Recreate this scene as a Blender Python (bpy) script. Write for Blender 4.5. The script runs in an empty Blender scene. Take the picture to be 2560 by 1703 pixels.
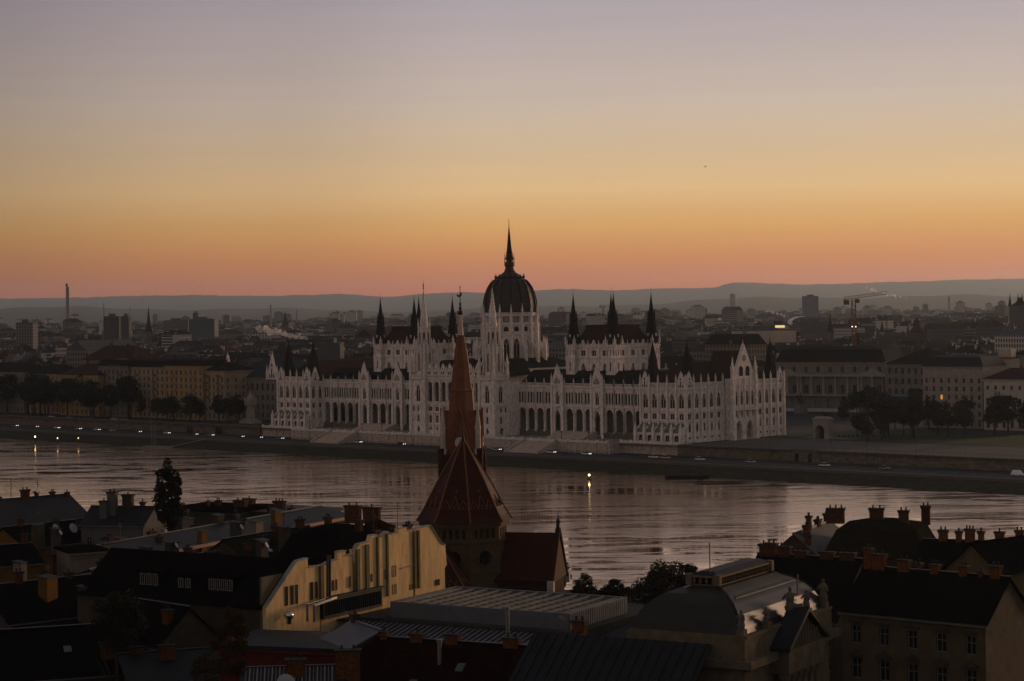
import bpy, bmesh, math, random
from mathutils import Vector, Matrix
random.seed(7)
R = math.radians
SC = bpy.context.scene
COL = SC.collection

# ------------------------------------------------------------------ camera
FPX, HOR, ROLL, CAMZ = 5220.0, 775.0, 0.0145, 58.7      # focal length in photo pixels, eye-level row, roll, eye height
cam = bpy.data.cameras.new('camera')
cam.sensor_width = 36.0
cam.lens = FPX / 2560.0 * 36.0
cam.clip_start, cam.clip_end = 1.0, 60000.0
_v = HOR - 851.5
cam.shift_y = _v * math.cos(ROLL) / 2560.0
cam.shift_x = -_v * math.sin(ROLL) / 2560.0
camo = bpy.data.objects.new('camera', cam)
COL.objects.link(camo)
camo.location = (0, 0, CAMZ)
camo.rotation_euler = (Matrix.Rotation(R(90), 4, 'X') @ Matrix.Rotation(-ROLL, 4, 'Z')).to_euler()
SC.camera = camo

# ------------------------------------------------------------------ sky before sunrise, glow off to the right of the view
SUN_AZ = R(50)          # clockwise from the view direction
world = bpy.data.worlds.new('World')
SC.world = world
world.use_nodes = True
wn, wl = world.node_tree.nodes, world.node_tree.links
wn.clear()
def wnode(t, **k):
    n = wn.new(t)
    for a, b in k.items():
        setattr(n, a, b)
    return n
def wmath(op, a, b=None):
    n = wnode('ShaderNodeMath', operation=op)
    for i, s in enumerate((a, b)):
        if s is None: continue
        if isinstance(s, (int, float)): n.inputs[i].default_value = s
        else: wl.new(s, n.inputs[i])
    return n.outputs[0]
def s2l(c):
    return tuple(((v / 255) / 12.92 if v / 255 <= 0.04045 else ((v / 255 + 0.055) / 1.055) ** 2.4) for v in c)
def ramp_fill(rmp, stops, interp='B_SPLINE'):
    cr = rmp.color_ramp
    cr.interpolation = interp
    while len(cr.elements) > 1: cr.elements.remove(cr.elements[-1])
    cr.elements[0].position = stops[0][0]; cr.elements[0].color = (*stops[0][1], 1)
    for p, c in stops[1:]:
        e = cr.elements.new(p); e.color = (*c, 1)
tc = wnode('ShaderNodeTexCoord')
sep = wnode('ShaderNodeSeparateXYZ')
wl.new(tc.outputs['Generated'], sep.inputs[0])
elev = wmath('ARCSINE', sep.outputs[2])
fac = wmath('POWER', wmath('DIVIDE', wmath('MAXIMUM', elev, 0.0), R(90)), 0.5)      # square root spreads the low sky
low = wnode('ShaderNodeValToRGB')
def ep(d): return (d / 90.0) ** 0.5
ramp_fill(low, [(0.0, s2l((192, 88, 56))), (ep(.45), s2l((200, 99, 62))), (ep(.9), s2l((208, 116, 68))), (ep(1.5), s2l((215, 138, 76))),
                (ep(2.3), s2l((222, 165, 95))), (ep(3.3), s2l((227, 187, 134))), (ep(4.5), s2l((212, 185, 152))), (ep(5.7), s2l((200, 182, 168))),
                (ep(8.4), s2l((174, 163, 170))), (ep(14), s2l((162, 154, 162))), (ep(30), s2l((140, 136, 140))), (ep(60), s2l((112, 111, 116))), (1.0, s2l((100, 101, 108)))], 'LINEAR')
wl.new(fac, low.inputs[0])
hyp = wmath('SQRT', wmath('ADD', wmath('MULTIPLY', sep.outputs[0], sep.outputs[0]), wmath('MULTIPLY', sep.outputs[1], sep.outputs[1])))
dot = wmath('ADD', wmath('MULTIPLY', sep.outputs[0], math.sin(SUN_AZ)), wmath('MULTIPLY', sep.outputs[1], math.cos(SUN_AZ)))
dotn = wmath('DIVIDE', dot, wmath('MAXIMUM', hyp, 0.001))
azf = wmath('ADD', wmath('MULTIPLY', dotn, 0.5), 0.5)
azr = wnode('ShaderNodeValToRGB')
ramp_fill(azr, [(0.0, (1.0, .93, .88)), (.25, (.88, .83, .80)), (.5, (.60, .58, .58)), (.70, (.54, .53, .54)), (.775, (.80, .79, .80)), (.82, (.98, .98, .98)), (.9, (1.0, 1.0, 1.0)), (1.0, (1.06, 1.04, 1.0))], 'EASE')
wl.new(azf, azr.inputs[0])
mul = wnode('ShaderNodeMix', data_type='RGBA', blend_type='MULTIPLY')
mul.inputs[0].default_value = 1.0
wl.new(low.outputs[0], mul.inputs[6]); wl.new(azr.outputs[0], mul.inputs[7])
nish = wnode('ShaderNodeTexSky', sky_type='NISHITA', sun_disc=False, sun_elevation=R(-2.0), sun_rotation=SUN_AZ, air_density=1.3, dust_density=2.0)
nsc = wnode('ShaderNodeMix', data_type='RGBA', blend_type='MULTIPLY')
nsc.inputs[0].default_value = 1.0
wl.new(nish.outputs[0], nsc.inputs[6]); nsc.inputs[7].default_value = (.06, .06, .06, 1)
addc = wnode('ShaderNodeMix', data_type='RGBA', blend_type='ADD')
addc.inputs[0].default_value = 1.0
wl.new(mul.outputs[2], addc.inputs[6]); wl.new(nsc.outputs[2], addc.inputs[7])
cmap = wnode('ShaderNodeMapping')                        # faint thin high cloud streaks
cmap.inputs['Scale'].default_value = (3.0, 3.0, 75.0)
wl.new(tc.outputs['Generated'], cmap.inputs[0])
cnz = wnode('ShaderNodeTexNoise')
cnz.inputs['Scale'].default_value = 1.6; cnz.inputs['Detail'].default_value = 5; cnz.inputs['Distortion'].default_value = .6
wl.new(cmap.outputs[0], cnz.inputs[0])
cst = wnode('ShaderNodeMapRange')
for _i, _val in enumerate((.35, .75, .988, 1.022)): cst.inputs[_i + 1].default_value = _val
wl.new(cnz.outputs[0], cst.inputs[0])
bg = wnode('ShaderNodeBackground')
bg.inputs[1].default_value = 1.0
grd = wnode('ShaderNodeMapRange')                         # below the horizon: dark land
grd.inputs[1].default_value = -.02; grd.inputs[2].default_value = -.004
wl.new(sep.outputs[2], grd.inputs[0])
lnd = wnode('ShaderNodeMix', data_type='RGBA')
wl.new(grd.outputs[0], lnd.inputs[0]); lnd.inputs[6].default_value = (.02, .018, .018, 1)
wl.new(addc.outputs[2], lnd.inputs[7])
wl.new(lnd.outputs[2], bg.inputs[0]); wl.new(cst.outputs[0], bg.inputs[1])
wo = wnode('ShaderNodeOutputWorld')
wl.new(bg.outputs[0], wo.inputs[0])
world.cycles.sampling_method = 'MANUAL'
world.cycles.sample_map_resolution = 512

# the first low sun glow, weak and very soft
sl = bpy.data.lights.new('sun', 'SUN')
sl.energy = 2.2
sl.angle = R(12)
sl.color = (1.0, .62, .38)
so = bpy.data.objects.new('sun', sl)
COL.objects.link(so)
_sd = Vector((math.sin(SUN_AZ) * math.cos(R(5)), math.cos(SUN_AZ) * math.cos(R(5)), math.sin(R(5))))
so.rotation_euler = _sd.to_track_quat('Z', 'Y').to_euler()
so.location = (300, 200, 200)

SC.view_settings.view_transform = 'Standard'
SC.view_settings.look = 'None'
SC.view_settings.exposure = 0.0
SC.view_settings.gamma = 1.0
SC.view_settings.use_curve_mapping = False
SC.render.engine = 'CYCLES'
cy = SC.cycles
cy.use_denoising = True
cy.max_bounces = 5
cy.diffuse_bounces = 2
cy.glossy_bounces = 3
cy.transmission_bounces = 3
cy.volume_bounces = 2
cy.transparent_max_bounces = 8
cy.caustics_reflective = False
cy.caustics_refractive = False
cy.sample_clamp_indirect = 4.0
cy.use_adaptive_sampling = True
cy.adaptive_threshold = 0.01

# ------------------------------------------------------------------ helpers
def P(x, y, d):
    """the world point seen at photo pixel (x, y) at distance d along the view axis"""
    dx, dy = x - 1280.0, y - 851.5
    u = dx * math.cos(ROLL) - dy * math.sin(ROLL)
    v = dy * math.cos(ROLL) + dx * math.sin(ROLL) + 851.5
    return Vector((u * d / FPX, d, CAMZ - (v - HOR) * d / FPX))
def G(x, y, z):
    """the world point seen at pixel (x, y) on the level plane z"""
    p = P(x, y, 1000.0)
    return Vector((0, 0, CAMZ)) + (p - Vector((0, 0, CAMZ))) * ((CAMZ - z) / (CAMZ - p.z))
def PX(p):
    u, v = p[0] / p[1] * FPX, (CAMZ - p[2]) / p[1] * FPX + HOR - 851.5
    return (1280 + u * math.cos(ROLL) + v * math.sin(ROLL), 851.5 + v * math.cos(ROLL) - u * math.sin(ROLL))

MATS = {}
def mat(name, col, rough=0.85, var=0.25, scale=0.6, bump=0.0, bscale=3.0, metal=0.0, spec=0.12, col2=None, stretch=(1, 1, 1), emit=None, estr=0.0, wave=None, seed=0.0):
    if name in MATS: return MATS[name]
    m = bpy.data.materials.new(name)
    m.use_nodes = True
    nt = m.node_tree
    b = nt.nodes['Principled BSDF']
    b.inputs['Roughness'].default_value = rough
    b.inputs['Metallic'].default_value = metal
    b.inputs['Specular IOR Level'].default_value = spec
    tcn = nt.nodes.new('ShaderNodeTexCoord')
    mp = nt.nodes.new('ShaderNodeMapping')
    mp.inputs['Scale'].default_value = stretch
    mp.inputs['Location'].default_value = (seed, seed * 1.7, seed * .3)
    nt.links.new(tcn.outputs['Object'], mp.inputs[0])
    if var > 0 or col2:
        nz = nt.nodes.new('ShaderNodeTexNoise')
        nz.inputs['Scale'].default_value = scale
        nz.inputs['Detail'].default_value = 6
        nz.inputs['Roughness'].default_value = .65
        nt.links.new(mp.outputs[0], nz.inputs[0])
        cr = nt.nodes.new('ShaderNodeValToRGB')
        c2 = col2 or tuple(c * (1 - var) for c in col)
        c3 = tuple(min(1, c * (1 + var * .5)) for c in col)
        cr.color_ramp.elements[0].position = .32; cr.color_ramp.elements[0].color = (*c2, 1)
        cr.color_ramp.elements[1].position = .68; cr.color_ramp.elements[1].color = (*c3, 1)
        nt.links.new(nz.outputs[0], cr.inputs[0])
        nt.links.new(cr.outputs[0], b.inputs['Base Color'])
    else:
        b.inputs['Base Color'].default_value = (*col, 1)
    if bump > 0:
        if wave:
            bz = nt.nodes.new('ShaderNodeTexWave'); bz.inputs['Scale'].default_value = bscale
            bz.bands_direction = wave; bz.inputs['Distortion'].default_value = .4
        else:
            bz = nt.nodes.new('ShaderNodeTexNoise'); bz.inputs['Scale'].default_value = bscale; bz.inputs['Detail'].default_value = 5
        nt.links.new(mp.outputs[0], bz.inputs[0])
        bm = nt.nodes.new('ShaderNodeBump')
        bm.inputs['Strength'].default_value = bump; bm.inputs['Distance'].default_value = .15
        nt.links.new(bz.outputs[0], bm.inputs['Height'])
        nt.links.new(bm.outputs[0], b.inputs['Normal'])
    if emit:
        b.inputs['Emission Color'].default_value = (*emit, 1)
        b.inputs['Emission Strength'].default_value = estr
    MATS[name] = m
    return m

class MB:
    """collects faces for one mesh; T maps local points when set"""
    def __init__(s):
        s.v, s.f, s.m, s.T = [], [], [], None
    def pt(s, p):
        if s.T is not None:
            ox, oy, oz, c, sn = s.T
            p = (ox + p[0] * c - p[1] * sn, oy + p[0] * sn + p[1] * c, oz + p[2])
        s.v.append((p[0], p[1], p[2])); return len(s.v) - 1
    def at(s, ox=0, oy=0, oz=0, rz=0):
        s.T = (ox, oy, oz, math.cos(rz), math.sin(rz)); return s
    def poly(s, pts, mi=0):
        s.f.append([s.pt(p) for p in pts]); s.m.append(mi); return s
    def box(s, x0, x1, y0, y1, z0, z1, mi=0):
        i = [s.pt((x, y, z)) for z in (z0, z1) for y in (y0, y1) for x in (x0, x1)]
        for q in ((0, 2, 3, 1), (4, 5, 7, 6), (0, 1, 5, 4), (2, 6, 7, 3), (0, 4, 6, 2), (1, 3, 7, 5)):
            s.f.append([i[k] for k in q]); s.m.append(mi)
        return s
    def frus(s, bot, top, mi=0, cap=True):
        """two rings of equally many 3-D points"""
        n = len(bot)
        a = [s.pt(p) for p in bot]; b = [s.pt(p) for p in top]
        for k in range(n):
            s.f.append([a[k], a[(k + 1) % n], b[(k + 1) % n], b[k]]); s.m.append(mi)
        if cap:
            s.f.append(b); s.m.append(mi); s.f.append(a[::-1]); s.m.append(mi)
        return s
    def prism(s, pts, z0, z1, mi=0):
        return s.frus([(x, y, z0) for x, y in pts], [(x, y, z1) for x, y in pts], mi)
    def rectf(s, cx, cy, hx0, hy0, z0, hx1, hy1, z1, mi=0):
        q = ((-1, -1), (1, -1), (1, 1), (-1, 1))
        return s.frus([(cx + a * hx0, cy + b * hy0, z0) for a, b in q], [(cx + a * hx1, cy + b * hy1, z1) for a, b in q], mi)
    def lathe(s, cx, cy, prof, n=8, mi=0, rot=0.0):
        rings = []
        for r, z in prof:
            if r < 1e-4: rings.append([s.pt((cx, cy, z))])
            else: rings.append([s.pt((cx + r * math.cos(rot + 2 * math.pi * k / n), cy + r * math.sin(rot + 2 * math.pi * k / n), z)) for k in range(n)])
        for a, b in zip(rings, rings[1:]):
            for k in range(n):
                k2 = (k + 1) % n
                q = [a[k % len(a)], a[k2 % len(a)], b[k2 % len(b)], b[k % len(b)]]
                o = []
                for t in q:
                    if t not in o: o.append(t)
                if len(o) > 2: s.f.append(o); s.m.append(mi)
        for r, rv in ((rings[0], True), (rings[-1], False)):
            if len(r) > 2: s.f.append(r[::-1] if rv else r); s.m.append(mi)
        return s
    def bar(s, a, b, w, h=None, mi=0):
        a, b = Vector(a), Vector(b); h = h or w
        d = (b - a).normalized()
        up = Vector((0, 0, 1)) if abs(d.z) < .95 else Vector((0, 1, 0))
        x = d.cross(up).normalized() * w / 2; y = x.cross(d).normalized() * h / 2
        return s.frus([a - x - y, a + x - y, a + x + y, a - x + y], [b - x - y, b + x - y, b + x + y, b - x + y], mi)
    def mesh(s, name, mats, smooth=False):
        me = bpy.data.meshes.new(name)
        me.from_pydata(s.v, [], s.f)
        for m in (mats if isinstance(mats, (list, tuple)) else [mats]): me.materials.append(m)
        if any(s.m): me.polygons.foreach_set('material_index', s.m)
        if smooth: me.polygons.foreach_set('use_smooth', [True] * len(me.polygons))
        me.update()
        return me
    def build(s, name, mats, parent=None, loc=(0, 0, 0), rz=0, smooth=False):
        return put(s.mesh(name, mats, smooth), name, parent, loc, rz)

def put(me, name, parent=None, loc=(0, 0, 0), rz=0, sc=None):
    o = bpy.data.objects.new(name, me)
    COL.objects.link(o)
    o.location = loc; o.rotation_euler = (0, 0, rz)
    if sc is not None: o.scale = sc if isinstance(sc, (tuple, list)) else (sc, sc, sc)
    if parent: o.parent = parent
    return o
def tag(o, label, cat=None, group=None, kind=None):
    if label: o['label'] = label
    if cat: o['category'] = cat
    if group: o['group'] = group
    if kind: o['kind'] = kind
    return o
def thing(name, label, cat, loc=(0, 0, 0), rz=0, group=None):
    o = bpy.data.objects.new(name, None)
    COL.objects.link(o)
    o.empty_display_size = 0.5
    o.location = loc; o.rotation_euler = (0, 0, rz)
    return tag(o, label, cat, group)
def struct(o, label=None):
    o['kind'] = 'structure'
    if label: o['label'] = label
    return o

# --- walls with real openings: canonical frame x along the wall, outside towards -y, z up
def outline(kind, w, zb, zt):
    """upper edge of an opening from left to right"""
    h = w / 2
    if kind == 'rect': return [(-h, zt), (h, zt)]
    if kind == 'round':
        zs = zt - h
        return [(-h * math.cos(math.pi * k / 8), zs + h * math.sin(math.pi * k / 8)) for k in range(9)]
    rise = w * .95                                            # pointed arch
    zs = zt - rise
    out = []
    for k in range(6):
        t = k / 5
        out.append((-h + h * (1 - math.sqrt(max(0, 1 - t ** 1.15))) , zs + rise * t))
    return out + [(-x, z) for x, z in out[-2::-1]]
def opening(mb, x0, x1, z0, z1, cx, w, zb, zt, kind, depth, mi=0, y=0.0):
    """wall field x0..x1, z0..z1 with one opening and its reveals"""
    ol = [(cx + a, b) for a, b in outline(kind, w, zb, zt)]
    l, r = cx - w / 2, cx + w / 2
    if l - x0 > 1e-3: mb.poly([(x0, y, z0), (l, y, z0), (l, y, z1), (x0, y, z1)], mi)
    if x1 - r > 1e-3: mb.poly([(r, y, z0), (x1, y, z0), (x1, y, z1), (r, y, z1)], mi)
    if zb - z0 > 1e-3: mb.poly([(l, y, z0), (r, y, z0), (r, y, zb), (l, y, zb)], mi)
    full = [(l, zb)] + ol + [(r, zb)]
    for (a, b), (c, d) in zip(ol, ol[1:]):
        mb.poly([(a, y, b), (c, y, d), (c, y, z1), (a, y, z1)], mi)
    full = [p for k, p in enumerate(full) if k == 0 or p != full[k - 1]]
    for (a, b), (c, d) in zip(full, full[1:] + full[:1]):
        mb.poly([(a, y, b), (c, y, d), (c, y + depth, d), (a, y + depth, b)], mi)
WIN = {}
def window_mesh(w, h, kind, mf, mg, bars='cross', depth=.25):
    key = (round(w, 2), round(h, 2), kind, mf.name, mg.name, bars)
    if key in WIN: return WIN[key]
    mb = MB()
    ol = outline(kind, w, 0, h)
    mb.poly([(-w / 2 - .02, .05, -.02), (w / 2 + .02, .05, -.02)] + [(x, .05, z) for x, z in ol[::-1]], 1)
    t = max(.06, w * .06)
    top = max(z for _, z in ol)
    zs = ol[0][1]
    mb.box(-w / 2, -w / 2 + t, -.05, .04, 0, zs); mb.box(w / 2 - t, w / 2, -.05, .04, 0, zs)
    mb.box(-w / 2 + t, w / 2 - t, -.05, .04, 0, t)
    if kind == 'rect': mb.box(-w / 2 + t, w / 2 - t, -.05, .04, h - t, h)
    else:
        for (a, b), (c, d) in zip(ol, ol[1:]): mb.bar((a * .96, 0, b - t * .3), (c * .96, 0, d - t * .3), t, .09)
    if bars in ('cross', 'mull'): mb.box(-t / 2, t / 2, -.04, .04, t, top * .97 if kind == 'rect' else zs)
    if bars == 'cross': mb.box(-w / 2 + t, -t / 2, -.04, .04, h * .62, h * .62 + t); mb.box(t / 2, w / 2 - t, -.04, .04, h * .62, h * .62 + t)
    if bars == 'bifora':                                        # two lights and a round eye above
        mb.box(-t / 2, t / 2, -.06, .04, t, zs)
        r = w * .2
        zc = zs + w * .28
        for sx in (-1, 1):
            mb.bar((sx * w / 2 * .95, 0, zs - t), (sx * w / 4, 0, zs + w * .18), t * .9, .1)
            mb.bar((sx * w / 4, 0, zs + w * .18), (0, 0, zs - t), t * .9, .1)
        for k in range(8):
            a, b = 2 * math.pi * k / 8, 2 * math.pi * (k + 1) / 8
            mb.bar((r * math.cos(a), 0, zc + w * .12 + r * math.sin(a)), (r * math.cos(b), 0, zc + w * .12 + r * math.sin(b)), t * .8, .1)
    WIN[key] = mb.mesh('window', [mf, mg])
    return WIN[key]
REVEAL = [1.0]
def wall_rows(mb, par, ox, oy, rz, L, rows, mf, mg, mi=0, x0=0.0, wname='window', oz=0.0):
    """rows of (z0, z1, n, w, zb, zt, kind, bars, depth): builds the wall fields into mb and one window object per opening"""
    c, sn = math.cos(rz), math.sin(rz)
    out = []
    for (z0, z1, n, w, zb, zt, kind, bars, depth) in rows:
        depth = depth * REVEAL[0]
        mb.at(ox, oy, oz, rz)
        if n == 0:
            mb.poly([(x0, 0, z0), (x0 + L, 0, z0), (x0 + L, 0, z1), (x0, 0, z1)], mi); mb.T = None
            continue
        for k in range(n):
            a, b = x0 + L * k / n, x0 + L * (k + 1) / n
            cx = (a + b) / 2
            opening(mb, a, b, z0, z1, cx, w, zb, zt, kind, depth, mi)
            if bars is not None:
                me = window_mesh(w, zt - zb, kind, mf, mg, bars)
                out.append(put(me, wname, par, (ox + cx * c - depth * sn, oy + cx * sn + depth * c, oz + zb), rz))
        mb.T = None
    return out

# ------------------------------------------------------------------ materials
M_STONE = mat('pale limestone', (.70, .635, .57), .9, .42, 1.3, .5, 3.0, stretch=(1, 1, .35), col2=(.37, .335, .30), spec=.03)
M_STONE2 = mat('carved limestone', (.71, .645, .58), .9, .40, 1.6, .5, 4.0, stretch=(1, 1, .4), col2=(.37, .335, .30), spec=.03)
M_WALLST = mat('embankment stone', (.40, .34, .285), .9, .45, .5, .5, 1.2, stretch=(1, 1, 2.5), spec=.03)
M_SLATE = mat('dark slate roof', (.011, .0095, .009), .85, .35, .6, .3, 3.0, spec=.02)
M_RSLATE = mat('brown slate roof', (.034, .018, .014), .85, .35, .5, .3, 3.0, spec=.02)
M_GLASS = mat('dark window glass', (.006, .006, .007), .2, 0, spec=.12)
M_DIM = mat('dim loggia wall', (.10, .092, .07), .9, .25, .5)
M_ASPH = mat('asphalt', (.030, .029, .030), .9, .25, .15)
M_GRASS = mat('grass', (.030, .040, .016), .95, .4, .2)
M_BANK = mat('embankment slope stones', (.034, .031, .021), .95, .5, .25, .4, 1.0, spec=.02)
M_PAVE = mat('square paving', (.075, .066, .058), .9, .25, .2)
M_CONC = mat('concrete kerb', (.085, .075, .065), .9, .2, .5)
M_LAND = mat('city ground', (.030, .030, .032), .95, .3, .01)
M_IRON = mat('dark painted iron', (.02, .022, .024), .5, .1, 2.0)
M_BARK = mat('bark', (.035, .028, .022), .95, .3, 2.0)

# ------------------------------------------------------------------ the parliament's own frame: x along the river front, y inland
TH = R(42.98)
OX, OY = -17.4, 997.8
def PL(x, y, z=0.0):
    return Vector((OX + x * math.cos(TH) + y * math.sin(TH), OY - x * math.sin(TH) + y * math.cos(TH), z))
def LP(p):
    X, Y = p[0] - OX, p[1] - OY
    return (X * math.cos(TH) - Y * math.sin(TH), X * math.sin(TH) + Y * math.cos(TH))
LRZ = -TH
LORG = (OX, OY, 0)
ZR, ZW = -4.6, -8.6          # quay road, river

def SX(px, y, z=0.0):
    """position along the river front at depth y that the photo shows in column px"""
    a, b = -900.0, 500.0
    for _ in range(50):
        m = (a + b) / 2
        if PX(PL(m, y, z))[0] < px: a = m
        else: b = m
    return a
def strip(name, pts, mat_, z=None):
    """a flat or sloping sheet in the parliament frame, pts = list of (x, y, z)"""
    mb = MB(); mb.poly(pts)
    return struct(mb.build(name, mat_, None, LORG, LRZ))
# river: one sheet, reaching beyond both edges of the view
W = bpy.data.materials.new('river water')
W.use_nodes = True
_n, _l = W.node_tree.nodes, W.node_tree.links
_b = _n['Principled BSDF']
_b.inputs['Base Color'].default_value = (.012, .009, .006, 1)
_b.inputs['Roughness'].default_value = .10
_b.inputs['IOR'].default_value = 1.33
_b.inputs['Specular Tint'].default_value = (1.0, .82, .62, 1)
_tc = _n.new('ShaderNodeTexCoord')
def _wave(scale, sx, sy, detail, dist, rot, rough=.5):
    mp = _n.new('ShaderNodeMapping'); mp.inputs['Scale'].default_value = (sx, sy, 1); mp.inputs['Rotation'].default_value = (0, 0, rot)
    _l.new(_tc.outputs['Object'], mp.inputs[0])
    nz = _n.new('ShaderNodeTexNoise'); nz.inputs['Scale'].default_value = scale; nz.inputs['Detail'].default_value = detail
    nz.inputs['Roughness'].default_value = rough; nz.inputs['Distortion'].default_value = dist
    _l.new(mp.outputs[0], nz.inputs[0])
    return nz.outputs[0]
def _bump(h, strength, dist, nrm=None):
    b = _n.new('ShaderNodeBump'); b.inputs['Strength'].default_value = strength; b.inputs['Distance'].default_value = dist
    _l.new(h, b.inputs['Height'])
    if nrm: _l.new(nrm, b.inputs['Normal'])
    return b.outputs[0]
def _rng(src, a0, a1, b0, b1):
    r = _n.new('ShaderNodeMapRange'); r.interpolation_type = 'SMOOTHSTEP'
    for i, v in enumerate((a0, a1, b0, b1)): r.inputs[i + 1].default_value = v
    _l.new(src, r.inputs[0]); return r.outputs[0]
def _mulw(a, b):
    m = _n.new('ShaderNodeMath'); m.operation = 'MULTIPLY'; _l.new(a, m.inputs[0]); _l.new(b, m.inputs[1]); return m.outputs[0]
_where = _rng(_wave(.010, .5, 1.0, 3, .5, R(14), .55), .30, .58, .30, 1.0)
_calm = _mulw(_rng(_wave(.105, .20, 1.0, 4, 1.1, R(9), .6), .475, .53, 0.0, 1.0), _where)     # smooth slicks mirror the dark bank, ruffled water lifts the sky
_ruf = _n.new('ShaderNodeMath'); _ruf.operation = 'SUBTRACT'; _ruf.inputs[0].default_value = 1.0; _l.new(_calm, _ruf.inputs[1])
_rgh = _rng(_ruf.outputs[0], 0.0, 1.0, .05, .18)
_l.new(_rgh, _b.inputs['Roughness'])
_rip = _wave(.42, .35, 1.0, 3, .4, R(-4), .5)
_fine = _wave(1.6, .6, 1.0, 2, .2, R(3), .5)
_nb = _bump(_mulw(_rip, _ruf.outputs[0]), 1.0, .14)
_nb = _bump(_mulw(_fine, _ruf.outputs[0]), 1.0, .02, _nb)
_nb = _bump(_wave(.8, .5, 1.0, 2, .3, R(6), .5), 1.0, .010, _nb)
_l.new(_nb, _b.inputs['Normal'])
_gl = _n.new('ShaderNodeBsdfGlossy'); _gl.inputs['Color'].default_value = (1.0, .76, .55, 1); _l.new(_rgh, _gl.inputs['Roughness'])
_l.new(_nb, _gl.inputs['Normal'])
_mx = _n.new('ShaderNodeMixShader'); _mx.inputs[0].default_value = .62
_l.new(_b.outputs[0], _mx.inputs[1]); _l.new(_gl.outputs[0], _mx.inputs[2])
_l.new(_mx.outputs[0], _n['Material Output'].inputs[0])
mb = MB(); mb.poly([(-1800, 380, ZW), (1800, 380, ZW), (1800, 2200, ZW), (-1800, 2200, ZW)])
struct(mb.build('river', W), 'broad river with pink sky reflections and dark ripples')

# land: one sheet from the far bank to the horizon, with the river bank cut along the parliament's river front
mb = MB()
FAR = 30000
mb.poly([(-9000, -20, -.35), (9000, -20, -.35), (26000, 30000, -.35), (-26000, 30000, -.35)])
struct(mb.build('ground', M_LAND, None, LORG, LRZ), 'flat city ground stretching to the hills')
strip('quay_road', [(-900, -46, ZR), (900, -46, ZR), (900, -20, ZR), (-900, -20, ZR)], M_ASPH)
mb = MB()
mb.poly([(-900, -66, ZW - .6), (900, -66, ZW - .6), (900, -51, ZR - .9), (-900, -51, ZR - .9)])
mb.poly([(-900, -51, ZR - .9), (900, -51, ZR - .9), (900, -49.5, ZR - .9), (-900, -49.5, ZR - .9)])
struct(mb.build('river_embankment', M_BANK, None, LORG, LRZ), 'sloping stone embankment down to the river')
mb = MB(); mb.box(-900, 900, -49.5, -46, ZR - 2.2, ZR + .13)
struct(mb.build('quay_kerb', M_CONC, None, LORG, LRZ), 'pale kerb walk along the quay road')
for k, (y0, y1) in enumerate(((-33.2, -33.05), (-37.2, -37.05), (-41.2, -41.05))):
    mb = MB()
    for x in range(-400, 400, 8): mb.box(x, x + 4, y0, y1, ZR + .002, ZR + .006)
    struct(mb.build('lane_marking', mat('road paint', (.32, .31, .29), .8, .2, 1.0), None, LORG, LRZ))
# far bank upper street and lawns
strip('upper_street', [(-900, -17, .02), (-134, -17, .02), (-134, 10, .02), (-900, 10, .02)], M_ASPH)
strip('square_paving', [(137, -17, .02), (300, -17, .02), (300, 40, .02), (137, 40, .02)], M_PAVE)
strip('square_lawn', [(139, 42, .03), (300, 42, .03), (300, 112, .03), (139, 112, .03)], M_GRASS)
mb = MB(); mb.prism([(150, 50), (178, 47), (182, 53), (155, 57)], .05, .12)
struct(mb.build('path', mat('gravel path', (.14, .13, .09), .95, .3, .3), None, LORG, LRZ))
# embankment retaining wall: stone courses, pilasters and coping
wall = thing('embankment_wall', 'long pale stone retaining wall below the parliament terrace', 'wall', LORG, LRZ)
mb = MB()
def wallrun(x0, x1, y, z1, step):
    mb.box(x0, x1, y, y + 2, ZR, z1)
    n = max(1, int((x1 - x0) / step))
    for k in range(n + 1):
        x = x0 + (x1 - x0) * k / n
        mb.box(x - .45, x + .45, y - .35, y, ZR, z1)
    for q in range(6):
        mb.box(x0, x1, y - .06, y, ZR + .3 + q * .75, ZR + .85 + q * .75)
wallrun(-137, -105, -17.5, 0, 5.1); wallrun(105, 137, -17.5, 0, 5.1)
wallrun(-103, 103, -26, 0, 5.6)
mb.box(-105, -103, -26, -16, ZR, 0); mb.box(103, 105, -26, -16, ZR, 0)
mb.build('wall', M_WALLST, wall)
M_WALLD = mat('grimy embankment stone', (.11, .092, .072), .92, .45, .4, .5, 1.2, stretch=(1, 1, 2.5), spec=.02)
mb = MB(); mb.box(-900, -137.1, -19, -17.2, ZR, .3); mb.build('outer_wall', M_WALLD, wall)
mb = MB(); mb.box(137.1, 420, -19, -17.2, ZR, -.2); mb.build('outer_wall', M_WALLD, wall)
mb = MB()
for x0, x1, y in ((-137, -104, -17.9), (104, 137, -17.9), (-104, 104, -26.4)):
    mb.box(x0, x1, y, y + 1.0, .0, .35)
    mb.box(x0, x1, y + .25, y + .55, .7, .95)
    n = int((x1 - x0) / .9)
    for k in range(n): mb.box(x0 + k * .9, x0 + k * .9 + .35, y + .27, y + .53, .35, .7)
    for k in range(int((x1 - x0) / 5.6) + 1): mb.box(x0 + k * 5.6, x0 + k * 5.6 + .9, y, y + .9, .3, 1.35)
mb.build('balustrade', M_STONE2, wall)
mb = MB()
mb.box(-900, -137, -19.2, -17, .3, .75)
mb.box(137, 420, -19.2, -17, -.2, .3)
mb.build('coping', M_CONC, wall)
strip('terrace', [(-104, -25, .06), (104, -25, .06), (104, 2, .06), (-104, 2, .06)], mat('terrace paving', (.26, .225, .19), .9, .3, .4))
strip('terrace', [(-137, -17, .06), (-104, -17, .06), (-104, -8, .06), (-137, -8, .06)], MATS['terrace paving'])
strip('terrace', [(104, -17, .06), (137, -17, .06), (137, -8, .06), (104, -8, .06)], MATS['terrace paving'])
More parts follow.
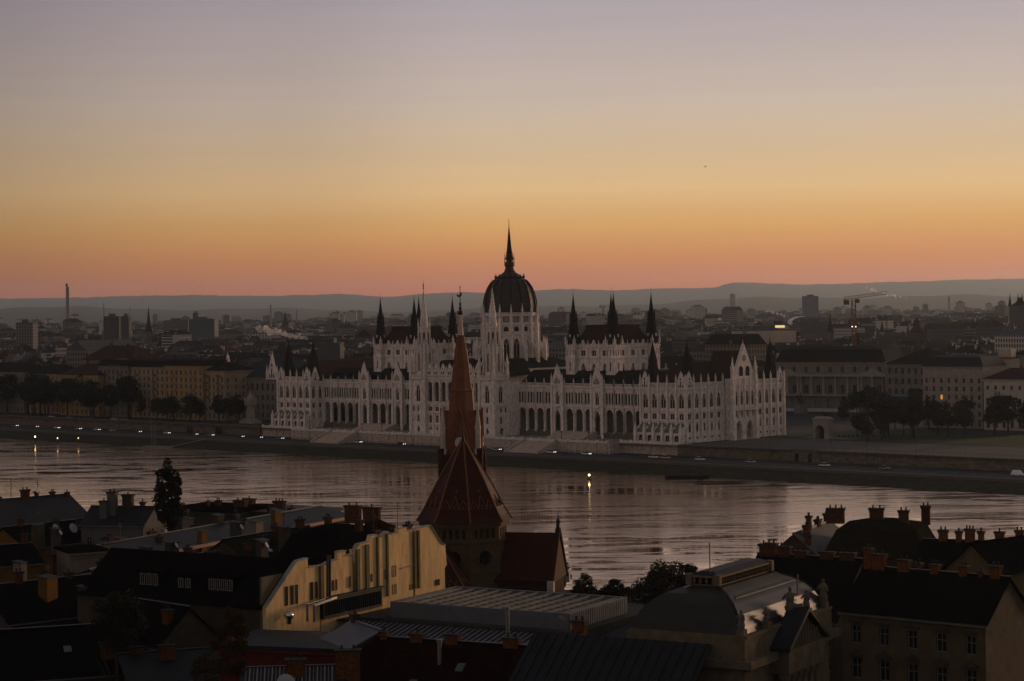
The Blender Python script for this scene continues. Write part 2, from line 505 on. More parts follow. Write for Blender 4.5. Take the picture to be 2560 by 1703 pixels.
# grand stair ramps down to the quay
M_STEP = mat('stone steps', (.40, .335, .275), .9, .25, .6)
for sx in (-1, 1):
    st = thing('grand_stair', 'broad stone stair from the terrace to the quay below the ' + ('northern' if sx < 0 else 'southern') + ' arcade', 'stairs', PL(sx * 65, -26, 0), LRZ)
    mb = MB()
    n = 22
    for k in range(n):
        z1 = -(k) * (-ZR) / n
        mb.box(-9, 9, -(k + 1) * .62, -k * .62, ZR, z1)
    mb.build('steps', M_STEP, st)
    for q in (-1, 1):
        mb = MB()
        x0, x1 = (9, 10.1) if q > 0 else (-10.1, -9)
        a = [(x0, -13.9, ZR), (x1, -13.9, ZR), (x1, 0, ZR), (x0, 0, ZR)]
        b = [(x0, -13.9, ZR + .7), (x1, -13.9, ZR + .7), (x1, 0, 1.2), (x0, 0, 1.2)]
        mb.frus(a, b)
        mb.build('parapet', M_WALLST, st)
    # upper flight up to the arcade
    mb = MB()
    for k in range(14): mb.box(-11, 11, 15 + k * .62, 26, k * .2 + .06, (k + 1) * .2 + .06)
    mb.build('upper_steps', M_STEP, st)

# ------------------------------------------------------------------ the parliament
PA = thing('parliament', 'huge pale gothic parliament with ribbed dark dome and many spires across the river', 'parliament', LORG, LRZ)
REVEAL[0] = .45
def pinnacle_mesh(h, w, m):
    mb = MB()
    mb.box(-w / 2, w / 2, -w / 2, w / 2, 0, h * .5)
    mb.box(-w * .65, w * .65, -w * .65, w * .65, h * .5, h * .54)
    mb.rectf(0, 0, w * .42, w * .42, h * .54, .02, .02, h)
    mb.lathe(0, 0, [(.01, h * .93), (w * .22, h * .95), (.01, h * .98)], 6)
    return mb.mesh('pinnacle', m)
PIN5 = pinnacle_mesh(5.2, .75, M_STONE2)
PIN8 = pinnacle_mesh(8.0, 1.0, M_STONE2)
def pin(x, y, z, me=None, sc=1, par=None): return put(me or PIN5, 'pinnacle', par or PA, (x, y, z), 0, sc)
def gable_mesh(w, h, th, lanc=3):
    """steep crocketed gable with blind lancets and a round eye"""
    mb = MB()
    a = [(-w / 2, 0, 0), (w / 2, 0, 0), (w / 2, 0, h * .16), (0, 0, h), (-w / 2, 0, h * .16)]
    b = [(x, th, z) for x, _, z in a]
    mb.frus(a, b)
    for s in (-1, 1):
        mb.bar((s * (w / 2 + .1), th / 2, h * .14), (0, th / 2, h * 1.02), .42, th + .3)
        for k in range(1, 6):
            t = k / 6
            mb.box(s * w / 2 * (1 - t) - .18 + s * .3, s * w / 2 * (1 - t) + .18 + s * .3, .1, .5, h * .16 + (h * .84) * t - .1, h * .16 + h * .84 * t + .4)
    mb.rectf(0, th / 2, .22, .22, h * .96, .02, .02, h * 1.18)
    n = lanc
    for k in range(n):
        x = (k - (n - 1) / 2) * w * .72 / n
        hh = h * (.52 - .28 * abs(k - (n - 1) / 2) / max(1, (n - 1) / 2)) if n > 1 else h * .4
        l = w * .72 / n * .3
        ol = [(x - l, h * .06), (x + l, h * .06), (x + l, hh * .8), (x, hh), (x - l, hh * .8)]
        mb.poly([(p, -.02, q) for p, q in ol], 1)
        mb.box(x + l, x + l + .12, -.14, 0, h * .06, hh * .8); mb.box(x - l - .12, x - l, -.14, 0, h * .06, hh * .8)
    r = w * .1
    if n < 5:
        mb.poly([(r * math.cos(2 * math.pi * k / 10), -.02, h * .60 + r * math.sin(2 * math.pi * k / 10)) for k in range(10)], 1)
    return mb.mesh('gable', [M_STONE2, M_GLASS])
GAB_S = gable_mesh(4.6, 6.6, .7, 3)
GAB_W = gable_mesh(5.6, 8.6, .7, 5)
GAB_T = gable_mesh(3.6, 5.0, .6, 2)
GAB_M = gable_mesh(2.6, 3.6, .5, 1)
def gable(x, y, z, me, rz=0, par=None): return put(me, 'gable', par or PA, (x, y, z), rz)
def buttress_mesh():
    mb = MB()
    mb.box(-.6, .6, -4.6, -3.4, 0, 6.0)
    mb.box(-.75, .75, -4.8, -3.2, 6.0, 6.3)
    mb.rectf(0, -4.0, .5, .5, 6.3, .03, .03, 9.0)
    mb.frus([(-.4, -3.4, 2.5), (.4, -3.4, 2.5), (.4, 0, 4.5), (-.4, 0, 4.5)], [(-.4, -3.4, 5.6), (.4, -3.4, 5.6), (.4, 0, 8.2), (-.4, 0, 8.2)])
    return mb.mesh('buttress', M_STONE2)
BUT = buttress_mesh()
def pier(mb, x, z0, z1, w=.9, d=.55, y=0.0): mb.box(x - w / 2, x + w / 2, y - d, y, z0, z1)
def balus(mb, x0, x1, y, z, h=1.5, step=.75):
    mb.box(x0, x1, y - .15, y + .15, z + h - .25, z + h); mb.box(x0, x1, y - .15, y + .15, z, z + .2)
    n = max(1, int((x1 - x0) / step))
    for k in range(n): mb.box(x0 + k * step + .2, x0 + k * step + .5, y - .1, y + .1, z + .2, z + h - .25)

# ---- pavilions at both ends
ROWS_PAV = [(0, 5.0, 5, 2.6, 1.2, 4.2, 'point', 'mull', .6),
            (5.0, 9.6, 0, 0, 0, 0, '', None, 0),
            (9.6, 13.4, 5, 2.4, 10.0, 12.7, 'rect', 'mull', .6),
            (13.4, 23.4, 5, 2.9, 14.9, 21.4, 'point', 'bifora', .7)]
for sx in (-1, 1):
    xc = sx * 121.5
    pav = MB().build('pavilion', M_STONE, PA)
    mb = MB()
    wall_rows(mb, pav, xc - 12.5, -9, 0, 25, ROWS_PAV, M_STONE2, M_GLASS)
    trim = MB()
    # river front piers, bands, parapet
    for k in range(6):
        x = xc - 12.5 + 5 * k
        pier(trim, x, 0, 26, .9, .7, -9)
        pin(x, -9.3, 25.5, PIN5, .85)
        put(BUT, 'buttress', PA, (x, -9, 0))
    for z in (9.3, 13.6, 22.6, 23.4): trim.box(xc - 12.6, xc + 12.6, -9.4, -8.98, z, z + .35)
    for k in range(5):
        x = xc - 10 + 5 * k
        trim.bar((x - 1.7, -9.2, 19.4), (x, -9.2, 22.3), .3, .5); trim.bar((x + 1.7, -9.2, 19.4), (x, -9.2, 22.3), .3, .5)
        if k in (0, 4): gable(x, -9.3, 23.7, GAB_S)
    balus(trim, xc - 7.5, xc + 7.5, -9.1, 23.75, 2.3, .6)
    # sloping lean-to roof over the base
    lean = MB()
    lean.frus([(xc - 12.4, -12.6, 4.6), (xc + 12.4, -12.6, 4.6), (xc + 12.4, -9.0, 4.6), (xc - 12.4, -9.0, 4.6)],
              [(xc - 12.4, -12.6, 4.9), (xc + 12.4, -12.6, 4.9), (xc + 12.4, -9.0, 8.6), (xc - 12.4, -9.0, 8.6)])
    lean.build('lean_to_roof', mat('weathered copper green', (.13, .135, .105), .8, .3, .5), PA)
    base = MB()
    wall_rows(base, pav, xc - 12.4, -12.5, 0, 24.8, [(0, 4.6, 5, 2.8, .6, 3.6, 'round', 'mull', .5)], M_STONE2, M_GLASS)
    base.box(xc - 12.4, xc - 12.2, -12.5, -9, 0, 4.6); base.box(xc + 12.2, xc + 12.4, -12.5, -9, 0, 4.6)
    base.build('plinth', M_STONE, PA)
    # outer long side (south or north front) with 5 bays, a gabled centre and 3 + 2 bays
    ox, rz = xc + sx * 12.5, sx * R(90)
    RO = [(a, b, 5, w, zb, zt, kd, br, dp) for (a, b, n, w, zb, zt, kd, br, dp) in
          ((0, 4.2, 1, 1.6, 1.6, 2.6, 'rect', 'mull', .5), (4.2, 9.4, 1, 1.5, 4.8, 8.6, 'point', None, .6), (9.4, 13.4, 1, 2.2, 10.0, 12.7, 'rect', 'mull', .6), (13.4, 23.4, 1, 2.7, 14.9, 21.4, 'point', 'bifora', .7))]
    if sx > 0:
        wall_rows(mb, pav, ox, -9, rz, 26, RO, M_STONE2, M_GLASS)
        wall_rows(mb, pav, ox, 37, rz, 26, RO, M_STONE2, M_GLASS)
        mb.box(ox - .5, ox - .1, 17, 37, 0, 23.4)
    else:
        mb.box(ox, ox + .3, -9, 63, 0, 23.4)
    if sx > 0:
        for k in range(6):
            for y0 in (-9, 37):
                y = y0 + 5.2 * k
                trim.box(ox, ox + .7, y - .45, y + .45, 0, 26); pin(ox + .35, y, 25.5, PIN5, .85)
        for z in (9.2, 13.4, 22.6, 23.4): trim.box(ox - .02, ox + .4, -9, 63, z, z + .33)
        gable(ox + .2, -6.4, 23.7, GAB_S, rz); gable(ox + .2, 60.4, 23.7, GAB_S, rz)
        trim.at(ox, -9, 0, rz)
        balus(trim, 5.2, 26, -.1, 23.75, 2.3, .6); balus(trim, 46, 66.8, -.1, 23.75, 2.3, .6)
        trim.T = None
        # gabled centrepiece
        cp = MB().build('south_porch', M_STONE, PA)
        c = MB()
        X = ox + 4.5
        wall_rows(c, cp, X, 19, rz, 16, [(0, 9.5, 2, 5.2, 0.2, 8.6, 'point', None, 3.0), (9.5, 13.6, 4, 1.6, 10.1, 13.0, 'point', None, .5), (13.6, 23.6, 4, 2.3, 15.2, 21.6, 'point', 'bifora', .6)], M_STONE2, M_GLASS)
        c.box(ox - .1, X - .8, 19, 35, 9.4, 27); c.box(ox - .1, ox + .3, 19, 35, 0, 9.4)
        c.box(X - 4.4, X, 18.98, 19.2, 0, 23.6); c.box(X - 4.4, X, 34.8, 35.02, 0, 23.6)
        c.box(X - 1.4, X + .2, 18.6, 35.4, 23.6, 27.2)
        for y in (19, 23, 27, 31, 35): c.box(X, X + .6, y - .4, y + .4, 9.5, 27.2)
        for y in (18.6, 35.4):
            c.box(X - 1.2, X + 1.2, y - 1.1, y + 1.1, 0, 9); c.box(X - .9, X + .9, y - .9, y + .9, 9, 27)
        c.box(X - .2, X + 1.3, 19.6, 34.4, 13.0, 13.4); c.box(X + 1.1, X + 1.3, 19.6, 34.4, 14.3, 14.5)
        for k in range(18): c.box(X + 1.12, X + 1.28, 19.8 + k * .8, 20.1 + k * .8, 13.4, 14.3)
        cp.data = c.mesh('south_porch', M_STONE)
        put(gable_mesh(13.5, 14.5, 1.0, 2), 'great_gable', PA, (X + .1, 27, 27.2), rz)
        mbw = MB()
        for k in range(8):
            a = 2 * math.pi * k / 8
            mbw.bar((0, 0, 0), (1.5 * math.cos(a), 0, 1.5 * math.sin(a)), .22, .2)
            a2 = a + math.pi / 4
            mbw.bar((1.55 * math.cos(a), 0, 1.55 * math.sin(a)), (1.55 * math.cos(a2), 0, 1.55 * math.sin(a2)), .3, .3)
        mbw.build('rose_tracery', M_STONE2, PA, (X + .02, 27, 36.0), rz)
        pin(X, 18.6, 26.8, PIN8, 1.25); pin(X, 35.4, 26.8, PIN8, 1.25)
    # inner return towards the wings
    xi = xc - sx * 12.5
    if sx < 0:
        wall_rows(mb, pav, xi, -9, R(90), 9.0, [(a, b, 2, w * .8, zb, zt, kd, br, dp) for (a, b, n, w, zb, zt, kd, br, dp) in RO[1:]], M_STONE2, M_GLASS)
        mb.box(xi - .4, xi - .1, -8.9, 0, 0, 4.2)
        gable(xi + .1, -5.4, 23.7, GAB_S, R(90))
        trim.box(xi, xi + .4, -9, 0, 22.6, 23.7)
        for y in (-9, -4.5): trim.box(xi, xi + .7, y - .45, y + .45, 0, 26)
    else:
        mb.box(xi + .1, xi + .4, -8.9, 0, 0, 23.4)
    mb.box(xc - 12, xc + 12, 62.5, 63, 0, 23.4)
    pav.data = mb.mesh('pavilion', M_STONE)
    trim.build('pavilion_trim', M_STONE2, PA)
    # slate roof with ridge, dormers, corner turrets
    rf = MB()
    rf.frus([(xc - 12, -8, 23.4), (xc + 12, -8, 23.4), (xc + 12, 62, 23.4), (xc - 12, 62, 23.4)],
            [(xc - 1.5, 4, 34), (xc + 1.5, 4, 34), (xc + 1.5, 50, 34), (xc - 1.5, 50, 34)])
    if sx > 0: rf.frus([(xc, 20, 23.4), (xc, 34, 23.4), (xc, 27, 39), (xc, 27, 39.01)], [(ox + 4.2, 20, 26.8), (ox + 4.2, 34, 26.8), (ox + 4.2, 27, 39.2), (ox + 4.2, 27, 39.21)])
    ro = rf.build('pavilion_roof', M_RSLATE, PA)
    cr = MB()
    for k in range(30): cr.box(xc - .1, xc + .1, 4.5 + k * 1.5, 5.2 + k * 1.5, 34, 34.7)
    cr.build('ridge_crest', M_IRON, ro)['kind'] = 'stuff'
    for (tx, ty) in ((9.5, -4), (-9.5, -4), (9.5, 57)):
        t = MB()
        t.box(-2.2, 2.2, -2.2, 2.2, 22, 25.5)
        t.rectf(0, 0, 2.5, 2.5, 25.5, 1.3, 1.3, 35)
        t.rectf(0, 0, 1.5, 1.5, 35, .05, .05, 43.5)
        t.lathe(0, 0, [(.06, 43), (.3, 43.8), (.06, 44.3), (.04, 46.2)], 6)
        t.build('corner_turret', M_SLATE, PA, (xc + sx * tx, ty, 0))

# ---- wings with the open arcade
GX = (53.0, 77.0)
arch_x = [29.9, 35.5, 41.1, 46.7, 59.2, 65.0, 70.8, 83.3, 89.0, 94.7, 100.4, 106.0]
for sx in (-1, 1):
    wing = MB().build('arcade_wing', M_STONE, PA)
    mb, trim = MB(), MB()
    for x in arch_x:
        x *= sx
        opening(mb, x - 2.85, x + 2.85, 3.0, 14.2, x, 4.4, 3.0, 13.1, 'round', .8)
        for q in (-1, 0, 1):
            opening(mb, x + q * 1.75 - .95 - (0 if q > -1 else .15), x + q * 1.75 + .95 - (.15 if q < 1 else -.15), 14.2, 21.4, x + q * 1.75, 1.3, 15.2, 20.6, 'round', .35)
            put(window_mesh(1.3, 5.4, 'round', M_STONE2, M_GLASS, 'none'), 'window', wing, (x + q * 1.75, .35, 15.2))
        mb.poly([(x - 2.85, 0, 21.4), (x + 2.85, 0, 21.4), (x + 2.85, 0, 23), (x - 2.85, 0, 23)])
        for s in (-1, 1):
            xx = x + s * 2.85
            trim.box(xx - .3, xx + .3, -.45, 0, 3.0, 24.6)
            trim.lathe(xx, -.2, [(.55, 2.2), (.55, 3.2), (.34, 3.5), (.34, 8.6), (.6, 9.2), (.6, 9.5)], 8)
            pin(xx, -.2, 23.4, PIN5, .72)
        for q in (-1, 0, 1):                                     # blind arches under the cornice
            trim.bar((x + q * 1.75 - .7, -.1, 20.9), (x + q * 1.75, -.1, 21.9), .16, .22); trim.bar((x + q * 1.75 + .7, -.1, 20.9), (x + q * 1.75, -.1, 21.9), .16, .22)
        for q in range(9):
            a, b = math.pi * q / 9, math.pi * (q + 1) / 9
            trim.bar((x - 2.3 * math.cos(a), -.1, 10.95 + 2.3 * math.sin(a)), (x - 2.3 * math.cos(b), -.1, 10.95 + 2.3 * math.sin(b)), .3, .35)
    lo, hi = (27, 109)
    for a, b in ((lo, hi),):
        trim.box(min(sx * a, sx * b), max(sx * a, sx * b), -.5, .02, 13.9, 14.35)
        trim.box(min(sx * a, sx * b), max(sx * a, sx * b), -.6, .02, 22.8, 23.3)
        balus(trim, min(sx * a, sx * b), max(sx * a, sx * b), -.2, 14.35, 1.0, .6)
        balus(trim, min(sx * a, sx * b), max(sx * a, sx * b), -.2, 23.3, 1.4, .7)
    for g in GX:
        x = sx * g
        mb.at(x - 3.3, -1.3, 0, 0)
        opening(mb, 0, 6.6, 1.0, 13.8, 3.3, 3.5, 1.2, 12.4, 'point', 1.0)
        opening(mb, 0, 6.6, 13.8, 24, 3.3, 2.3, 14.9, 20.8, 'point', .35)
        mb.T = None
        put(window_mesh(2.3, 5.9, 'point', M_STONE2, M_GLASS, 'bifora'), 'window', wing, (x, -.95, 14.9))
        for s in (-1, 1):
            mb.box(x + s * 3.3 - .02, x + s * 3.3 + .02, -1.3, 0, 1, 24)
            trim.box(x + s * 3.3 - .6, x + s * 3.3 + .6, -2.0, -1.2, 0, 14); trim.box(x + s * 3.3 - .45, x + s * 3.3 + .45, -1.8, -1.2, 14, 25)
            pin(x + s * 3.3, -1.5, 24.5, PIN5, .95)
            trim.bar((x + s * 1.6, -1.45, 18.6), (x, -1.45, 22.4), .3, .4); trim.bar((x + s * 2.2, -1.5, 10.4), (x, -1.5, 13.9), .35, .4)
        trim.box(x - 3.4, x + 3.4, -1.7, -1.2, 23.3, 24.2); trim.box(x - 1.6, x + 1.6, -2.2, -1.2, 13.9, 14.7)
        gable(x, -1.5, 24.0, GAB_W)
    wing.data = mb.mesh('arcade_wing', M_STONE)
    trim.build('arcade_trim', M_STONE2, PA)
    # loggia behind the arches: floor, back wall with doors, vault
    lg = MB()
    x0, x1 = sorted((sx * 27, sx * 109))
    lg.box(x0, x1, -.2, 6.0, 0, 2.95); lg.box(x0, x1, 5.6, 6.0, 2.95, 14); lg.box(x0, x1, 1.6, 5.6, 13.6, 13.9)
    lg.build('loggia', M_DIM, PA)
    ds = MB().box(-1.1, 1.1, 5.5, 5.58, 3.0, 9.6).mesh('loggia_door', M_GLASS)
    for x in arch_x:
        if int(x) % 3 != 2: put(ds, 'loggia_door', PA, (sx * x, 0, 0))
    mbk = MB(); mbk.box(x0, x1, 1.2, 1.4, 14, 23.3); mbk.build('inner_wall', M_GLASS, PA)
    rf = MB()
    rf.frus([(x0, .4, 23.3), (x1, .4, 23.3), (x1, 40, 23.3), (x0, 40, 23.3)], [(x0, 11, 30.2), (x1, 11, 30.2), (x1, 36, 30.2), (x0, 36, 30.2)])
    rw = rf.build('wing_roof', M_SLATE, PA)
    dm = MB()
    for k in range(1):
        x = 0
        dm.frus([(x - .7, 3.2, 25.1), (x + .7, 3.2, 25.1), (x + .7, 6, 26.5), (x - .7, 6, 26.5)], [(x - .05, 3.2, 27.3), (x + .05, 3.2, 27.3), (x + .05, 6, 27.4), (x - .05, 6, 27.4)])
    dm = dm.mesh('dormer', M_SLATE)
    for k in range(9): put(dm, 'dormer', rw, (x0 + 6 + k * 8.7, 0, 0))

# ---- centre block with loggia between two towers
cen = MB().build('centre_block', M_STONE, PA)
mb, trim = MB(), MB()
ROWC = [(0, 4.6, 8, 1.4, 2.0, 3.4, 'rect', 'mull', .5), (4.6, 10.2, 8, 1.9, 5.4, 9.2, 'round', 'mull', .6), (10.2, 14.6, 8, 2.4, 10.9, 13.2, 'rect', 'mull', .5),
        (14.6, 26.2, 8, 3.3, 15.6, 25.0, 'round', None, 1.8)]
wall_rows(mb, cen, -18, -15.5, 0, 36, ROWC, M_STONE2, M_GLASS)
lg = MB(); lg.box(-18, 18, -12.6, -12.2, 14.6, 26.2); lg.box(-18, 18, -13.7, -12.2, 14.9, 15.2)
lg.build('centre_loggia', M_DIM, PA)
for k in range(8):
    x = -18 + 4.5 * (k + .5)
    put(window_mesh(2.0, 7.0, 'round', M_STONE2, M_GLASS, 'mull'), 'window', cen, (x, -12.75, 15.6))
for k in range(9):
    x = -18 + 4.5 * k
    trim.box(x - .35, x + .35, -15.95, -15.5, 0, 29); pin(x, -15.7, 28, PIN5, .95)
    if k < 8: gable(x + 2.25, -15.8, 28.2, GAB_T)
for z in (4.4, 10.0, 14.2, 26.2, 28.0): trim.box(-18, 18, -16.1, -15.48, z, z + .4)
balus(trim, -18, 18, -15.8, 14.6, 1.1, .6); balus(trim, -18, 18, -15.8, 26.6, 1.4, .6)
mb.box(-18, 18, -15.4, -14.9, 26.2, 28.2)
mb.box(-26, 26, -9, -8.6, 0, 29)
for s in (-1, 1):   # stepped returns of the block beside the wings
    xa = s * 27.6
    mb.box(xa - .2, xa + .2, -7, 0, 0, 25)
cen.data = mb.mesh('centre_block', M_STONE)
trim.build('centre_trim', M_STONE2, PA)
rf = MB(); rf.frus([(-26, -14.5, 28), (26, -14.5, 28), (26, 12, 28), (-26, 12, 28)], [(-20, -2, 35), (20, -2, 35), (20, 10, 35), (-20, 10, 35)])
rf.build('centre_roof', M_SLATE, PA)
# river towers
for s in (-1, 1):
    tw = MB().build('river_tower', M_STONE, PA, (s * 22.8, -12.0, 0))
    mb = MB()
    RT = [(0, 5, 1, 1.7, 1.0, 4.0, 'point', 'mull', .6), (5, 10.2, 1, 1.5, 5.8, 9.4, 'point', 'mull', .6), (10.2, 14.2, 3, 1.1, 10.9, 13.2, 'rect', 'none', .5), (14.2, 26.4, 1, 2.8, 15.4, 23.6, 'point', 'bifora', .9)]
    for rz, ox, oy in ((0, -4.6, -4.6), (R(90), 4.6, -4.6), (R(180), 4.6, 4.6), (R(-90), -4.6, 4.6)):
        wall_rows(mb, tw, ox, oy, rz, 9.2, RT, M_STONE2, M_GLASS)
    for a in (-1, 1):
        for b in (-1, 1):
            mb.box(a * 4.6 - .9, a * 4.6 + .9, b * 4.6 - .9, b * 4.6 + .9, 0, 15)
            mb.box(a * 4.6 - .7, a * 4.6 + .7, b * 4.6 - .7, b * 4.6 + .7, 15, 30)
            put(PIN8, 'pinnacle', tw, (a * 4.6, b * 4.6, 29.5), 0, 1.15)
            mb.lathe(a * 3.2, b * 3.2, [(.55, 29), (.55, 41), (.6, 41.2), (.05, 46)], 6)
            mb.bar((a * 4.5, b * 4.5, 31), (a * 3.0, b * 3.0, 37), .5, .5)
    for rz, ox, oy in ((0, -5, -5), (R(90), 5, -5), (R(180), 5, 5), (R(-90), -5, 5)):
        mb.at(ox, oy, 0, rz); balus(mb, 0, 10, 0, 26.8, 1.9, .6); mb.box(0, 10, -.3, .1, 26.2, 26.8); mb.box(0, 10, -.15, .1, 14, 14.4); mb.T = None
    mb.box(-4.5, 4.5, -4.5, 4.5, 26.0, 27.0)
    # octagonal stage with lancets
    mb.lathe(0, 0, [(3.7, 27), (3.7, 40.6), (4.0, 40.8), (4.0, 41.4), (2.9, 41.6), (2.9, 50), (3.2, 50.3), (3.2, 51), (2.2, 51.2)], 8, 0, math.pi / 8)
    for k in range(8):
        a = 2 * math.pi * k / 8
        r1, r2 = 3.7 * math.cos(math.pi / 8), 2.9 * math.cos(math.pi / 8)
        mb.at(r1 * math.cos(a), r1 * math.sin(a), 0, a + R(90))
        mb.poly([(-.6, -.03, 30), (.6, -.03, 30), (.6, -.03, 37.5), (0, -.03, 39), (-.6, -.03, 37.5)], 1)
        mb.box(-.75, -.6, -.25, 0, 30, 37.6); mb.box(.6, .75, -.25, 0, 30, 37.6); mb.box(-.08, .08, -.15, -.03, 30, 38)
        mb.bar((-.9, -.15, 37.6), (0, -.15, 40.4), .2, .25); mb.bar((.9, -.15, 37.6), (0, -.15, 40.4), .2, .25)
        mb.at(r2 * math.cos(a), r2 * math.sin(a), 0, a + R(90))
        mb.poly([(-.45, -.03, 43), (.45, -.03, 43), (.45, -.03, 48), (0, -.03, 49.2), (-.45, -.03, 48)], 1)
        mb.box(-.6, -.45, -.2, 0, 43, 48); mb.box(.45, .6, -.2, 0, 43, 48)
        mb.T = None
        a += math.pi / 8
        mb.lathe(3.75 * math.cos(a), 3.75 * math.sin(a), [(.4, 27), (.4, 42.5), (.5, 42.7), (.03, 46)], 6)
        mb.lathe(3.0 * math.cos(a), 3.0 * math.sin(a), [(.3, 41), (.3, 52), (.4, 52.2), (.03, 55.5)], 6)
    tw.data = mb.mesh('river_tower', [M_STONE2, M_GLASS])
    sp = MB()
    prof = [(2.15, 51)]
    for k in range(14):                                          # crocketed rings up the spire
        z = 51.5 + k * 1.25; r = 2.1 * (1 - (z - 51) / 18.6)
        prof += [(r, z), (r + .22, z + .1), (r + .22, z + .35), (r, z + .45)]
    prof += [(.05, 69.2)]
    sp.lathe(0, 0, prof, 8)
    so_ = sp.build('spire', M_STONE2, tw)
    fn = MB(); fn.lathe(0, 0, [(.08, 69), (.32, 69.6), (.22, 70.2), (.3, 71.2), (.2, 72), (.05, 72.3), (.05, 74.6)], 6)
    fn.build('finial', M_IRON, tw)

# ---- body under the dome and the chambers
bd = MB()
bd.box(-22, 22, -6, 48, 0, 31); bd.box(-108, 108, 36, 36.5, 0, 26)
bd.build('core_block', M_STONE, PA)
rf = MB(); rf.rectf(0, 24, 22.5, 26, 31, 15, 15, 35.5); rf.build('core_roof', M_SLATE, PA)
N = 16
DX, DY = 0.0, 24.5
dr = MB().build('dome_drum', M_STONE, PA, (DX, DY, 0))
mb = MB()
RD = 13.2
side = 2 * RD * math.sin(math.pi / N)
ap = RD * math.cos(math.pi / N)
for k in range(N):
    a = 2 * math.pi * (k + .5) / N
    mx, my = ap * math.cos(a), ap * math.sin(a)
    rz = a + R(90)
    ox, oy = mx - side / 2 * math.cos(rz), my - side / 2 * math.sin(rz)
    wall_rows(mb, dr, ox, oy, rz, side, [(20, 46.6, 1, 3.1, 33.2, 45.0, 'point', 'bifora', .9), (46.6, 47.2, 0, 0, 0, 0, '', None, 0), (47.2, 51.8, 1, 2.6, 48.2, 50.8, 'round', 'none', .6),
                                              (51.8, 56.2, 1, 3.4, 52.6, 55.6, 'rect', None, .7)], M_STONE2, M_GLASS)
    mb.at(mx, my, 0, rz)
    for q in range(6): mb.box(-1.7 + q * .62, -1.5 + q * .62, .1, .3, 52.6, 55.6)
    mb.box(-side / 2, side / 2, -.5, .1, 46.5, 46.9); mb.box(-side / 2, side / 2, -.6, .1, 51.6, 52.1); mb.box(-side / 2 - .1, side / 2 + .1, -.8, .1, 55.9, 56.5)
    balus(mb, -side / 2, side / 2, -.6, 56.5, 1.0, .55)
    mb.T = None
    a = 2 * math.pi * k / N
    mb.at((RD) * math.cos(a), (RD) * math.sin(a), 0, a + R(90))
    mb.box(-.7, .7, -1.3, .3, 28, 52.5); mb.box(-.5, .5, -1.0, .3, 52.5, 57)
    mb.T = None
    put(PIN8, 'pinnacle', dr, ((RD + .9) * math.cos(a), (RD + .9) * math.sin(a), 55.4), a, .8)
    # flying buttress pier
    mb.at((RD + 4.6) * math.cos(a), (RD + 4.6) * math.sin(a), 0, a + R(90))
    mb.box(-.6, .6, -.8, .8, 28, 40.5); mb.rectf(0, 0, .6, .8, 40.5, .03, .03, 46)
    mb.T = None
    mb.bar(((RD + 4.2) * math.cos(a), (RD + 4.2) * math.sin(a), 38), ((RD - .2) * math.cos(a), (RD - .2) * math.sin(a), 45.5), .7, 1.0)
dr.data = mb.mesh('dome_drum', M_STONE2)
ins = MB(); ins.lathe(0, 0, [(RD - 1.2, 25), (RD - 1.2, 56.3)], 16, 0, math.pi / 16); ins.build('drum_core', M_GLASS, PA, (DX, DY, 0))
dome = MB()
dome.lathe(0, 0, [(13.0, 56.3), (13.05, 58), (12.95, 60.5), (12.6, 63.5), (11.9, 66.5), (10.8, 69.4), (9.4, 71.6), (7.9, 73.3), (7.2, 73.9), (7.1, 74.4), (5.6, 75.4), (4.2, 76.2), (3.0, 77.0), (2.3, 78.2), (2.0, 79.6), (2.5, 80.2), (2.5, 81.8), (1.9, 82.0)], N, 0, 0)
do = dome.build('dome', mat('dark brown dome slate', (.036, .024, .020), .55, .3, .3, .15, 2.0, spec=.12), PA, (DX, DY, 0))
rb = MB()
pr = [(13.05, 56.3), (13.05, 60.5), (12.7, 63.5), (12.0, 66.5), (10.9, 69.4), (9.5, 71.6), (8.0, 73.3)]
for k in range(N):
    a = 2 * math.pi * k / N
    rb = MB()
    for (r0, z0), (r1, z1) in zip(pr, pr[1:]): rb.bar((r0 + .12, 0, z0), (r1 + .12, 0, z1), .42, .42)
    if k == 0: rib = rb.mesh('rib', M_SLATE)
    put(rib, 'rib', do, (0, 0, 0), a)
gl = MB()
for k in range(N):
    a = 2 * math.pi * k / N
    gl.box(7.15 * math.cos(a) - .18, 7.15 * math.cos(a) + .18, 7.15 * math.sin(a) - .18, 7.15 * math.sin(a) + .18, 74, 75.2)
    gl.lathe(7.15 * math.cos(a), 7.15 * math.sin(a), [(.18, 75.2), (.03, 76.4)], 5)
gl.lathe(0, 0, [(7.3, 74.0), (7.3, 74.5)], 16)
gl.build('dome_gallery', M_SLATE, do)
ln = MB()
ln.lathe(0, 0, [(1.3, 81.8), (1.3, 86.2), (1.7, 86.4), (1.35, 87.0), (1.1, 89), (.95, 90.5), (.28, 98), (.2, 98.2), (.36, 98.6), (.15, 99), (.12, 100.2), (.24, 100.5), (.06, 100.8), (.05, 103.2)], 8)
for k in range(8):
    a = 2 * math.pi * k / 8
    ln.lathe(2.3 * math.cos(a), 2.3 * math.sin(a), [(.16, 80.2), (.16, 84), (.03, 86.6)], 5)
    ln.bar((2.25 * math.cos(a), 2.25 * math.sin(a), 83), (1.2 * math.cos(a), 1.2 * math.sin(a), 85.6), .2, .3)
ln.box(-.5, .5, -.05, .05, 101.6, 101.75); ln.box(-.35, .35, -.05, .05, 102.3, 102.42)
ln.build('dome_spire', M_SLATE, do)
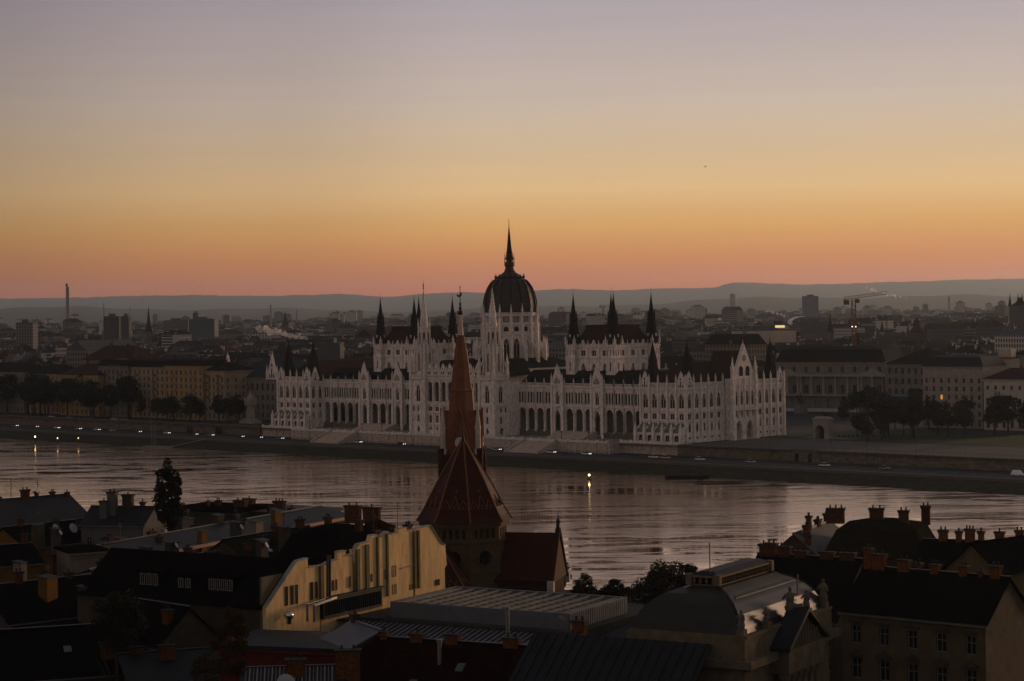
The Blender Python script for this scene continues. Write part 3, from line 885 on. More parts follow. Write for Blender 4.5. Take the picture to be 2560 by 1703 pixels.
# chambers
for s in (-1, 1):
    ch = MB().build('chamber_hall', M_STONE, PA, (s * 65, DY, 0))
    mb = MB()
    HX, HY = 12.2, 13.6
    RC = lambda n: [(24, 36.0, n, 2.9, 28.0, 33.6, 'point', 'bifora', .8), (36.0, 41.2, n, 2.6, 36.8, 39.6, 'rect', 'mull', .6)]
    for rz, ox, oy, L in ((0, -HX, -HY, 2 * HX), (R(90), HX, -HY, 2 * HY), (R(180), HX, HY, 2 * HX), (R(-90), -HX, HY, 2 * HY)):
        n = 3
        wall_rows(mb, ch, ox + (2.4 * math.cos(rz)), oy + 2.4 * math.sin(rz), rz, L - 4.8, RC(n), M_STONE2, M_GLASS)
        mb.at(ox, oy, 0, rz)
        mb.box(0, L, -.35, .02, 35.8, 36.2); mb.box(0, L, -.45, .02, 40.9, 41.4)
        balus(mb, 2.4, L - 2.4, -.2, 41.4, 1.1, .6)
        for k in range(n + 1):
            x = 2.4 + (L - 4.8) * k / n
            mb.box(x - .3, x + .3, -.4, 0, 24, 42.5)
        mb.T = None
        for k in range(n):
            x = 2.4 + (L - 4.8) * (k + .5) / n
            c, sn = math.cos(rz), math.sin(rz)
            put(GAB_M, 'gable', ch, (ox + x * c + .2 * sn, oy + x * sn - .2 * c, 41.0), rz, .85)
            put(PIN5, 'pinnacle', ch, (ox + (x + 3.2) * c + .2 * sn, oy + (x + 3.2) * sn - .2 * c, 41.4), rz, .6)
    mb.box(-HX + .3, HX - .3, -HY + .3, HY - .3, 0, 24)
    ch.data = mb.mesh('chamber_hall', M_STONE)
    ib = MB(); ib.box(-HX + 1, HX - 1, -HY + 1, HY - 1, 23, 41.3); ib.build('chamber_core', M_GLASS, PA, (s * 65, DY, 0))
    rf = MB()
    rf.rectf(0, 0, HX + .1, HY + .1, 41.3, 8.2, 9.2, 50.0); rf.rectf(0, 0, 8.5, 9.5, 50.0, 8.3, 9.3, 51.2)
    ro = rf.build('chamber_roof', M_RSLATE, PA, (s * 65, DY, 0))
    for a in (-1, 1):
        for b in (-1, 1):
            t = MB()
            RTW = [(20, 36.0, 1, .8, 30, 34, 'rect', None, .3), (36.0, 41.4, 3, .55, 37.2, 40.0, 'rect', 'none', .3)]
            tw = MB().build('chamber_tower', M_STONE, PA, (s * 65 + a * HX, DY + b * HY, 0))
            for rz, ox, oy in ((0, -2.7, -2.7), (R(90), 2.7, -2.7), (R(180), 2.7, 2.7), (R(-90), -2.7, 2.7)):
                wall_rows(t, tw, ox, oy, rz, 5.4, RTW, M_STONE2, M_GLASS)
                t.at(ox, oy, 0, rz); t.box(-.15, 5.55, -.3, .02, 35.8, 36.2); t.box(-.2, 5.6, -.4, .02, 41.2, 41.7)
                t.box(0, .5, -.1, .1, 41.7, 44.5); t.T = None
                c, sn = math.cos(rz), math.sin(rz)
                put(GAB_T, 'gable', tw, (ox + 2.7 * c, oy + 2.7 * sn, 41.7), rz)
                put(PIN5, 'pinnacle', tw, (ox, oy, 42.5), 0, .8)
            t.box(-2.5, 2.5, -2.5, 2.5, 41, 41.6)
            t.box(-1.8, 1.8, -1.8, 1.8, 41.6, 44)
            tw.data = t.mesh('chamber_tower', M_STONE)
            sp = MB()
            sp.lathe(0, 0, [(3.3, 42.6), (2.75, 47), (1.9, 53.0), (2.05, 53.3), (2.05, 54.0), (1.5, 54.3), (1.2, 57), (.45, 62.5), (.12, 65.2), (.22, 65.5), (.05, 65.8), (.05, 68.4)], 8, 0, math.pi / 8)
            for q in range(4):
                an = math.pi / 2 * q
                sp.lathe(2.1 * math.cos(an), 2.1 * math.sin(an), [(.22, 52), (.22, 55.5), (.03, 58)], 5)
            sp.build('spire', M_SLATE, tw)
REVEAL[0] = 1.0

# ------------------------------------------------------------------ generic building block used on both banks
def chimney_mesh(w, d, h, pots, m):
    mb = MB()
    mb.box(-w / 2, w / 2, -d / 2, d / 2, 0, h)
    mb.box(-w / 2 - .12, w / 2 + .12, -d / 2 - .12, d / 2 + .12, h - .35, h - .1)
    mb.box(-w / 2 - .2, w / 2 + .2, -d / 2 - .2, d / 2 + .2, h - .1, h + .08, 1)
    for k in range(pots):
        mb.lathe(-w / 2 + w * (k + .5) / pots, 0, [(.14, h + .08), (.12, h + .5), (.17, h + .52), (.17, h + .6)], 8, 1)
    return mb.mesh('chimney', [m, mat('sooty cap', (.022, .02, .018), .9, .3, 2.0)])
CHIM = {}
CJ = random.Random(44)
def chimney(par, x, y, z, w=1.2, d=.7, h=2.2, pots=2, m=None, rz=0):
    m = m or mat('old brick', (.070, .030, .017), .95, .5, 1.5, .3, 6.0, spec=.02)
    w, d, h, pots = round(w * .85, 2), round(d * .9, 2), round(.8 + (h - .8) * .72 + CJ.uniform(-.25, .35), 1), min(pots, CJ.choice((1, 2, 2, 3)))
    key = (w, d, h, pots, m.name)
    if key not in CHIM: CHIM[key] = chimney_mesh(w, d, h, pots, m)
    return put(CHIM[key], 'chimney', par, (x, y, z), rz)
def roof_mesh(kind, L, D, H, rh, ov, m, edge=None, mans=.55):
    mb = MB()
    t = .22
    if kind == 'flat':
        mb.box(-ov, L + ov, -ov, D + ov, H, H + rh)
    elif kind == 'hip':
        i = min(D / 2, L / 2) * .9
        b = [(-ov, -ov), (L + ov, -ov), (L + ov, D + ov), (-ov, D + ov)]
        mb.frus([(x, y, H) for x, y in b], [(x, y, H + t) for x, y in b])
        tp = [(i, D / 2 - .15, H + rh), (L - i, D / 2 - .15, H + rh), (L - i, D / 2 + .15, H + rh), (i, D / 2 + .15, H + rh)]
        mb.frus([(x, y, H + t) for x, y in b], tp)
    elif kind == 'mansard':
        b = [(-ov, -ov), (L + ov, -ov), (L + ov, D + ov), (-ov, D + ov)]
        i = rh * .32
        c = [(i, i), (L - i, i), (L - i, D - i), (i, D - i)]
        mb.frus([(x, y, H) for x, y in b], [(x, y, H + t) for x, y in b])
        mb.frus([(x, y, H + t) for x, y in b], [(x, y, H + rh * .8) for x, y in c])
        i2 = i + D * .25
        e = [(i2, i2), (L - i2, i2), (L - i2, D - i2), (i2, D - i2)]
        mb.frus([(x, y, H + rh * .8) for x, y in c], [(x, y, H + rh) for x, y in e])
    else:                                                       # gable, ridge along x
        for s in (0, 1):
            y0, y1 = (-ov, D / 2) if s == 0 else (D + ov, D / 2)
            z0 = H - ov * rh / (D / 2)
            mb.frus([(-ov, y0, z0), (L + ov, y0, z0), (L + ov, y1, H + rh), (-ov, y1, H + rh)],
                    [(-ov, y0, z0 + t), (L + ov, y0, z0 + t), (L + ov, y1, H + rh + t), (-ov, y1, H + rh + t)])
        mb.box(-ov, L + ov, D / 2 - .18, D / 2 + .18, H + rh, H + rh + t + .12)
    return mb.mesh('roof', m)
def block(name, label, cat, loc, rz, L, D, H, rows, mw, mr, roof='gable', rh=5, side=None, left=None, mf=None, mg=None, ov=.5, chim=(), cornice=True, group=None, chm=None, base=0.0):
    """front runs along local x facing -y; rows / side / left = wall_rows specs for the front, right and left walls"""
    t = thing(name, label, cat, loc, rz, group)
    mf = mf or mat('window frame paint', (.20, .19, .175), .7, .1, 2.0); mg = mg or M_GLASS
    w = MB().build('wall', mw, t)
    mb = MB()
    wall_rows(mb, w, 0, 0, 0, L, rows, mf, mg)
    if side: wall_rows(mb, w, L, 0, R(90), D, side, mf, mg)
    else: mb.box(L - .2, L, 0, D, base, H)
    if left: wall_rows(mb, w, 0, D, R(-90), D, left, mf, mg)
    else: mb.box(0, .2, .01, D, base, H)
    mb.box(.2, L - .2, D - .2, D, base, H)
    mb.box(.9, L - .9, .9, D - .9, base, H - .05)
    if roof == 'gable':
        for x in (0.02, L - .22): mb.frus([(x, 0, H), (x, D, H), (x, D / 2, H + rh), (x, D / 2 - .01, H + rh)], [(x + .2, 0, H), (x + .2, D, H), (x + .2, D / 2, H + rh), (x + .2, D / 2 - .01, H + rh)])
    w.data = mb.mesh('wall', mw)
    if cornice:
        for z, p in ((H - .35, .45), (H - .9, .18), (H * .32, .12)):
            c = MB()
            c.box(-p, L + p, -p, -.02, z, z + .3)
            if side: c.box(L + .02, L + p, -p, D, z, z + .3)
            if left: c.box(-p, -.02, -p, D, z, z + .3)
            c.build('cornice', mw, t)
    r = put(roof_mesh(roof, L, D, H, rh, ov, mr), 'roof', t)
    for q in chim:
        x, y, h = q[:3]
        chimney(t, x, y, H + (rh * (1 - abs(y - D / 2) / (D / 2)) - .6 if roof in ('gable', 'hip') else rh - .4), q[3] if len(q) > 3 else 1.5, .8, h, 3, chm)
    return t
def rows_std(n, H, ground=4.2, fl=3.5, w=1.15, h=1.9, kind='rect', bars='cross', top=.9, dp=.3):
    out, z = [(0, ground, n, w * 1.1, .9, ground - .7, kind, bars, dp)], ground
    while z + fl <= H - top + .01:
        out.append((z, z + fl, n, w, z + .85, z + .85 + h, kind, bars, dp)); z += fl
    if z < H: out.append((z, H, 0, 0, 0, 0, '', None, 0))
    return out

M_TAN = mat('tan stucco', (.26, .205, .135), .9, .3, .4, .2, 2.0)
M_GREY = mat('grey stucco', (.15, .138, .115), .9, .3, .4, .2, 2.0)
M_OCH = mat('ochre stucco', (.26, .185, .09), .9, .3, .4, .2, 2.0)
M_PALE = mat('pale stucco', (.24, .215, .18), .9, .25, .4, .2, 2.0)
M_BLUE = mat('blue grey slate', (.012, .015, .022), .8, .3, .5, .2, 3.0)
M_RED = mat('dark red tile', (.028, .009, .007), .85, .35, .5, .3, 3.0)
def at_local(x, y): v = PL(x, y, 0); return (v.x, v.y, 0)

# north of the parliament: ministry with blue roof and gothic gables
x0, x1 = SX(563, 30), SX(716, 30)
t = block('ministry_building', 'stone office block with blue slate roof and pointed gables beside the northern pavilion', 'building', at_local(x0, 30), LRZ, x1 - x0, 40, 23.6,
          [(0, 5, 12, 1.5, 1.2, 4.0, 'rect', 'mull', .4), (5, 10, 12, 1.5, 5.8, 8.8, 'rect', 'mull', .4), (10, 15, 12, 1.5, 10.8, 13.8, 'rect', 'mull', .4), (15, 23.6, 12, 1.7, 16.2, 20.2, 'round', 'mull', .4)],
          M_GREY, M_BLUE, 'hip', 11.0, side=None)
for px in (572, 683):
    gx = SX(px, 30) - x0
    put(gable_mesh(7, 13, .8, 3), 'gable', t, (gx, -.5, 22.5))
    for q in (-4.2, 4.2): put(PIN8, 'pinnacle', t, (gx + q, -.3, 22.5), 0, 1.0)
# riverside apartment row
SPEC = [(246, 322, 29.5, M_GREY, 'grey apartment house with studio glass roof, first of the riverside row', 7, 'mansard', 4.2),
        (322, 412, 29.0, M_TAN, 'cream apartment house with slate mansard, second in the riverside row', 8, 'mansard', 4.5),
        (412, 508, 30.0, M_OCH, 'ochre apartment house with stacked balconies in the riverside row', 8, 'mansard', 4.0),
        (508, 562, 27.5, M_TAN, 'tan corner apartment house next to the blue roofed ministry', 5, 'hip', 4.5)]
for k, (pa, pb, H, mw, lab, n, rk, rh) in enumerate(SPEC):
    yy = 12 + (k % 2) * 2
    x, x2 = SX(pa, yy, 15), SX(pb, yy, 15)
    L = x2 - x
    t = block('apartment_house', lab, 'building', at_local(x, yy), LRZ, L - .3, 22, H, rows_std(n, H, 4.6, 3.9, 1.5, 2.5), mw, M_SLATE, rk, rh, side=rows_std(4, H, 4.6, 3.9, 1.2, 2.3) if k == 3 else None, group='riverside apartment row')
    for fl in range(2, 6):
        for bx in (L * .25, L * .75):
            b = MB(); b.box(bx - 1.6, bx + 1.6, -1.1, -.01, 4.6 + fl * 3.9, 4.8 + fl * 3.9)
            b.box(bx - 1.6, bx + 1.6, -1.1, -1.0, 5.6 + fl * 3.9, 5.7 + fl * 3.9)
            for q in range(12): b.box(bx - 1.6 + q * .28, bx - 1.52 + q * .28, -1.08, -1.02, 4.8 + fl * 3.9, 5.6 + fl * 3.9)
            b.build('balcony', M_IRON if k != 2 else mw, t)
    if k == 0:
        for q in range(7):
            g = MB(); g.bar((0, -.6, .2), (2.5, 4, 4.2), .32, .3)
            g.build('glazing_rib', M_PALE, t, (11 + q * 1.7, 0, H))
    for q in range(3): chimney(t, L * (.2 + .3 * q), 13, H + rh - .6, 2.2, .9, 2.4, 4)
# further upstream, half hidden by trees
SP2 = [(150, 246, 8, 24, M_OCH, M_RED, 'ochre house with dark red roof upstream of the apartment row', 6.5),
       (62, 148, 14, 24, M_TAN, M_SLATE, 'long tan house with dark roof behind the riverside trees', 5.5),
       (-70, 60, 12, 25, M_GREY, M_SLATE, 'grey house with hipped roof at the upstream edge', 5.5),
       (205, 330, 60, 31, M_GREY, M_RED, 'big block with wide dark red roof behind the apartment row', 9.0)]
for pa, pb, y, H, mw, mr, lab, rh in SP2:
    x = SX(pa, y, 15); L = SX(pb, y, 15) - x
    t = block('apartment_house', lab, 'building', at_local(x, y), LRZ, L, 24, H, rows_std(int(L / 4.4), H, 4.4, 3.7, 1.35, 2.3), mw, mr, 'hip', rh, chim=((L * .3, 12, 2.5), (L * .6, 13, 2.5)))

# south of the parliament: palace with giant colonnade and its neighbours, turned a little away from the river
def span(pa, da, pb, db):
    a, b = P(pa, 900, da), P(pb, 900, db)
    return (a.x, a.y, 0), math.atan2(b.y - a.y, b.x - a.x), math.hypot(b.x - a.x, b.y - a.y)
lc, rz, LL = span(1940, 1166, 2213, 1136)
pal = block('palace_of_justice', 'wide grey palace with giant columns, arcade and dark mansard behind the square', 'building', lc, rz, LL, 36, 27.5,
            [(0, 9.2, 9, 4.2, .2, 8.0, 'round', None, 1.6), (9.2, 20.2, 9, 2.2, 10.2, 15.0, 'rect', 'mull', .5), (20.2, 27.5, 9, 1.9, 21.6, 25.0, 'rect', 'mull', .5)], M_GREY, M_SLATE, 'mansard', 8.5)
mb = MB()
for k in range(10):
    x = LL * k / 9
    for q in ((-.9, .9) if k in (0, 2, 7, 9) else (0,)):
        c = MB(); c.lathe(0, 0, [(.95, 9.4), (.95, 9.9), (.72, 10.3), (.62, 18.4), (.95, 19.0), (.95, 19.5)], 10)
        c.build('column', M_PALE, pal, (min(LL - 1, max(1, x + q)), -1.3, 0))
mb.box(-.3, LL + .3, -2.3, -.02, 19.5, 20.6); mb.box(-.3, LL + .3, -2.3, -.02, 8.7, 9.4)
for cx in (7, LL - 7): mb.frus([(cx - 7.5, -2.4, 20.6), (cx + 7.5, -2.4, 20.6), (cx, -2.4, 23.6), (cx - .01, -2.4, 23.6)], [(cx - 7.5, -.02, 20.6), (cx + 7.5, -.02, 20.6), (cx, -.02, 23.6), (cx - .01, -.02, 23.6)])
mb.build('entablature', M_PALE, pal)
lc2, rz2, L2 = span(2215, 1134, 2330, 1112)
block('office_palace', 'grey palace wing with three rows of tall round windows beside the colonnade', 'building', lc2, rz2, L2, 34, 26.5,
      [(0, 9, 7, 2.0, 2.0, 7.0, 'rect', 'mull', .4), (9, 14.5, 7, 1.9, 10, 13.4, 'round', 'mull', .4), (14.5, 20, 7, 1.9, 15.4, 18.8, 'round', 'mull', .4), (20, 26.5, 7, 1.9, 21, 24.6, 'round', 'mull', .4)], M_GREY, M_SLATE, 'hip', 8)
lc3, rz3, L3 = span(2306, 992, 2456, 974)
hb = block('corner_house', 'tall pale corner house with dark blue mansard and one lit orange window', 'building', lc3, rz3, L3, 26, 29,
           rows_std(8, 29, 4.8, 3.9, 1.25, 2.3), M_PALE, M_BLUE, 'mansard', 5.5, left=rows_std(6, 29, 4.8, 3.9, 1.25, 2.3), chim=((20, 20, 4),))
lw = MB(); lw.box(-.6, .6, -.02, .02, 0, 2.2)
lw.build('lit_window', mat('lamp lit curtain', (.5, .2, .03), .6, .2, 1.0, emit=(1.0, .42, .05), estr=.55), hb, (L3 * 2.5 / 8, .27, 4.8 + 3.9 * 2 + .9))
lc4, rz4, L4 = span(2458, 966, 2640, 944)
block('white_house', 'white riverside house with dark red roof and arched first floor windows', 'building', lc4, rz4, L4, 20, 23.5,
      [(0, 5, 9, 1.6, 1.0, 4.2, 'rect', 'mull', .4), (5, 10.5, 9, 1.9, 6.0, 9.6, 'round', 'mull', .4), (10.5, 16.4, 9, 1.6, 11.4, 14.6, 'rect', 'mull', .4), (16.4, 23.5, 9, 1.3, 18.6, 20.6, 'rect', 'mull', .4)], mat('white stucco', (.36, .325, .28), .9, .2, .4), M_RED, 'hip', 5)
lc5, rz5, L5 = span(2466, 1006, 2528, 1000)
fw = block('firewall_house', 'bare pale firewall house rising behind the white riverside house', 'building', lc5, rz5, L5, 14, 32, [(0, 32, 0, 0, 0, 0, '', None, 0)], mat('bare plaster', (.34, .29, .225), .9, .2, .3), M_SLATE, 'flat', .5, cornice=False)
m2 = MB(); m2.box(L5 * .48, L5, -.2, 8, 32.5, 36.5); m2.build('lift_tower', MATS['bare plaster'], fw)
lc6, rz6, L6 = span(2528, 1030, 2680, 1010)
block('apartment_house', 'tall dim apartment block with dark roof at the downstream edge', 'building', lc6, rz6, L6, 26, 33, rows_std(9, 33), M_GREY, M_SLATE, 'hip', 5)

# monument with crouching figures north of the parliament
mo = thing('column_monument', 'pale stone pillar monument crowned by carved figures beside the northern pavilion', 'monument', PL(SX(626, 4, 8), 4, 0), LRZ)
mb = MB(); mb.box(-6, 6, -3, 3, 0, 1.6); mb.box(-4, 4, -2.2, 2.2, 1.6, 2.6)
mb.rectf(0, 0, 1.9, 1.6, 2.6, 1.5, 1.3, 9.5); mb.build('plinth', M_PALE, mo)
mb = MB(); mb.rectf(0, 0, 2.4, 2.0, 9.5, 2.7, 2.2, 12.6); mb.rectf(0, 0, 2.9, 2.4, 12.6, 2.9, 2.4, 13.4)
for s in (-1, 0, 1): mb.lathe(s * 1.6, -1.9, [(.5, 9.6), (.62, 10.6), (.4, 11.6), (.32, 12.0), (.34, 12.4), (.05, 12.8)], 8)
mb.build('carved_block', M_PALE, mo)
mb = MB(); mb.lathe(0, 0, [(1.9, 13.4), (1.7, 14.2), (.9, 15.0), (.75, 15.8), (.5, 16.4), (.45, 17.0), (.05, 17.5)], 9); mb.lathe(1.1, 0, [(.8, 13.4), (.7, 14.6), (.4, 15.4), (.02, 15.9)], 8); mb.lathe(-1.2, .2, [(.8, 13.4), (.6, 14.4), (.02, 15.2)], 8)
mb.build('crowning_figures', M_PALE, mo)
# stone portal over the quay stairs south of the parliament
g0 = G(2058, 1098, 0)
po = thing('stone_portal', 'small pale stone portal with dark arch above the quay wall', 'monument', (g0.x, g0.y, 0), LRZ)
mb = MB(); mb.at(-4, -2); opening(mb, 0, 8, 0, 8.6, 3.6, 4.6, .1, 6.2, 'round', 4); mb.T = None
mb.box(-4, -3.9, -2, 2, 0, 8.6); mb.box(3.9, 4, -2, 2, 0, 8.6); mb.box(-4.3, 4.3, -2.3, 2.3, 8.6, 9.2); mb.box(-4, 4, 1.9, 2, 0, 8.6)
mb.rectf(0, 0, 3.8, 2, 9.2, 3.0, 1.4, 9.9); mb.build('arch', M_PALE, po)
mb = MB(); mb.box(-2.6, 2.0, 1.7, 1.88, 0, 6.2); mb.build('dark_recess', M_GLASS, po)
mb = MB(); mb.rectf(0, -1, 6.4, 4, -1.2, 5.0, 3.2, 0); mb.build('pedestal', M_PALE, po)
q0 = G(2058, 1150, ZR); lq = LP(q0)
qp = thing('quay_gatehouse', 'pale stone gate with two dark doorways at the foot of the quay wall', 'gate', PL(lq[0], -17.3, ZR), LRZ)
mb = MB(); mb.rectf(0, -1.0, 9, 1.6, 0, 5.5, 1.2, 5.4); mb.build('gate_front', M_WALLD, qp)
for x in (-3.2, 3.2):
    mb = MB(); mb.box(x - .9, x + .9, -2.62, -2.3, 0, 3.4); mb.build('doorway', M_GLASS, qp)
# doorways in the northern quay wall
for xx, w_, h_ in ((438, 20, 3.2), (562, 22, 4.0)):
    gg = LP(G(xx, 1085, ZR))
    mb = MB(); mb.box(gg[0] - w_ / 8, gg[0] + w_ / 8, -19.06, -19.01, ZR, ZR + h_); mb.build('gate_opening', M_GLASS, wall)
# hoarding and banner before the palace
bn = thing('banner_fence', 'long white banner fence with printed marks in front of the palace arcade', 'fence', P(1945, 1040, 1158).to_tuple()[:2] + (0,), rz)
for k in range(9):
    mb = MB(); mb.box(k * 5.2, k * 5.2 + 5.1, -.05, .05, .3, 2.2); mb.build('panel', mat('white banner', (.45, .45, .47), .7, .3, 1.2, col2=(.16, .16, .18)), bn)
bb = thing('blue_hoarding', 'dark blue advertising hoarding on the building beside the palace', 'hoarding', (lc2[0] + .3, lc2[1] - 1.2, 0), rz2)
mb = MB(); mb.box(0, 20, -.3, -.02, 2, 9); mb.build('board', mat('blue hoarding', (.012, .022, .075), .6, .25, .4), bb)
mb = MB()
for x in (0, 7, 13, 19.6): mb.box(x, x + .4, -.2, .2, 0, 2)
mb.build('prop', M_IRON, bb)
# rider statue on the square
rs_ = thing('rider_statue', 'dark equestrian statue on a pedestal before the palace arcade', 'statue', (P(2002, 1040, 1135).x, 1135, 0), LRZ)
mb = MB(); mb.rectf(0, 0, 2.2, 3.6, 0, 1.8, 3.2, 5); mb.build('pedestal', M_GREY, rs_)
mb = MB()
mb.rectf(0, 0, .7, 1.7, 7.0, .6, 1.5, 8.6); mb.bar((0, -1.6, 8.2), (0, -2.6, 10.2), .8, .9); mb.bar((0, -2.5, 10.1), (0, -3.4, 9.5), .5, .55); mb.bar((0, 1.6, 8.2), (0, 2.5, 6.6), .3, .3)
for sx in (-.4, .4):
    for sy in (-1.3, 1.3): mb.bar((sx, sy, 7.2), (sx, sy + (.5 if sx > 0 else -.2), 5), .32, .32)
mb.lathe(0, .1, [(.5, 8.3), (.62, 9.2), (.5, 10.2), (.2, 10.5), (.3, 10.9), (.28, 11.3), (.03, 11.6)], 8); mb.bar((.5, .1, 10), (1.0, -.8, 9.4), .25, .25); mb.bar((-.4, 0, 8.5), (-.6, -.6, 7.0), .3, .3); mb.bar((.4, 0, 8.5), (.6, -.6, 7.0), .3, .3)
mb.build('rider', mat('bronze', (.03, .03, .026), .5, .3, 2.0), rs_)

# ------------------------------------------------------------------ trees
def leaf_mesh(name, n, rx, ry, rz_, size, clumps, m, seed, zc=0, gap=.55, pointy=0.0, open_=0.0):
    """many small leaf faces gathered in clumps through the crown"""
    rnd = random.Random(seed)
    mb = MB()
    cl = []
    for _ in range(clumps):
        while True:
            a = [rnd.uniform(-1, 1) for _ in range(3)]
            r = sum(q * q for q in a)
            if .12 < r < 1: break
        k = 1 - pointy * max(0, a[2])
        cl.append((a[0] * rx * .78 * k, a[1] * ry * .78 * k, zc + a[2] * rz_ * .82, rnd.uniform(.55, 1.15)))
    base = min(rx, ry) * gap * (14 / clumps) ** .33
    for i in range(n):
        c = cl[rnd.randrange(clumps)]
        d = Vector((rnd.gauss(0, 1), rnd.gauss(0, 1), rnd.gauss(0, 1))).normalized() * base * c[3] * rnd.uniform(.45, 1.0)
        p = Vector(c[:3]) + Vector((d.x, d.y, d.z * .85))
        s = size * rnd.uniform(.6, 1.4)
        u = Vector((rnd.gauss(0, 1), rnd.gauss(0, 1), rnd.gauss(0, 1))).normalized()
        w = u.cross(Vector((rnd.gauss(0, 1), rnd.gauss(0, 1), rnd.gauss(0, 1)))).normalized()
        mb.poly([p - u * s, p + w * s * .55, p + u * s, p - w * s * .55], 1 if rnd.random() < .35 else 0)
    return mb.mesh(name, m)
def limb_mesh(h, r, n, spread, seed, top=.8):
    rnd = random.Random(seed); mb = MB()
    mb.lathe(0, 0, [(r * 1.4, 0), (r, h * .12), (r * .75, h * .5), (r * .3, h * top)], 8)
    for k in range(n):
        a = 2 * math.pi * k / n + rnd.uniform(-.3, .3); z = h * rnd.uniform(.25, .6)
        e = Vector((math.cos(a) * spread, math.sin(a) * spread, z + h * rnd.uniform(.15, .35)))
        mb.bar((0, 0, z), e * 1.0, r * .5, r * .5)
    return mb.mesh('trunk', M_BARK)
M_L1 = mat('dark leaf', (.010, .012, .005), .9, .3, 1.0); M_L2 = mat('dusty leaf', (.017, .016, .007), .9, .3, 1.0)
M_A1 = mat('autumn leaf', (.036, .024, .008), .9, .3, 1.0); M_A2 = mat('rust leaf', (.036, .015, .006), .9, .3, 1.0)
CROWN = [leaf_mesh('crown', 1500, 5.0, 5.0, 5.2, .55, 26, [M_L1, M_L2], 11 + k, 9.5) for k in range(3)] + [leaf_mesh('crown', 1500, 4.6, 4.6, 5.6, .55, 24, [M_L2, M_A1], 31, 9.5)]
TRUNK = limb_mesh(10, .35, 6, 3.2, 3)
def tree(x, y, sc, k, lab, grp, z=0):
    t = thing('broadleaf_tree', lab, 'tree', (x, y, z), random.uniform(0, 6), grp)
    t.scale = (sc * random.uniform(.85, 1.15), sc * random.uniform(.85, 1.15), sc)
    put(CROWN[k % 4], 'crown', t); put(TRUNK, 'trunk', t)
    return t
rt = random.Random(5)
for k in range(46):                                             # left bank trees before the houses
    lx, ly = rt.uniform(-470, -165), rt.uniform(-9, 9)
    v = PL(lx, ly); px = PX((v.x, v.y, 8))[0]
    sc = rt.uniform(1.35, 1.75) if px < 330 else rt.uniform(.75, 1.05)
    if 600 < px < 690: continue
    tree(v.x, v.y, sc, k, 'dark leafy tree in the row along the upper quay upstream of the parliament', 'trees along the upstream quay')
for k in range(40):                                             # right bank park
    px, py = rt.uniform(1990, 2600), rt.uniform(1060, 1105)
    v = G(px, py, 0)
    sc = rt.uniform(.8, 1.25) if px > 2180 else rt.uniform(.5, .75)
    if 1990 < px < 2140 and py > 1075: continue
    if LP(v)[0] > 330 or LP(v)[1] < -12: continue
    tree(v.x, v.y, sc, k, 'dark leafy tree in the park beside the square downstream of the parliament', 'trees in the downstream park')
for k in range(9):
    v = P(rt.uniform(2120, 2300), 1000, rt.uniform(1050, 1110)); tree(v.x, v.y, rt.uniform(.8, 1.1), k, 'dark tree growing on the lawn before the columned palace', 'trees on the palace lawn')
# each tree named by its place in its row
ORD = ['first', 'second', 'third', 'fourth', 'fifth', 'sixth', 'seventh', 'eighth', 'ninth', 'tenth', 'eleventh', 'twelfth', 'thirteenth', 'fourteenth', 'fifteenth', 'sixteenth', 'seventeenth', 'eighteenth', 'nineteenth', 'twentieth']
TENS = ['', '', 'twenty', 'thirty', 'forty', 'fifty']
def ordinal(n): return ORD[n - 1] if n <= 20 else (TENS[n // 10] + ('-' + ORD[n % 10 - 1] if n % 10 else 'th')).replace('yth', 'ieth')
def number_row(group, fmt):
    os_ = sorted((o for o in bpy.data.objects if o.get('group') == group and not o.parent), key=lambda o: PX((o.location.x, o.location.y, 5))[0])
    for k, o in enumerate(os_): o['label'] = fmt % ordinal(k + 1)
number_row('trees along the upstream quay', 'dark leafy tree, %s from upstream in the row along the upper quay')
number_row('trees in the downstream park', 'dark leafy park tree, %s counted from the stone portal side')
number_row('trees on the palace lawn', 'dark lawn tree before the columned palace, %s from the parliament')

# ------------------------------------------------------------------ the city beyond, to the hills
def far_facade(name, wall, win, sx, sz):
    if name in MATS: return MATS[name]
    m = mat(name, wall, .9, 0)
    nt = m.node_tree; b = nt.nodes['Principled BSDF']
    tcn = nt.nodes.new('ShaderNodeTexCoord'); sp = nt.nodes.new('ShaderNodeSeparateXYZ'); nt.links.new(tcn.outputs['Object'], sp.inputs[0])
    ad = nt.nodes.new('ShaderNodeMath'); ad.operation = 'ADD'; nt.links.new(sp.outputs[0], ad.inputs[0]); nt.links.new(sp.outputs[1], ad.inputs[1])
    cb = nt.nodes.new('ShaderNodeCombineXYZ'); nt.links.new(ad.outputs[0], cb.inputs[0]); nt.links.new(sp.outputs[2], cb.inputs[1])
    br = nt.nodes.new('ShaderNodeTexBrick'); br.offset = 0
    br.inputs['Color1'].default_value = (*win, 1); br.inputs['Color2'].default_value = (*[c * 1.6 for c in win], 1); br.inputs['Mortar'].default_value = (*wall, 1)
    br.inputs['Scale'].default_value = 1.0; br.inputs['Brick Width'].default_value = sx; br.inputs['Row Height'].default_value = sz
    br.inputs['Mortar Size'].default_value = .75; br.inputs['Mortar Smooth'].default_value = .1
    nt.links.new(cb.outputs[0], br.inputs[0]); nt.links.new(br.outputs[0], b.inputs['Base Color'])
    return m
FF = [far_facade('far facade %s' % n, c, (.02, .02, .022), 2.9, 3.5) for n, c in (('grey', (.12, .112, .10)), ('tan', (.135, .122, .102)), ('pale', (.34, .315, .29)), ('ochre', (.125, .106, .080)), ('dark', (.06, .057, .053)))]
FR = [M_SLATE, M_RED, mat('rust tile', (.026, .017, .014), .9, .3, .5), mat('grey tin roof', (.06, .06, .063), .7, .3, .3), mat('brown tile', (.022, .015, .012), .9, .3, .5)]
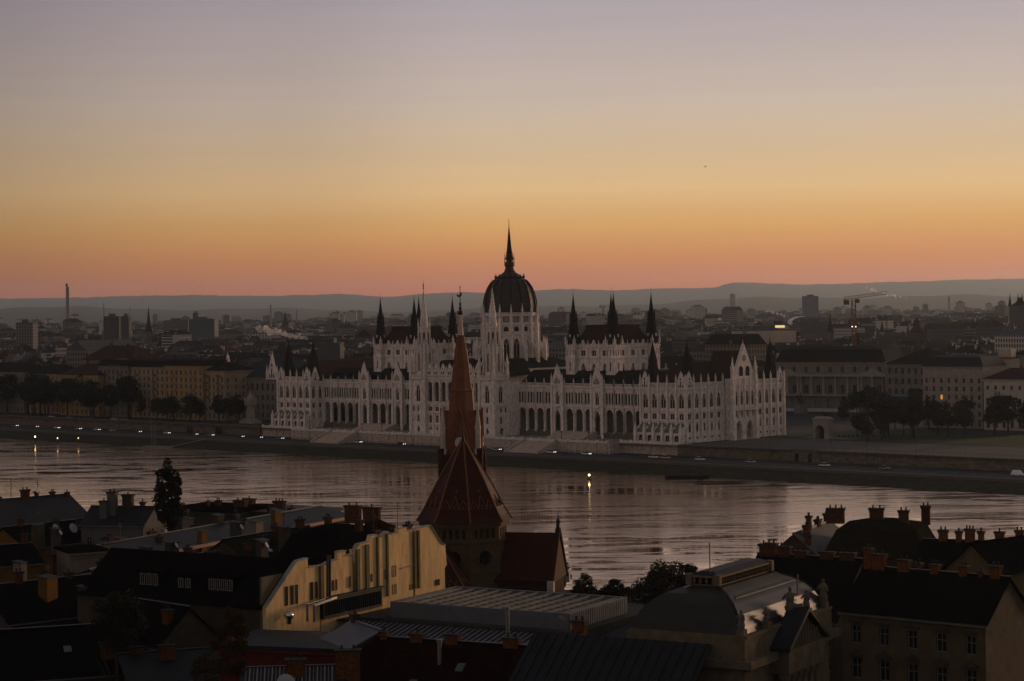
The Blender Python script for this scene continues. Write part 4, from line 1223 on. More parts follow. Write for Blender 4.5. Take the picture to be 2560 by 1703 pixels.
def far_house(rnd, mb, cx, cy, rz, L, D, H, rh, kind):
    mb.at(cx, cy, 0, rz)
    mb.box(-L / 2, L / 2, -D / 2, D / 2, 0, H)
    if kind == 'flat':
        mb.box(-L / 2 - .2, L / 2 + .2, -D / 2 - .2, D / 2 + .2, H, H + .7, 1)
        mb.box(-L * .2, L * .1, -D * .2, D * .2, H + .7, H + 3.2)
    else:
        i = rh * .9 if kind == 'hip' else -.3
        mb.frus([(-L / 2 - .4, -D / 2 - .4, H), (L / 2 + .4, -D / 2 - .4, H), (L / 2 + .4, D / 2 + .4, H), (-L / 2 - .4, D / 2 + .4, H)],
                [(-L / 2 + i, -.2, H + rh), (L / 2 - i, -.2, H + rh), (L / 2 - i, .2, H + rh), (-L / 2 + i, .2, H + rh)], 1)
        for q in range(rnd.randint(1, 4)):
            x, y = rnd.uniform(-L * .4, L * .4), rnd.uniform(-D * .3, D * .3)
            mb.box(x - .9, x + .9, y - .4, y + .4, H + 1, H + rh + rnd.uniform(.8, 2))
        for q in range(rnd.randint(0, 2)):
            x = rnd.uniform(-L * .35, L * .35)
            mb.box(x - 1.2, x + 1.2, -D / 2 + .5, -D / 2 + 4, H + .3, H + 2.6)
    mb.T = None
rc = random.Random(21)
def clear(x, y):
    lx, ly = LP((x, y))
    if ly < 105 and -480 < lx < 150: return False
    px = PX((x, y, 10))[0]
    if px > 1900 and y < 1190: return False
    if px < 900 and y < 1230: return False
    return True
cells = []
d = 1130.0
while d < 9000:
    w = d * .262 + 40
    x = -w
    step = 32 + d * .007
    while x < w:
        cells.append((x + rc.uniform(-8, 8), d + rc.uniform(-12, 12)))
        x += step
    d += 28 + d * .014
cells = [c for c in cells if clear(*c)]
cells.sort(key=lambda c: c[1])
CITYN = 290
kinds = [('pale', 'pale'), ('grey', 'grey'), ('tan', 'tan'), ('ochre', 'ochre'), ('dark', 'dark')]
far = {}
rn = ['slate', 'red', 'rust', 'tin', 'brown']
cn = ['grey', 'tan', 'pale', 'ochre', 'dim']
for i, (x, y) in enumerate(cells):
    L, D, H = rc.uniform(22, 46), rc.uniform(15, 24), rc.uniform(15, 24)
    rz = LRZ + rc.choice((0, 0, R(90), R(20), R(-25), R(60))) + rc.uniform(-.06, .06)
    kind = rc.choice(('hip', 'gable', 'gable', 'hip', 'flat'))
    if rc.random() < .05: H += rc.uniform(8, 16)
    if y > 3000: H *= rc.uniform(.9, 1.6)
    rh = rc.uniform(4, 7.5)
    fi, ri = rc.choice((0, 1, 2, 2, 2, 3, 4, 4)), rc.choice((0, 0, 0, 1, 2, 3, 4))
    mb = MB() if i < CITYN else far.setdefault((fi, ri), MB())
    if i < CITYN:
        far_house(rc, mb, 0, 0, 0, L, D, H, rh, kind)
        o = mb.build('city_house', [FF[fi], FR[ri]], None, (x, y, 0), rz)
        tag(o, '%s city house with %s %s roof among the dense rooftops behind the parliament' % (cn[fi], rn[ri], 'flat' if kind == 'flat' else 'pitched'), 'building', 'rooftops of the city behind the parliament')
    else:
        far_house(rc, mb, x, y, rz, L, D, H, rh, kind)
fo = None
vv, ff, mm, mats_ = [], [], [], []
for (fi, ri), mb in far.items():
    o = len(vv); vv += mb.v
    base = len(mats_); mats_ += [FF[fi], FR[ri]]
    for f_, m_ in zip(mb.f, mb.m): ff.append([a + o for a in f_]); mm.append(base + m_)
me = bpy.data.meshes.new('far_city'); me.from_pydata(vv, [], ff)
for m_ in mats_: me.materials.append(m_)
me.polygons.foreach_set('material_index', mm)
tag(put(me, 'far_city'), 'hazy mass of distant houses below the hills', None, None, 'stuff')

# landmarks
def rod(name, label, cat, x, ytop, ybot, d, r0, r1, m, extra=None, n=10):
    t_, b_ = P(x, ytop, d), P(x, ybot, d)
    t = thing(name, label, cat, (b_.x, b_.y, 0))
    mb = MB(); mb.lathe(0, 0, [(r0, 0), (r1, t_.z)], n); mb.build('shaft', m, t)
    return t, t_.z
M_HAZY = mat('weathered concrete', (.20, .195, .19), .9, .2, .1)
M_DKC = mat('dark concrete', (.07, .07, .072), .9, .2, .1)
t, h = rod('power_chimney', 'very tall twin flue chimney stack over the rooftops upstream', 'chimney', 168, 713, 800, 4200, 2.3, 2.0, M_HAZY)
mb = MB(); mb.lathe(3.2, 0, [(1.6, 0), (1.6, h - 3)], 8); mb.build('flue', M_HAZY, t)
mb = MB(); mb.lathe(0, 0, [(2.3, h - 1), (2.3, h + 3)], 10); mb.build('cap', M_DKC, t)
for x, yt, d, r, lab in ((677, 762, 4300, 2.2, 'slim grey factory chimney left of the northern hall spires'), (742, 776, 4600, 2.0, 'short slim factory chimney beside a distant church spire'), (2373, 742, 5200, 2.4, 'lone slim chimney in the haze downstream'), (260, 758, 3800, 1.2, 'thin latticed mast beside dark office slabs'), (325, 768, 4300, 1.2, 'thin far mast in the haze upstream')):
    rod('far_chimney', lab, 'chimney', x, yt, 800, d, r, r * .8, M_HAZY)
def tower_block(label, x0, x1, yt, d, m, D=22, rz=0):
    a, b = P(x0, yt, d), P(x1, yt, d)
    t = thing('tower_block', label, 'building', (a.x, d, 0), rz)
    L = b.x - a.x
    mb = MB(); mb.box(0, L, 0, D, 0, a.z); mb.build('wall', m, t)
    mb = MB(); mb.box(-.3, L + .3, -.3, D + .3, a.z, a.z + 1); mb.box(L * .3, L * .7, 4, D - 4, a.z + 1, a.z + 4); mb.build('roof', M_DKC, t)
for lab, x0, x1, yt, d, m, D in (('dark office slab with lit floors over the rooftops upstream', 259, 297, 793, 2500, FF[4], 18), ('dark narrow office tower beside the slab upstream', 302, 322, 793, 2450, mat('dark cladding', (.05, .05, .055), .8, .2, .1), 18),
        ('pale cube office building over the upstream rooftops', 40, 82, 809, 2300, FF[0], 24), ('pale housing slab right of the distant church spire upstream', 408, 470, 803, 3000, FF[0], 16), ('dark blue glass shed building upstream', 472, 536, 800, 2900, mat('blue cladding', (.045, .055, .075), .6, .2, .1), 40),
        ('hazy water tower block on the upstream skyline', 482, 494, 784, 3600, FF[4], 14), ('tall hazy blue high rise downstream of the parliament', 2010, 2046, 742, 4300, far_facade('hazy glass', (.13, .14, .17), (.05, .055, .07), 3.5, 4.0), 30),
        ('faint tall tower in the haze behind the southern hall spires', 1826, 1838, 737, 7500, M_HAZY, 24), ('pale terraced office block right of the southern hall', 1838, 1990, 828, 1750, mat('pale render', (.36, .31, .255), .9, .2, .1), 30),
        ('higher pale block with lamp lit roof edge right of the southern hall', 1926, 1972, 814, 1780, MATS['pale render'], 20), ('dark round topped theatre roof downstream', 2000, 2070, 806, 2300, M_DKC, 60)):
    tower_block(lab, x0, x1, yt, d, m, D)
ap_ = random.Random(3)
for k in range(46):                                             # prefab towers in the haze
    x = ap_.uniform(1380, 2540) if k < 32 else ap_.uniform(350, 950)
    d = ap_.uniform(5200, 7600); w = ap_.uniform(9, 26)
    tower_block('pale prefab housing tower fading into the haze below the hills', x, x + w, ap_.uniform(772, 790) - .0145 * (x - 1280), d, FF[ap_.choice((0, 2, 2, 4))], 16)
for o in bpy.data.objects:
    if o.name.startswith('tower_block') and 'prefab' in o.get('label', ''): o['group'] = 'prefab towers on the skyline'
# lamps and lit edge on the pale block
e = P(1938, 816, 1745); e2 = P(1962, 816, 1745)
o = MB().box(e.x, e2.x, e.y, e.y + .5, e.z - 1.2, e.z + .8).build('roof_light_sign', mat('warm sign light', (.6, .4, .2), .5, 0, emit=(1, .62, .25), estr=.9))
tag(o, 'glowing warm roof sign on the pale block right of the southern hall', 'sign')
def church_tower(label, x, ytop, d, bw, m, ms, zb):
    tp = P(x, ytop, d)
    t = thing('church_tower', label, 'church', (tp.x, d, 0), R(20))
    mb = MB(); mb.box(-bw / 2, bw / 2, -bw / 2, bw / 2, 0, zb); mb.box(-bw / 2 - .4, bw / 2 + .4, -bw / 2 - .4, bw / 2 + .4, zb - 1, zb); mb.build('tower', m, t)
    mb = MB(); mb.lathe(0, 0, [(bw * .6, zb), (bw * .3, zb + (tp.z - zb) * .35), (.05, tp.z)], 8, 0, math.pi / 8); mb.build('spire', ms, t)
    for k in range(4):
        a = math.pi / 4 + k * math.pi / 2
        mb = MB(); mb.lathe(0, 0, [(bw * .12, zb), (.03, zb + bw * .8)], 5); mb.build('pinnacle', ms, t, (bw * .5 * math.cos(a) * 1.3, bw * .5 * math.sin(a) * 1.3, 0))
church_tower('slender dark church spire rising from the upstream rooftops', 371, 765, 2600, 7, M_DKC, M_SLATE, 38)
church_tower('small far church spire left of the factory chimneys', 713, 776, 3300, 8, M_DKC, M_SLATE, 40)
church_tower('thin black church spire left of the red crane', 2075, 776, 2100, 5, M_DKC, M_SLATE, 32)
church_tower('brown church tower with steep roof right of the red crane', 2292, 790, 1800, 12, mat('brown stone', (.06, .04, .03), .9, .3, .2), M_RED, 34)
church_tower('dark cathedral tower cut by the picture edge downstream', 2550, 742, 1900, 14, M_DKC, M_SLATE, 56)
church_tower('pale little church tower among rooftops upstream', 2205, 800, 2300, 6, FF[2], M_SLATE, 28)
# white arched stadium roofs
for k, (x0, x1, y, h, d) in enumerate(((1975, 2050, 800, 15, 3300), (2050, 2105, 800, 10, 3350))):
    a, b = P(x0, y, d), P(x1, y, d)
    t = thing('arena_roof', ('larger' if k == 0 else 'smaller') + ' white arched arena roof in the haze downstream', 'arena', ((a.x + b.x) / 2, d, 0))
    mb = MB(); n = 14; r = (b.x - a.x) / 2
    for q in range(n):
        t0, t1 = math.pi * q / n, math.pi * (q + 1) / n
        hh = h * d / FPX
        mb.poly([(-r * math.cos(t0), -20, a.z - 4 + hh * math.sin(t0)), (-r * math.cos(t1), -20, a.z - 4 + hh * math.sin(t1)), (-r * math.cos(t1), 30, a.z - 4 + hh * math.sin(t1)), (-r * math.cos(t0), 30, a.z - 4 + hh * math.sin(t0))])
    mb.box(-r, r, -18, 28, 0, a.z - 4); mb.build('shell', mat('white roof membrane', (.62, .60, .60), .7, .1, .1), t)
# dark halls just behind the parliament roofs
for lab, x0, x1, yt, d in (('long dark glass roofed hall behind the northern pavilion', 795, 850, 862, 1330), ):
    tower_block(lab, x0, x1, yt, d, M_DKC, 30)
# red tower crane
M_CR = mat('crane red', (.17, .045, .022), .6, .2, 1.0)
def crane(label, x, ytop, ybot, d, jib, cj, m, tilt=0.0, yaw=0.0):
    tp = P(x, ytop, d)
    t = thing('tower_crane', label, 'crane', (tp.x, d, 0), yaw)
    H = tp.z; w = 1.3
    mb = MB()
    for a in (-w, w):
        for b in (-w, w): mb.box(a - .22, a + .22, b - .22, b + .22, 0, H)
    n = int(H / 3)
    for k in range(n):
        z0, z1 = H * k / n, H * (k + 1) / n
        s = 1 if k % 2 else -1
        mb.bar((-w * s, -w, z0), (w * s, -w, z1), .2); mb.bar((-w * s, w, z0), (w * s, w, z1), .2); mb.bar((-w, w * s, z0), (-w, -w * s, z1), .2); mb.bar((w, w * s, z0), (w, -w * s, z1), .2)
    mb.build('mast', m, t)
    mb = MB(); e = (jib, 0, H + 1 + jib * tilt)
    for (yy, zz) in ((-.9, 0), (.9, 0), (0, 1.9)): mb.bar((-cj, yy, H + .8 - cj * tilt + zz), (e[0], yy, e[2] + zz), .35)
    nn = int((jib + cj) / 2.4)
    for k in range(nn):
        xx = -cj + (jib + cj) * k / nn; x2 = -cj + (jib + cj) * (k + 1) / nn; z0 = H + .9 + xx * tilt; z1 = H + .9 + x2 * tilt
        mb.bar((xx, -.9, z0), (x2, 0, z1 + 1.9), .22); mb.bar((xx, .9, z0), (x2, 0, z1 + 1.9), .22)
    mb.build('jib', m, t)
    mb = MB(); mb.box(-cj, -cj + 4, -1.2, 1.2, H - 3 - cj * tilt, H + .5 - cj * tilt); mb.build('counterweight', M_DKC, t)
    mb = MB(); mb.box(1.4, 4.2, -1, 1, H - 2.6, H + .4); mb.build('cab', m, t)
    return t
tc_ = crane('tall red tower crane standing over the palace roofs downstream', 2134, 749, 870, 1560, 25, 7.5, M_CR, .11, 0.0)
for k, q in enumerate((-.6, .9)):
    mb = MB(); mb.lathe(0, 0, [(.05, -.5), (.5, 0), (.05, .5)], 8)
    pp = P(2134 + q * 6, 817, 1556); mb.build('work_light', mat('white work light', (.8, .8, .7), .5, 0, emit=(1, .9, .7), estr=2.5), tc_, (pp.x - tc_.location.x, -4, pp.z))
crane('faint small tower crane in the haze behind the southern hall', 1508, 766, 800, 4300, 14, 8, M_DKC, -.05, 0.3)

# hills along the horizon
hills = [(-300, 748), (0, 747), (200, 744), (300, 740), (480, 738), (650, 740), (760, 738), (850, 735), (960, 742), (1140, 731), (1210, 732), (1412, 723), (1540, 726), (1630, 722), (1780, 720), (1836, 706), (2010, 711), (2280, 704), (2400, 699), (2560, 697), (2900, 690)]
rh_ = random.Random(8)
mb = MB()
ring = []
for (xa, ya), (xb, yb) in zip(hills, hills[1:]):
    n = max(2, int((xb - xa) / 14))
    for k in range(n):
        t_ = k / n; t_ = t_ * t_ * (3 - 2 * t_)
        ring.append((xa + (xb - xa) * k / n, ya + (yb - ya) * t_ + rh_.uniform(-1.0, 1.0)))
rows_ = []
for f_, (dd, kz) in enumerate(((17500, 0.0), (21000, .42), (25000, 1.0), (27500, .7))):
    rows_.append([])
    for (x, y) in ring:
        p = P(x, y, 25000.0)
        rows_[-1].append(mb.pt((p.x * dd / 25000.0, dd + 60 * math.sin(x * .02 + f_), max(-1, p.z * kz + (0 if f_ != 1 else 9 * math.sin(x * .013))))))
for a, b in zip(rows_, rows_[1:]):
    for k in range(len(a) - 1): mb.f.append([a[k], a[k + 1], b[k + 1], b[k]]); mb.m.append(0)
struct(mb.build('hills', mat('wooded hill', (.035, .038, .030), .95, .3, .002), smooth=True), 'long low hills along the horizon')
mb = MB(); rows_ = []
for f_, (dd, kz) in enumerate(((10500, 0.0), (12500, .6), (14000, 1.0), (15500, .5))):
    rows_.append([])
    for k in range(160):
        x = -300 + k * 20.0
        y = 763 - 9 * math.sin(x * .0031 + 1.3) - 4 * math.sin(x * .011) - 1.5 * math.sin(x * .037) - .0145 * (x - 1280)
        p = P(x, y, 14000.0)
        rows_[-1].append(mb.pt((p.x * dd / 14000.0, dd, max(-1, p.z * kz))))
for a, b in zip(rows_, rows_[1:]):
    for k in range(len(a) - 1): mb.f.append([a[k], a[k + 1], b[k + 1], b[k]]); mb.m.append(0)
struct(mb.build('foothills', mat('wooded foothill', (.030, .032, .026), .95, .3, .002), smooth=True), 'faint lower ridge in the mist before the hills')
number_row('prefab towers on the skyline', 'pale prefab tower fading into the haze, %s from upstream along the skyline')

# ------------------------------------------------------------------ near bank: ground, quay
M_HILL = mat('dark slope earth', (.010, .010, .008), .95, .4, .2)
mb = MB()
N1 = [(-260, 480), (-140, 474), (0, 470), (150, 462), (300, 452)]
prof_ = [(-120, 52), (10, 50), (60, 40), (130, 22), (200, 8), (260, 2.5), (330, .5), (420, -.6), (452, -1.0), (454, -7.5), (460, -9.6)]
rows_ = []
for (y, z) in prof_:
    rows_.append([mb.pt((x, y + (0 if y < 340 else -x * .15 - 6), z)) for x in range(-420, 421, 60)])
for a, b in zip(rows_, rows_[1:]):
    for k in range(len(a) - 1): mb.f.append([a[k], a[k + 1], b[k + 1], b[k]]); mb.m.append(0)
struct(mb.build('near_bank_terrain', M_HILL), 'dark slope falling from the castle hill to the near quay')
strip2 = MB(); strip2.poly([(-420, 489, -.5), (420, 363, -.5), (420, 373, -.6), (-420, 499, -.6)]); struct(strip2.build('near_quay_road', M_ASPH))

# ------------------------------------------------------------------ church with tent roof and tall spire
M_TILE = mat('glazed red brown tiles', (.038, .009, .005), .5, .35, 1.2, .35, 9.0, spec=.05)
M_TILE2 = mat('orange brown spire tiles', (.145, .052, .021), .6, .30, .8, .3, 8.0, spec=.15)
M_TAN2 = mat('ochre tile band', (.15, .060, .020), .45, .2, 2.0)
M_YBR = mat('yellow brick', (.085, .054, .025), .9, .35, 1.5, .3, 8.0)
M_RBR = mat('dark red brick', (.040, .014, .008), .9, .35, 1.5, .3, 8.0)
M_WST = mat('pale church stone', (.42, .37, .30), .85, .25, 1.0)
M_COP = mat('dark patina copper', (.020, .026, .022), .6, .3, 1.0)
CHD = 385.0
ca = P(1158, 1100, CHD)
CRZ = R(-14)
ch = thing('church', 'red brick church with octagonal tiled tent roof and tall tiled spire on the near bank', 'church', (ca.x, CHD, 0), CRZ)
EZ, AZ, ER = 20.2, 34.8, 8.9
def octa(r, z, rot=math.pi / 8): return [(r * math.cos(rot + k * math.pi / 4), r * math.sin(rot + k * math.pi / 4), z) for k in range(8)]
prf = [(ER, EZ), (ER - .75, EZ + 1.0), (ER - 1.55, EZ + 2.4), (5.0, EZ + 6.9), (2.2, EZ + 11.6), (.5, AZ - .4)]
tr = MB()
for (r0, z0), (r1, z1) in zip(prf, prf[1:]): tr.frus(octa(r0, z0), octa(r1, z1), 0, False)
tr.f.append([tr.pt(p) for p in octa(ER, EZ)]); tr.m.append(0)
troof = tr.build('tent_roof', M_TILE, ch)
for k in range(8):                                               # hip rolls
    a = math.pi / 8 + k * math.pi / 4
    hp = MB()
    for (r0, z0), (r1, z1) in zip(prf, prf[1:]): hp.bar((r0 + .03, 0, z0 + .06), (r1 + .03, 0, z1 + .06), .26, .2)
    hp.build('hip_roll', M_TAN2, troof, (0, 0, 0), a)
def face_pt(k, u, z):
    """point on roof face k: u from -1 to 1 across, z height"""
    for (r0, z0), (r1, z1) in zip(prf, prf[1:]):
        if z0 <= z <= z1:
            r = r0 + (r1 - r0) * (z - z0) / (z1 - z0); break
    a = math.pi / 4 * (k + .5) + math.pi / 8
    ap_, hw = r * math.cos(math.pi / 8) + .05, r * math.sin(math.pi / 8)
    return (ap_ * math.cos(a) - u * hw * math.sin(a), ap_ * math.sin(a) + u * hw * math.cos(a), z + .03)
for k in range(8):                                               # ornamental tile bands, one set for each roof face
    zz = MB()
    zb, zt = EZ + 2.5, EZ + 4.0
    for z in (zb - .05, ):
        zz.bar(face_pt(k, -1, z), face_pt(k, 1, z), .16, .06)
    n = 3
    for q in range(n):
        u0, u1, u2 = -.92 + 1.84 * q / n, -.92 + 1.84 * (q + .5) / n, -.92 + 1.84 * (q + 1) / n
        zz.bar(face_pt(k, u0, zb), face_pt(k, u1, zt + (.7 if q == 1 else 0)), .14, .06); zz.bar(face_pt(k, u1, zt + (.7 if q == 1 else 0)), face_pt(k, u2, zb), .14, .06)
        zz.bar(face_pt(k, u1 - .05, zb + .2), face_pt(k, u1 + .05, zb + .5), .3, .06)
    zz.bar(face_pt(k, 0, EZ + 5.4), face_pt(k, 0, EZ + 5.8), .3, .06)
    zz.build('tile_band', M_TAN2, troof)
cp = MB(); cp.lathe(0, 0, [(1.3, AZ - 2.4), (.62, AZ - .8), (.3, AZ + .4), (.12, AZ + 1.4), (.22, AZ + 1.8), (.08, AZ + 2.2), (.06, AZ + 4.4), (.16, AZ + 4.6), (.03, AZ + 5.0), (.02, AZ + 6.4)], 8)
cp.build('finial', M_COP, troof)
# small louvre eyes on the lit faces
for a in (R(8), R(172)):
    e = MB(); e.lathe(0, 0, [(.34, 0), (.34, .35), (.2, .4)], 10); eo = e.build('roof_eye', M_COP, troof, (6.55 * math.cos(a), 6.55 * math.sin(a), EZ + 3.3)); eo.rotation_euler = (0, R(55), a)
# octagon drum walls with small arches and round windows
drum = MB().build('octagon_wall', M_YBR, ch)
mb = MB()
WR = 7.9
sd, apo = 2 * WR * math.sin(math.pi / 8), WR * math.cos(math.pi / 8)
for k in range(8):
    a = math.pi / 4 * (k + .5) + math.pi / 8
    rz = a + R(90)
    ox, oy = apo * math.cos(a) - sd / 2 * math.cos(rz), apo * math.sin(a) - sd / 2 * math.sin(rz)
    wall_rows(mb, drum, ox, oy, rz, sd, [(-2, 11.2, 0, 0, 0, 0, '', None, 0), (11.2, 16.4, 1, 2.7, 12.4, 15.1, 'round', 'mull', .7), (16.4, 17.0, 0, 0, 0, 0, '', None, 0)], M_RBR, M_GLASS)
    wall_rows(mb, drum, ox + .6 * math.cos(rz), oy + .6 * math.sin(rz), rz, sd - 1.2, [(17.0, 19.4, 4, .75, 17.3, 19.0, 'round', None, .6)], M_RBR, M_GLASS)
    mb.at(apo * math.cos(a), apo * math.sin(a), 0, rz)
    mb.box(-sd / 2, -sd / 2 + .6, 0, .6, 17, 19.4); mb.box(sd / 2 - .6, sd / 2, 0, .6, 17, 19.4)
    mb.box(-sd / 2 - .1, sd / 2 + .1, -.25, .05, 16.5, 16.9); mb.box(-sd / 2 - .2, sd / 2 + .2, -.5, .05, 19.4, EZ); mb.box(-sd / 2, sd / 2, -.2, .05, 11.0, 11.4)
    for q in range(12):
        t0, t1 = 2 * math.pi * q / 12, 2 * math.pi * (q + 1) / 12
        mb.bar((1.55 * math.cos(t0), -.1, 13.75 + 1.55 * math.sin(t0)), (1.55 * math.cos(t1), -.1, 13.75 + 1.55 * math.sin(t1)), .32, .3)
    mb.T = None
mb.lathe(0, 0, [(WR - 1.1, 0), (WR - 1.1, 19.5)], 8, 0, math.pi / 8)
drum.data = mb.mesh('octagon_wall', M_YBR)
# apse with its own faceted roof, towards the castle hill
def cap(name, x, y, r, ze, za, n, rot, zw=0):
    o = MB(); o.lathe(0, 0, [(r, zw), (r, ze)], n, 0, rot); wo_ = o.build(name + '_wall', M_RBR, ch, (x, y, 0))
    o = MB(); o.lathe(0, 0, [(r + .5, ze), (r * .45, ze + (za - ze) * .62), (.25, za)], n, 0, rot); ro = o.build(name + '_roof', M_TILE, ch, (x, y, 0))
    for k in range(n):
        a = rot + 2 * math.pi * k / n
        hb_ = MB(); hb_.bar((r + .52, 0, ze + .05), (r * .46, 0, ze + (za - ze) * .62 + .05), .2, .14); hb_.bar((r * .46, 0, ze + (za - ze) * .62 + .05), (.25, 0, za), .2, .14); hb_.build('hip_roll', M_TAN2, ro, (0, 0, 0), a)
        z0 = ze + 1.0
        zg = MB()
        a2 = rot + 2 * math.pi * (k + .5) / n
        rr = (r + .5 - (r * .55 + .5) * (z0 - ze) / ((za - ze) * .62)) * math.cos(math.pi / n) + .06; hw = rr * math.tan(math.pi / n)
        for q in range(3):
            u0, u1, u2 = (-.9 + .6 * q) * hw, (-.6 + .6 * q) * hw, (-.3 + .6 * q) * hw
            zg.bar((rr, u0, z0), (rr - .55, u1 * .9, z0 + 1.0), .12, .06); zg.bar((rr - .55, u1 * .9, z0 + 1.0), (rr, u2, z0), .12, .06)
        zg.build('tile_band', M_TAN2, ro, (0, 0, 0), a2)
    o = MB(); o.lathe(0, 0, [(.35, za - .3), (.2, za + .4), (.05, za + .6), (.04, za + 2.6)], 6); o.build(name + '_finial', M_COP, ro, (0, 0, 0))
cap('apse', -1.2, -13.5, 5.6, 9.2, 17.0, 8, math.pi / 8)
ap_w = MB(); ap_w.box(-4.6, 2.6, -13.5, -6, 0, 9.2); ap_w.build('choir_wall', M_RBR, ch)
ap_w = MB(); ap_w.frus([(-5.2, -13.5, 9.2), (3.2, -13.5, 9.2), (3.2, -6, 9.2), (-5.2, -6, 9.2)], [(-1.2, -13.5, 15.5), (-.8, -13.5, 15.5), (-.8, -6, 15.5), (-1.2, -6, 15.5)]); ap_w.build('choir_roof', M_TILE, ch)
# transept towards the right with stone coped gable
tx = MB(); tx.box(4, 15.5, -7.5, 3.5, 0, 9.5)
tx.build('transept_wall', M_RBR, ch, (1.5, 4.2, 0))
tx = MB()
tx.frus([(3, -8.1, 9.3), (15.6, -8.1, 9.3), (15.6, -2.1, 17.4), (3, -2.1, 17.4)], [(3, -8.1, 9.6), (15.6, -8.1, 9.6), (15.6, -2.0, 17.7), (3, -2.0, 17.7)])
tx.frus([(3, -1.9, 17.4), (15.6, -1.9, 17.4), (15.6, 4.1, 9.3), (3, 4.1, 9.3)], [(3, -1.9, 17.7), (15.6, -1.9, 17.7), (15.6, 4.1, 9.6), (3, 4.1, 9.6)])
txr = tx.build('transept_roof', M_TILE, ch, (1.5, 4.2, 0))
tg = MB(); tg.frus([(15.2, -7.6, 9.3), (15.2, 3.6, 9.3), (15.2, -2, 17.2), (15.2, -2.01, 17.2)], [(15.9, -7.6, 9.3), (15.9, 3.6, 9.3), (15.9, -2, 17.2), (15.9, -2.01, 17.2)]); tg.build('transept_gable', M_YBR, ch, (1.5, 4.2, 0))
for s in (-1, 1):
    tcp = MB(); tcp.bar((15.7, -2 + s * 6.4, 8.9), (15.7, -2 + s * .1, 18.5), .9, .4); tcp.build('gable_coping', M_RBR, ch, (1.5, 4.2, 0))
    tcp = MB(); tcp.box(15.1, 16.3, -2 + s * 6.6 - .5, -2 + s * 6.6 + .5, 7.8, 9.6); tcp.build('kneeler', M_WST, ch, (1.5, 4.2, 0))
tcp = MB(); tcp.box(15.4, 16.0, -2.3, -1.7, 18.3, 19.4); tcp.lathe(15.7, -2, [(.3, 19.4), (.42, 19.9), (.1, 20.4), (.05, 21.6)], 6); tcp.build('gable_cross', M_COP, ch, (1.5, 4.2, 0))
tb = MB()
for q in range(8):
    tb.bar((4.2 + q * 1.35, -3.1, 15.9), (4.9 + q * 1.35, -2.6, 16.7), .12, .06); tb.bar((4.9 + q * 1.35, -2.6, 16.7), (5.55 + q * 1.35, -3.1, 15.9), .12, .06)
tb.build('tile_band', M_TAN2, txr)
# nave back to the tower
TD = 401.0
ta = P(1156, 1137, TD)
tl = Matrix.Rotation(-CRZ, 3, 'Z') @ (Vector((ta.x, TD, 0)) - Vector((ca.x, CHD, 0)))
nv = MB(); nv.box(-5, 5, 5, tl.y, 0, 14); nv.frus([(-5.6, 5, 14), (5.6, 5, 14), (5.6, tl.y, 14), (-5.6, tl.y, 14)], [(-.1, 5, 20), (.1, 5, 20), (.1, tl.y, 20), (-.1, tl.y, 20)]); nv.build('nave', M_RBR, ch)
tw = MB().build('bell_tower', M_TILE2, ch, (tl.x, tl.y, 0), R(10))
mb = MB()
HT = 3.55
mb.box(-HT, HT, -HT, HT, 0, 30.8)
mb.box(-HT - .35, HT + .35, -HT - .35, HT + .35, 30.8, 31.5)
for a in (-1, 1):
    for b in (-1, 1):
        mb.lathe(a * (HT + .1), b * (HT + .1), [(.7, 22), (.7, 32.5)], 8)
tw.data = mb.mesh('bell_tower', M_RBR)
sp = MB()
for (h0, z0), (h1, z1) in zip([(3.75, 31.5), (3.1, 35.0), (2.55, 39.0), (2.45, 39.0), (2.1, 43.2), (2.2, 43.3), (1.95, 44.0), (1.3, 50.0), (.72, 53.6)], [(3.1, 35.0), (2.55, 39.0), (2.45, 39.0), (2.1, 43.2), (2.2, 43.3), (1.95, 44.0), (1.3, 50.0), (.72, 53.6), (.62, 54.0)]):
    sp.frus([(h0 * math.cos(math.pi / 8 + k * math.pi / 4) * 1.08, h0 * math.sin(math.pi / 8 + k * math.pi / 4) * 1.08, z0) for k in range(8)], [(h1 * math.cos(math.pi / 8 + k * math.pi / 4) * 1.08, h1 * math.sin(math.pi / 8 + k * math.pi / 4) * 1.08, z1) for k in range(8)], 0, False)
spo = sp.build('tower_spire', M_TILE2, tw)
for k in range(4):                                              # clock gables
    a = k * math.pi / 2
    g = MB(); g.frus([(-1.9, -3.9, 31.5), (1.9, -3.9, 31.5), (0, -3.9, 39.6), (-.01, -3.9, 39.6)], [(-1.9, -1.5, 31.5), (1.9, -1.5, 31.5), (0, -1.5, 39.6), (-.01, -1.5, 39.6)])
    g.bar((-2.05, -3.95, 31.4), (0, -3.95, 40.0), .3, .35); g.bar((2.05, -3.95, 31.4), (0, -3.95, 40.0), .3, .35)
    go_ = g.build('clock_gable', M_TILE2, tw, (0, 0, 0), a)
    c = MB(); c.lathe(0, 0, [(1.05, 0), (1.05, .12), (.9, .14)], 20); cf = c.build('clock_face', mat('pale clock enamel', (.40, .38, .33), .5, .1, 1.0), go_, (0, -3.92, 33.6)); cf.rotation_euler = (R(90), 0, 0)
    h_ = MB(); h_.bar((0, 0, 0), (.0, 0, .8), .1, .05); h_.bar((0, 0, 0), (.45, 0, -.2), .12, .05); h_.build('clock_hands', M_IRON, go_, (0, -4.12, 33.6))
    a += math.pi / 4
    pn = MB(); pn.lathe(0, 0, [(.75, 31.3), (.8, 32.3), (.55, 32.5), (.55, 36), (.62, 36.2), (.05, 41)], 8); pn.build('corner_pinnacle', M_WST, tw, (4.75 * math.cos(a), 4.75 * math.sin(a), 0))
wn_ = MB(); wn_.lathe(0, 0, [(.62, 53.9), (.45, 56), (.28, 58.0)], 8); wn_.build('spire_neck', M_WST, tw)
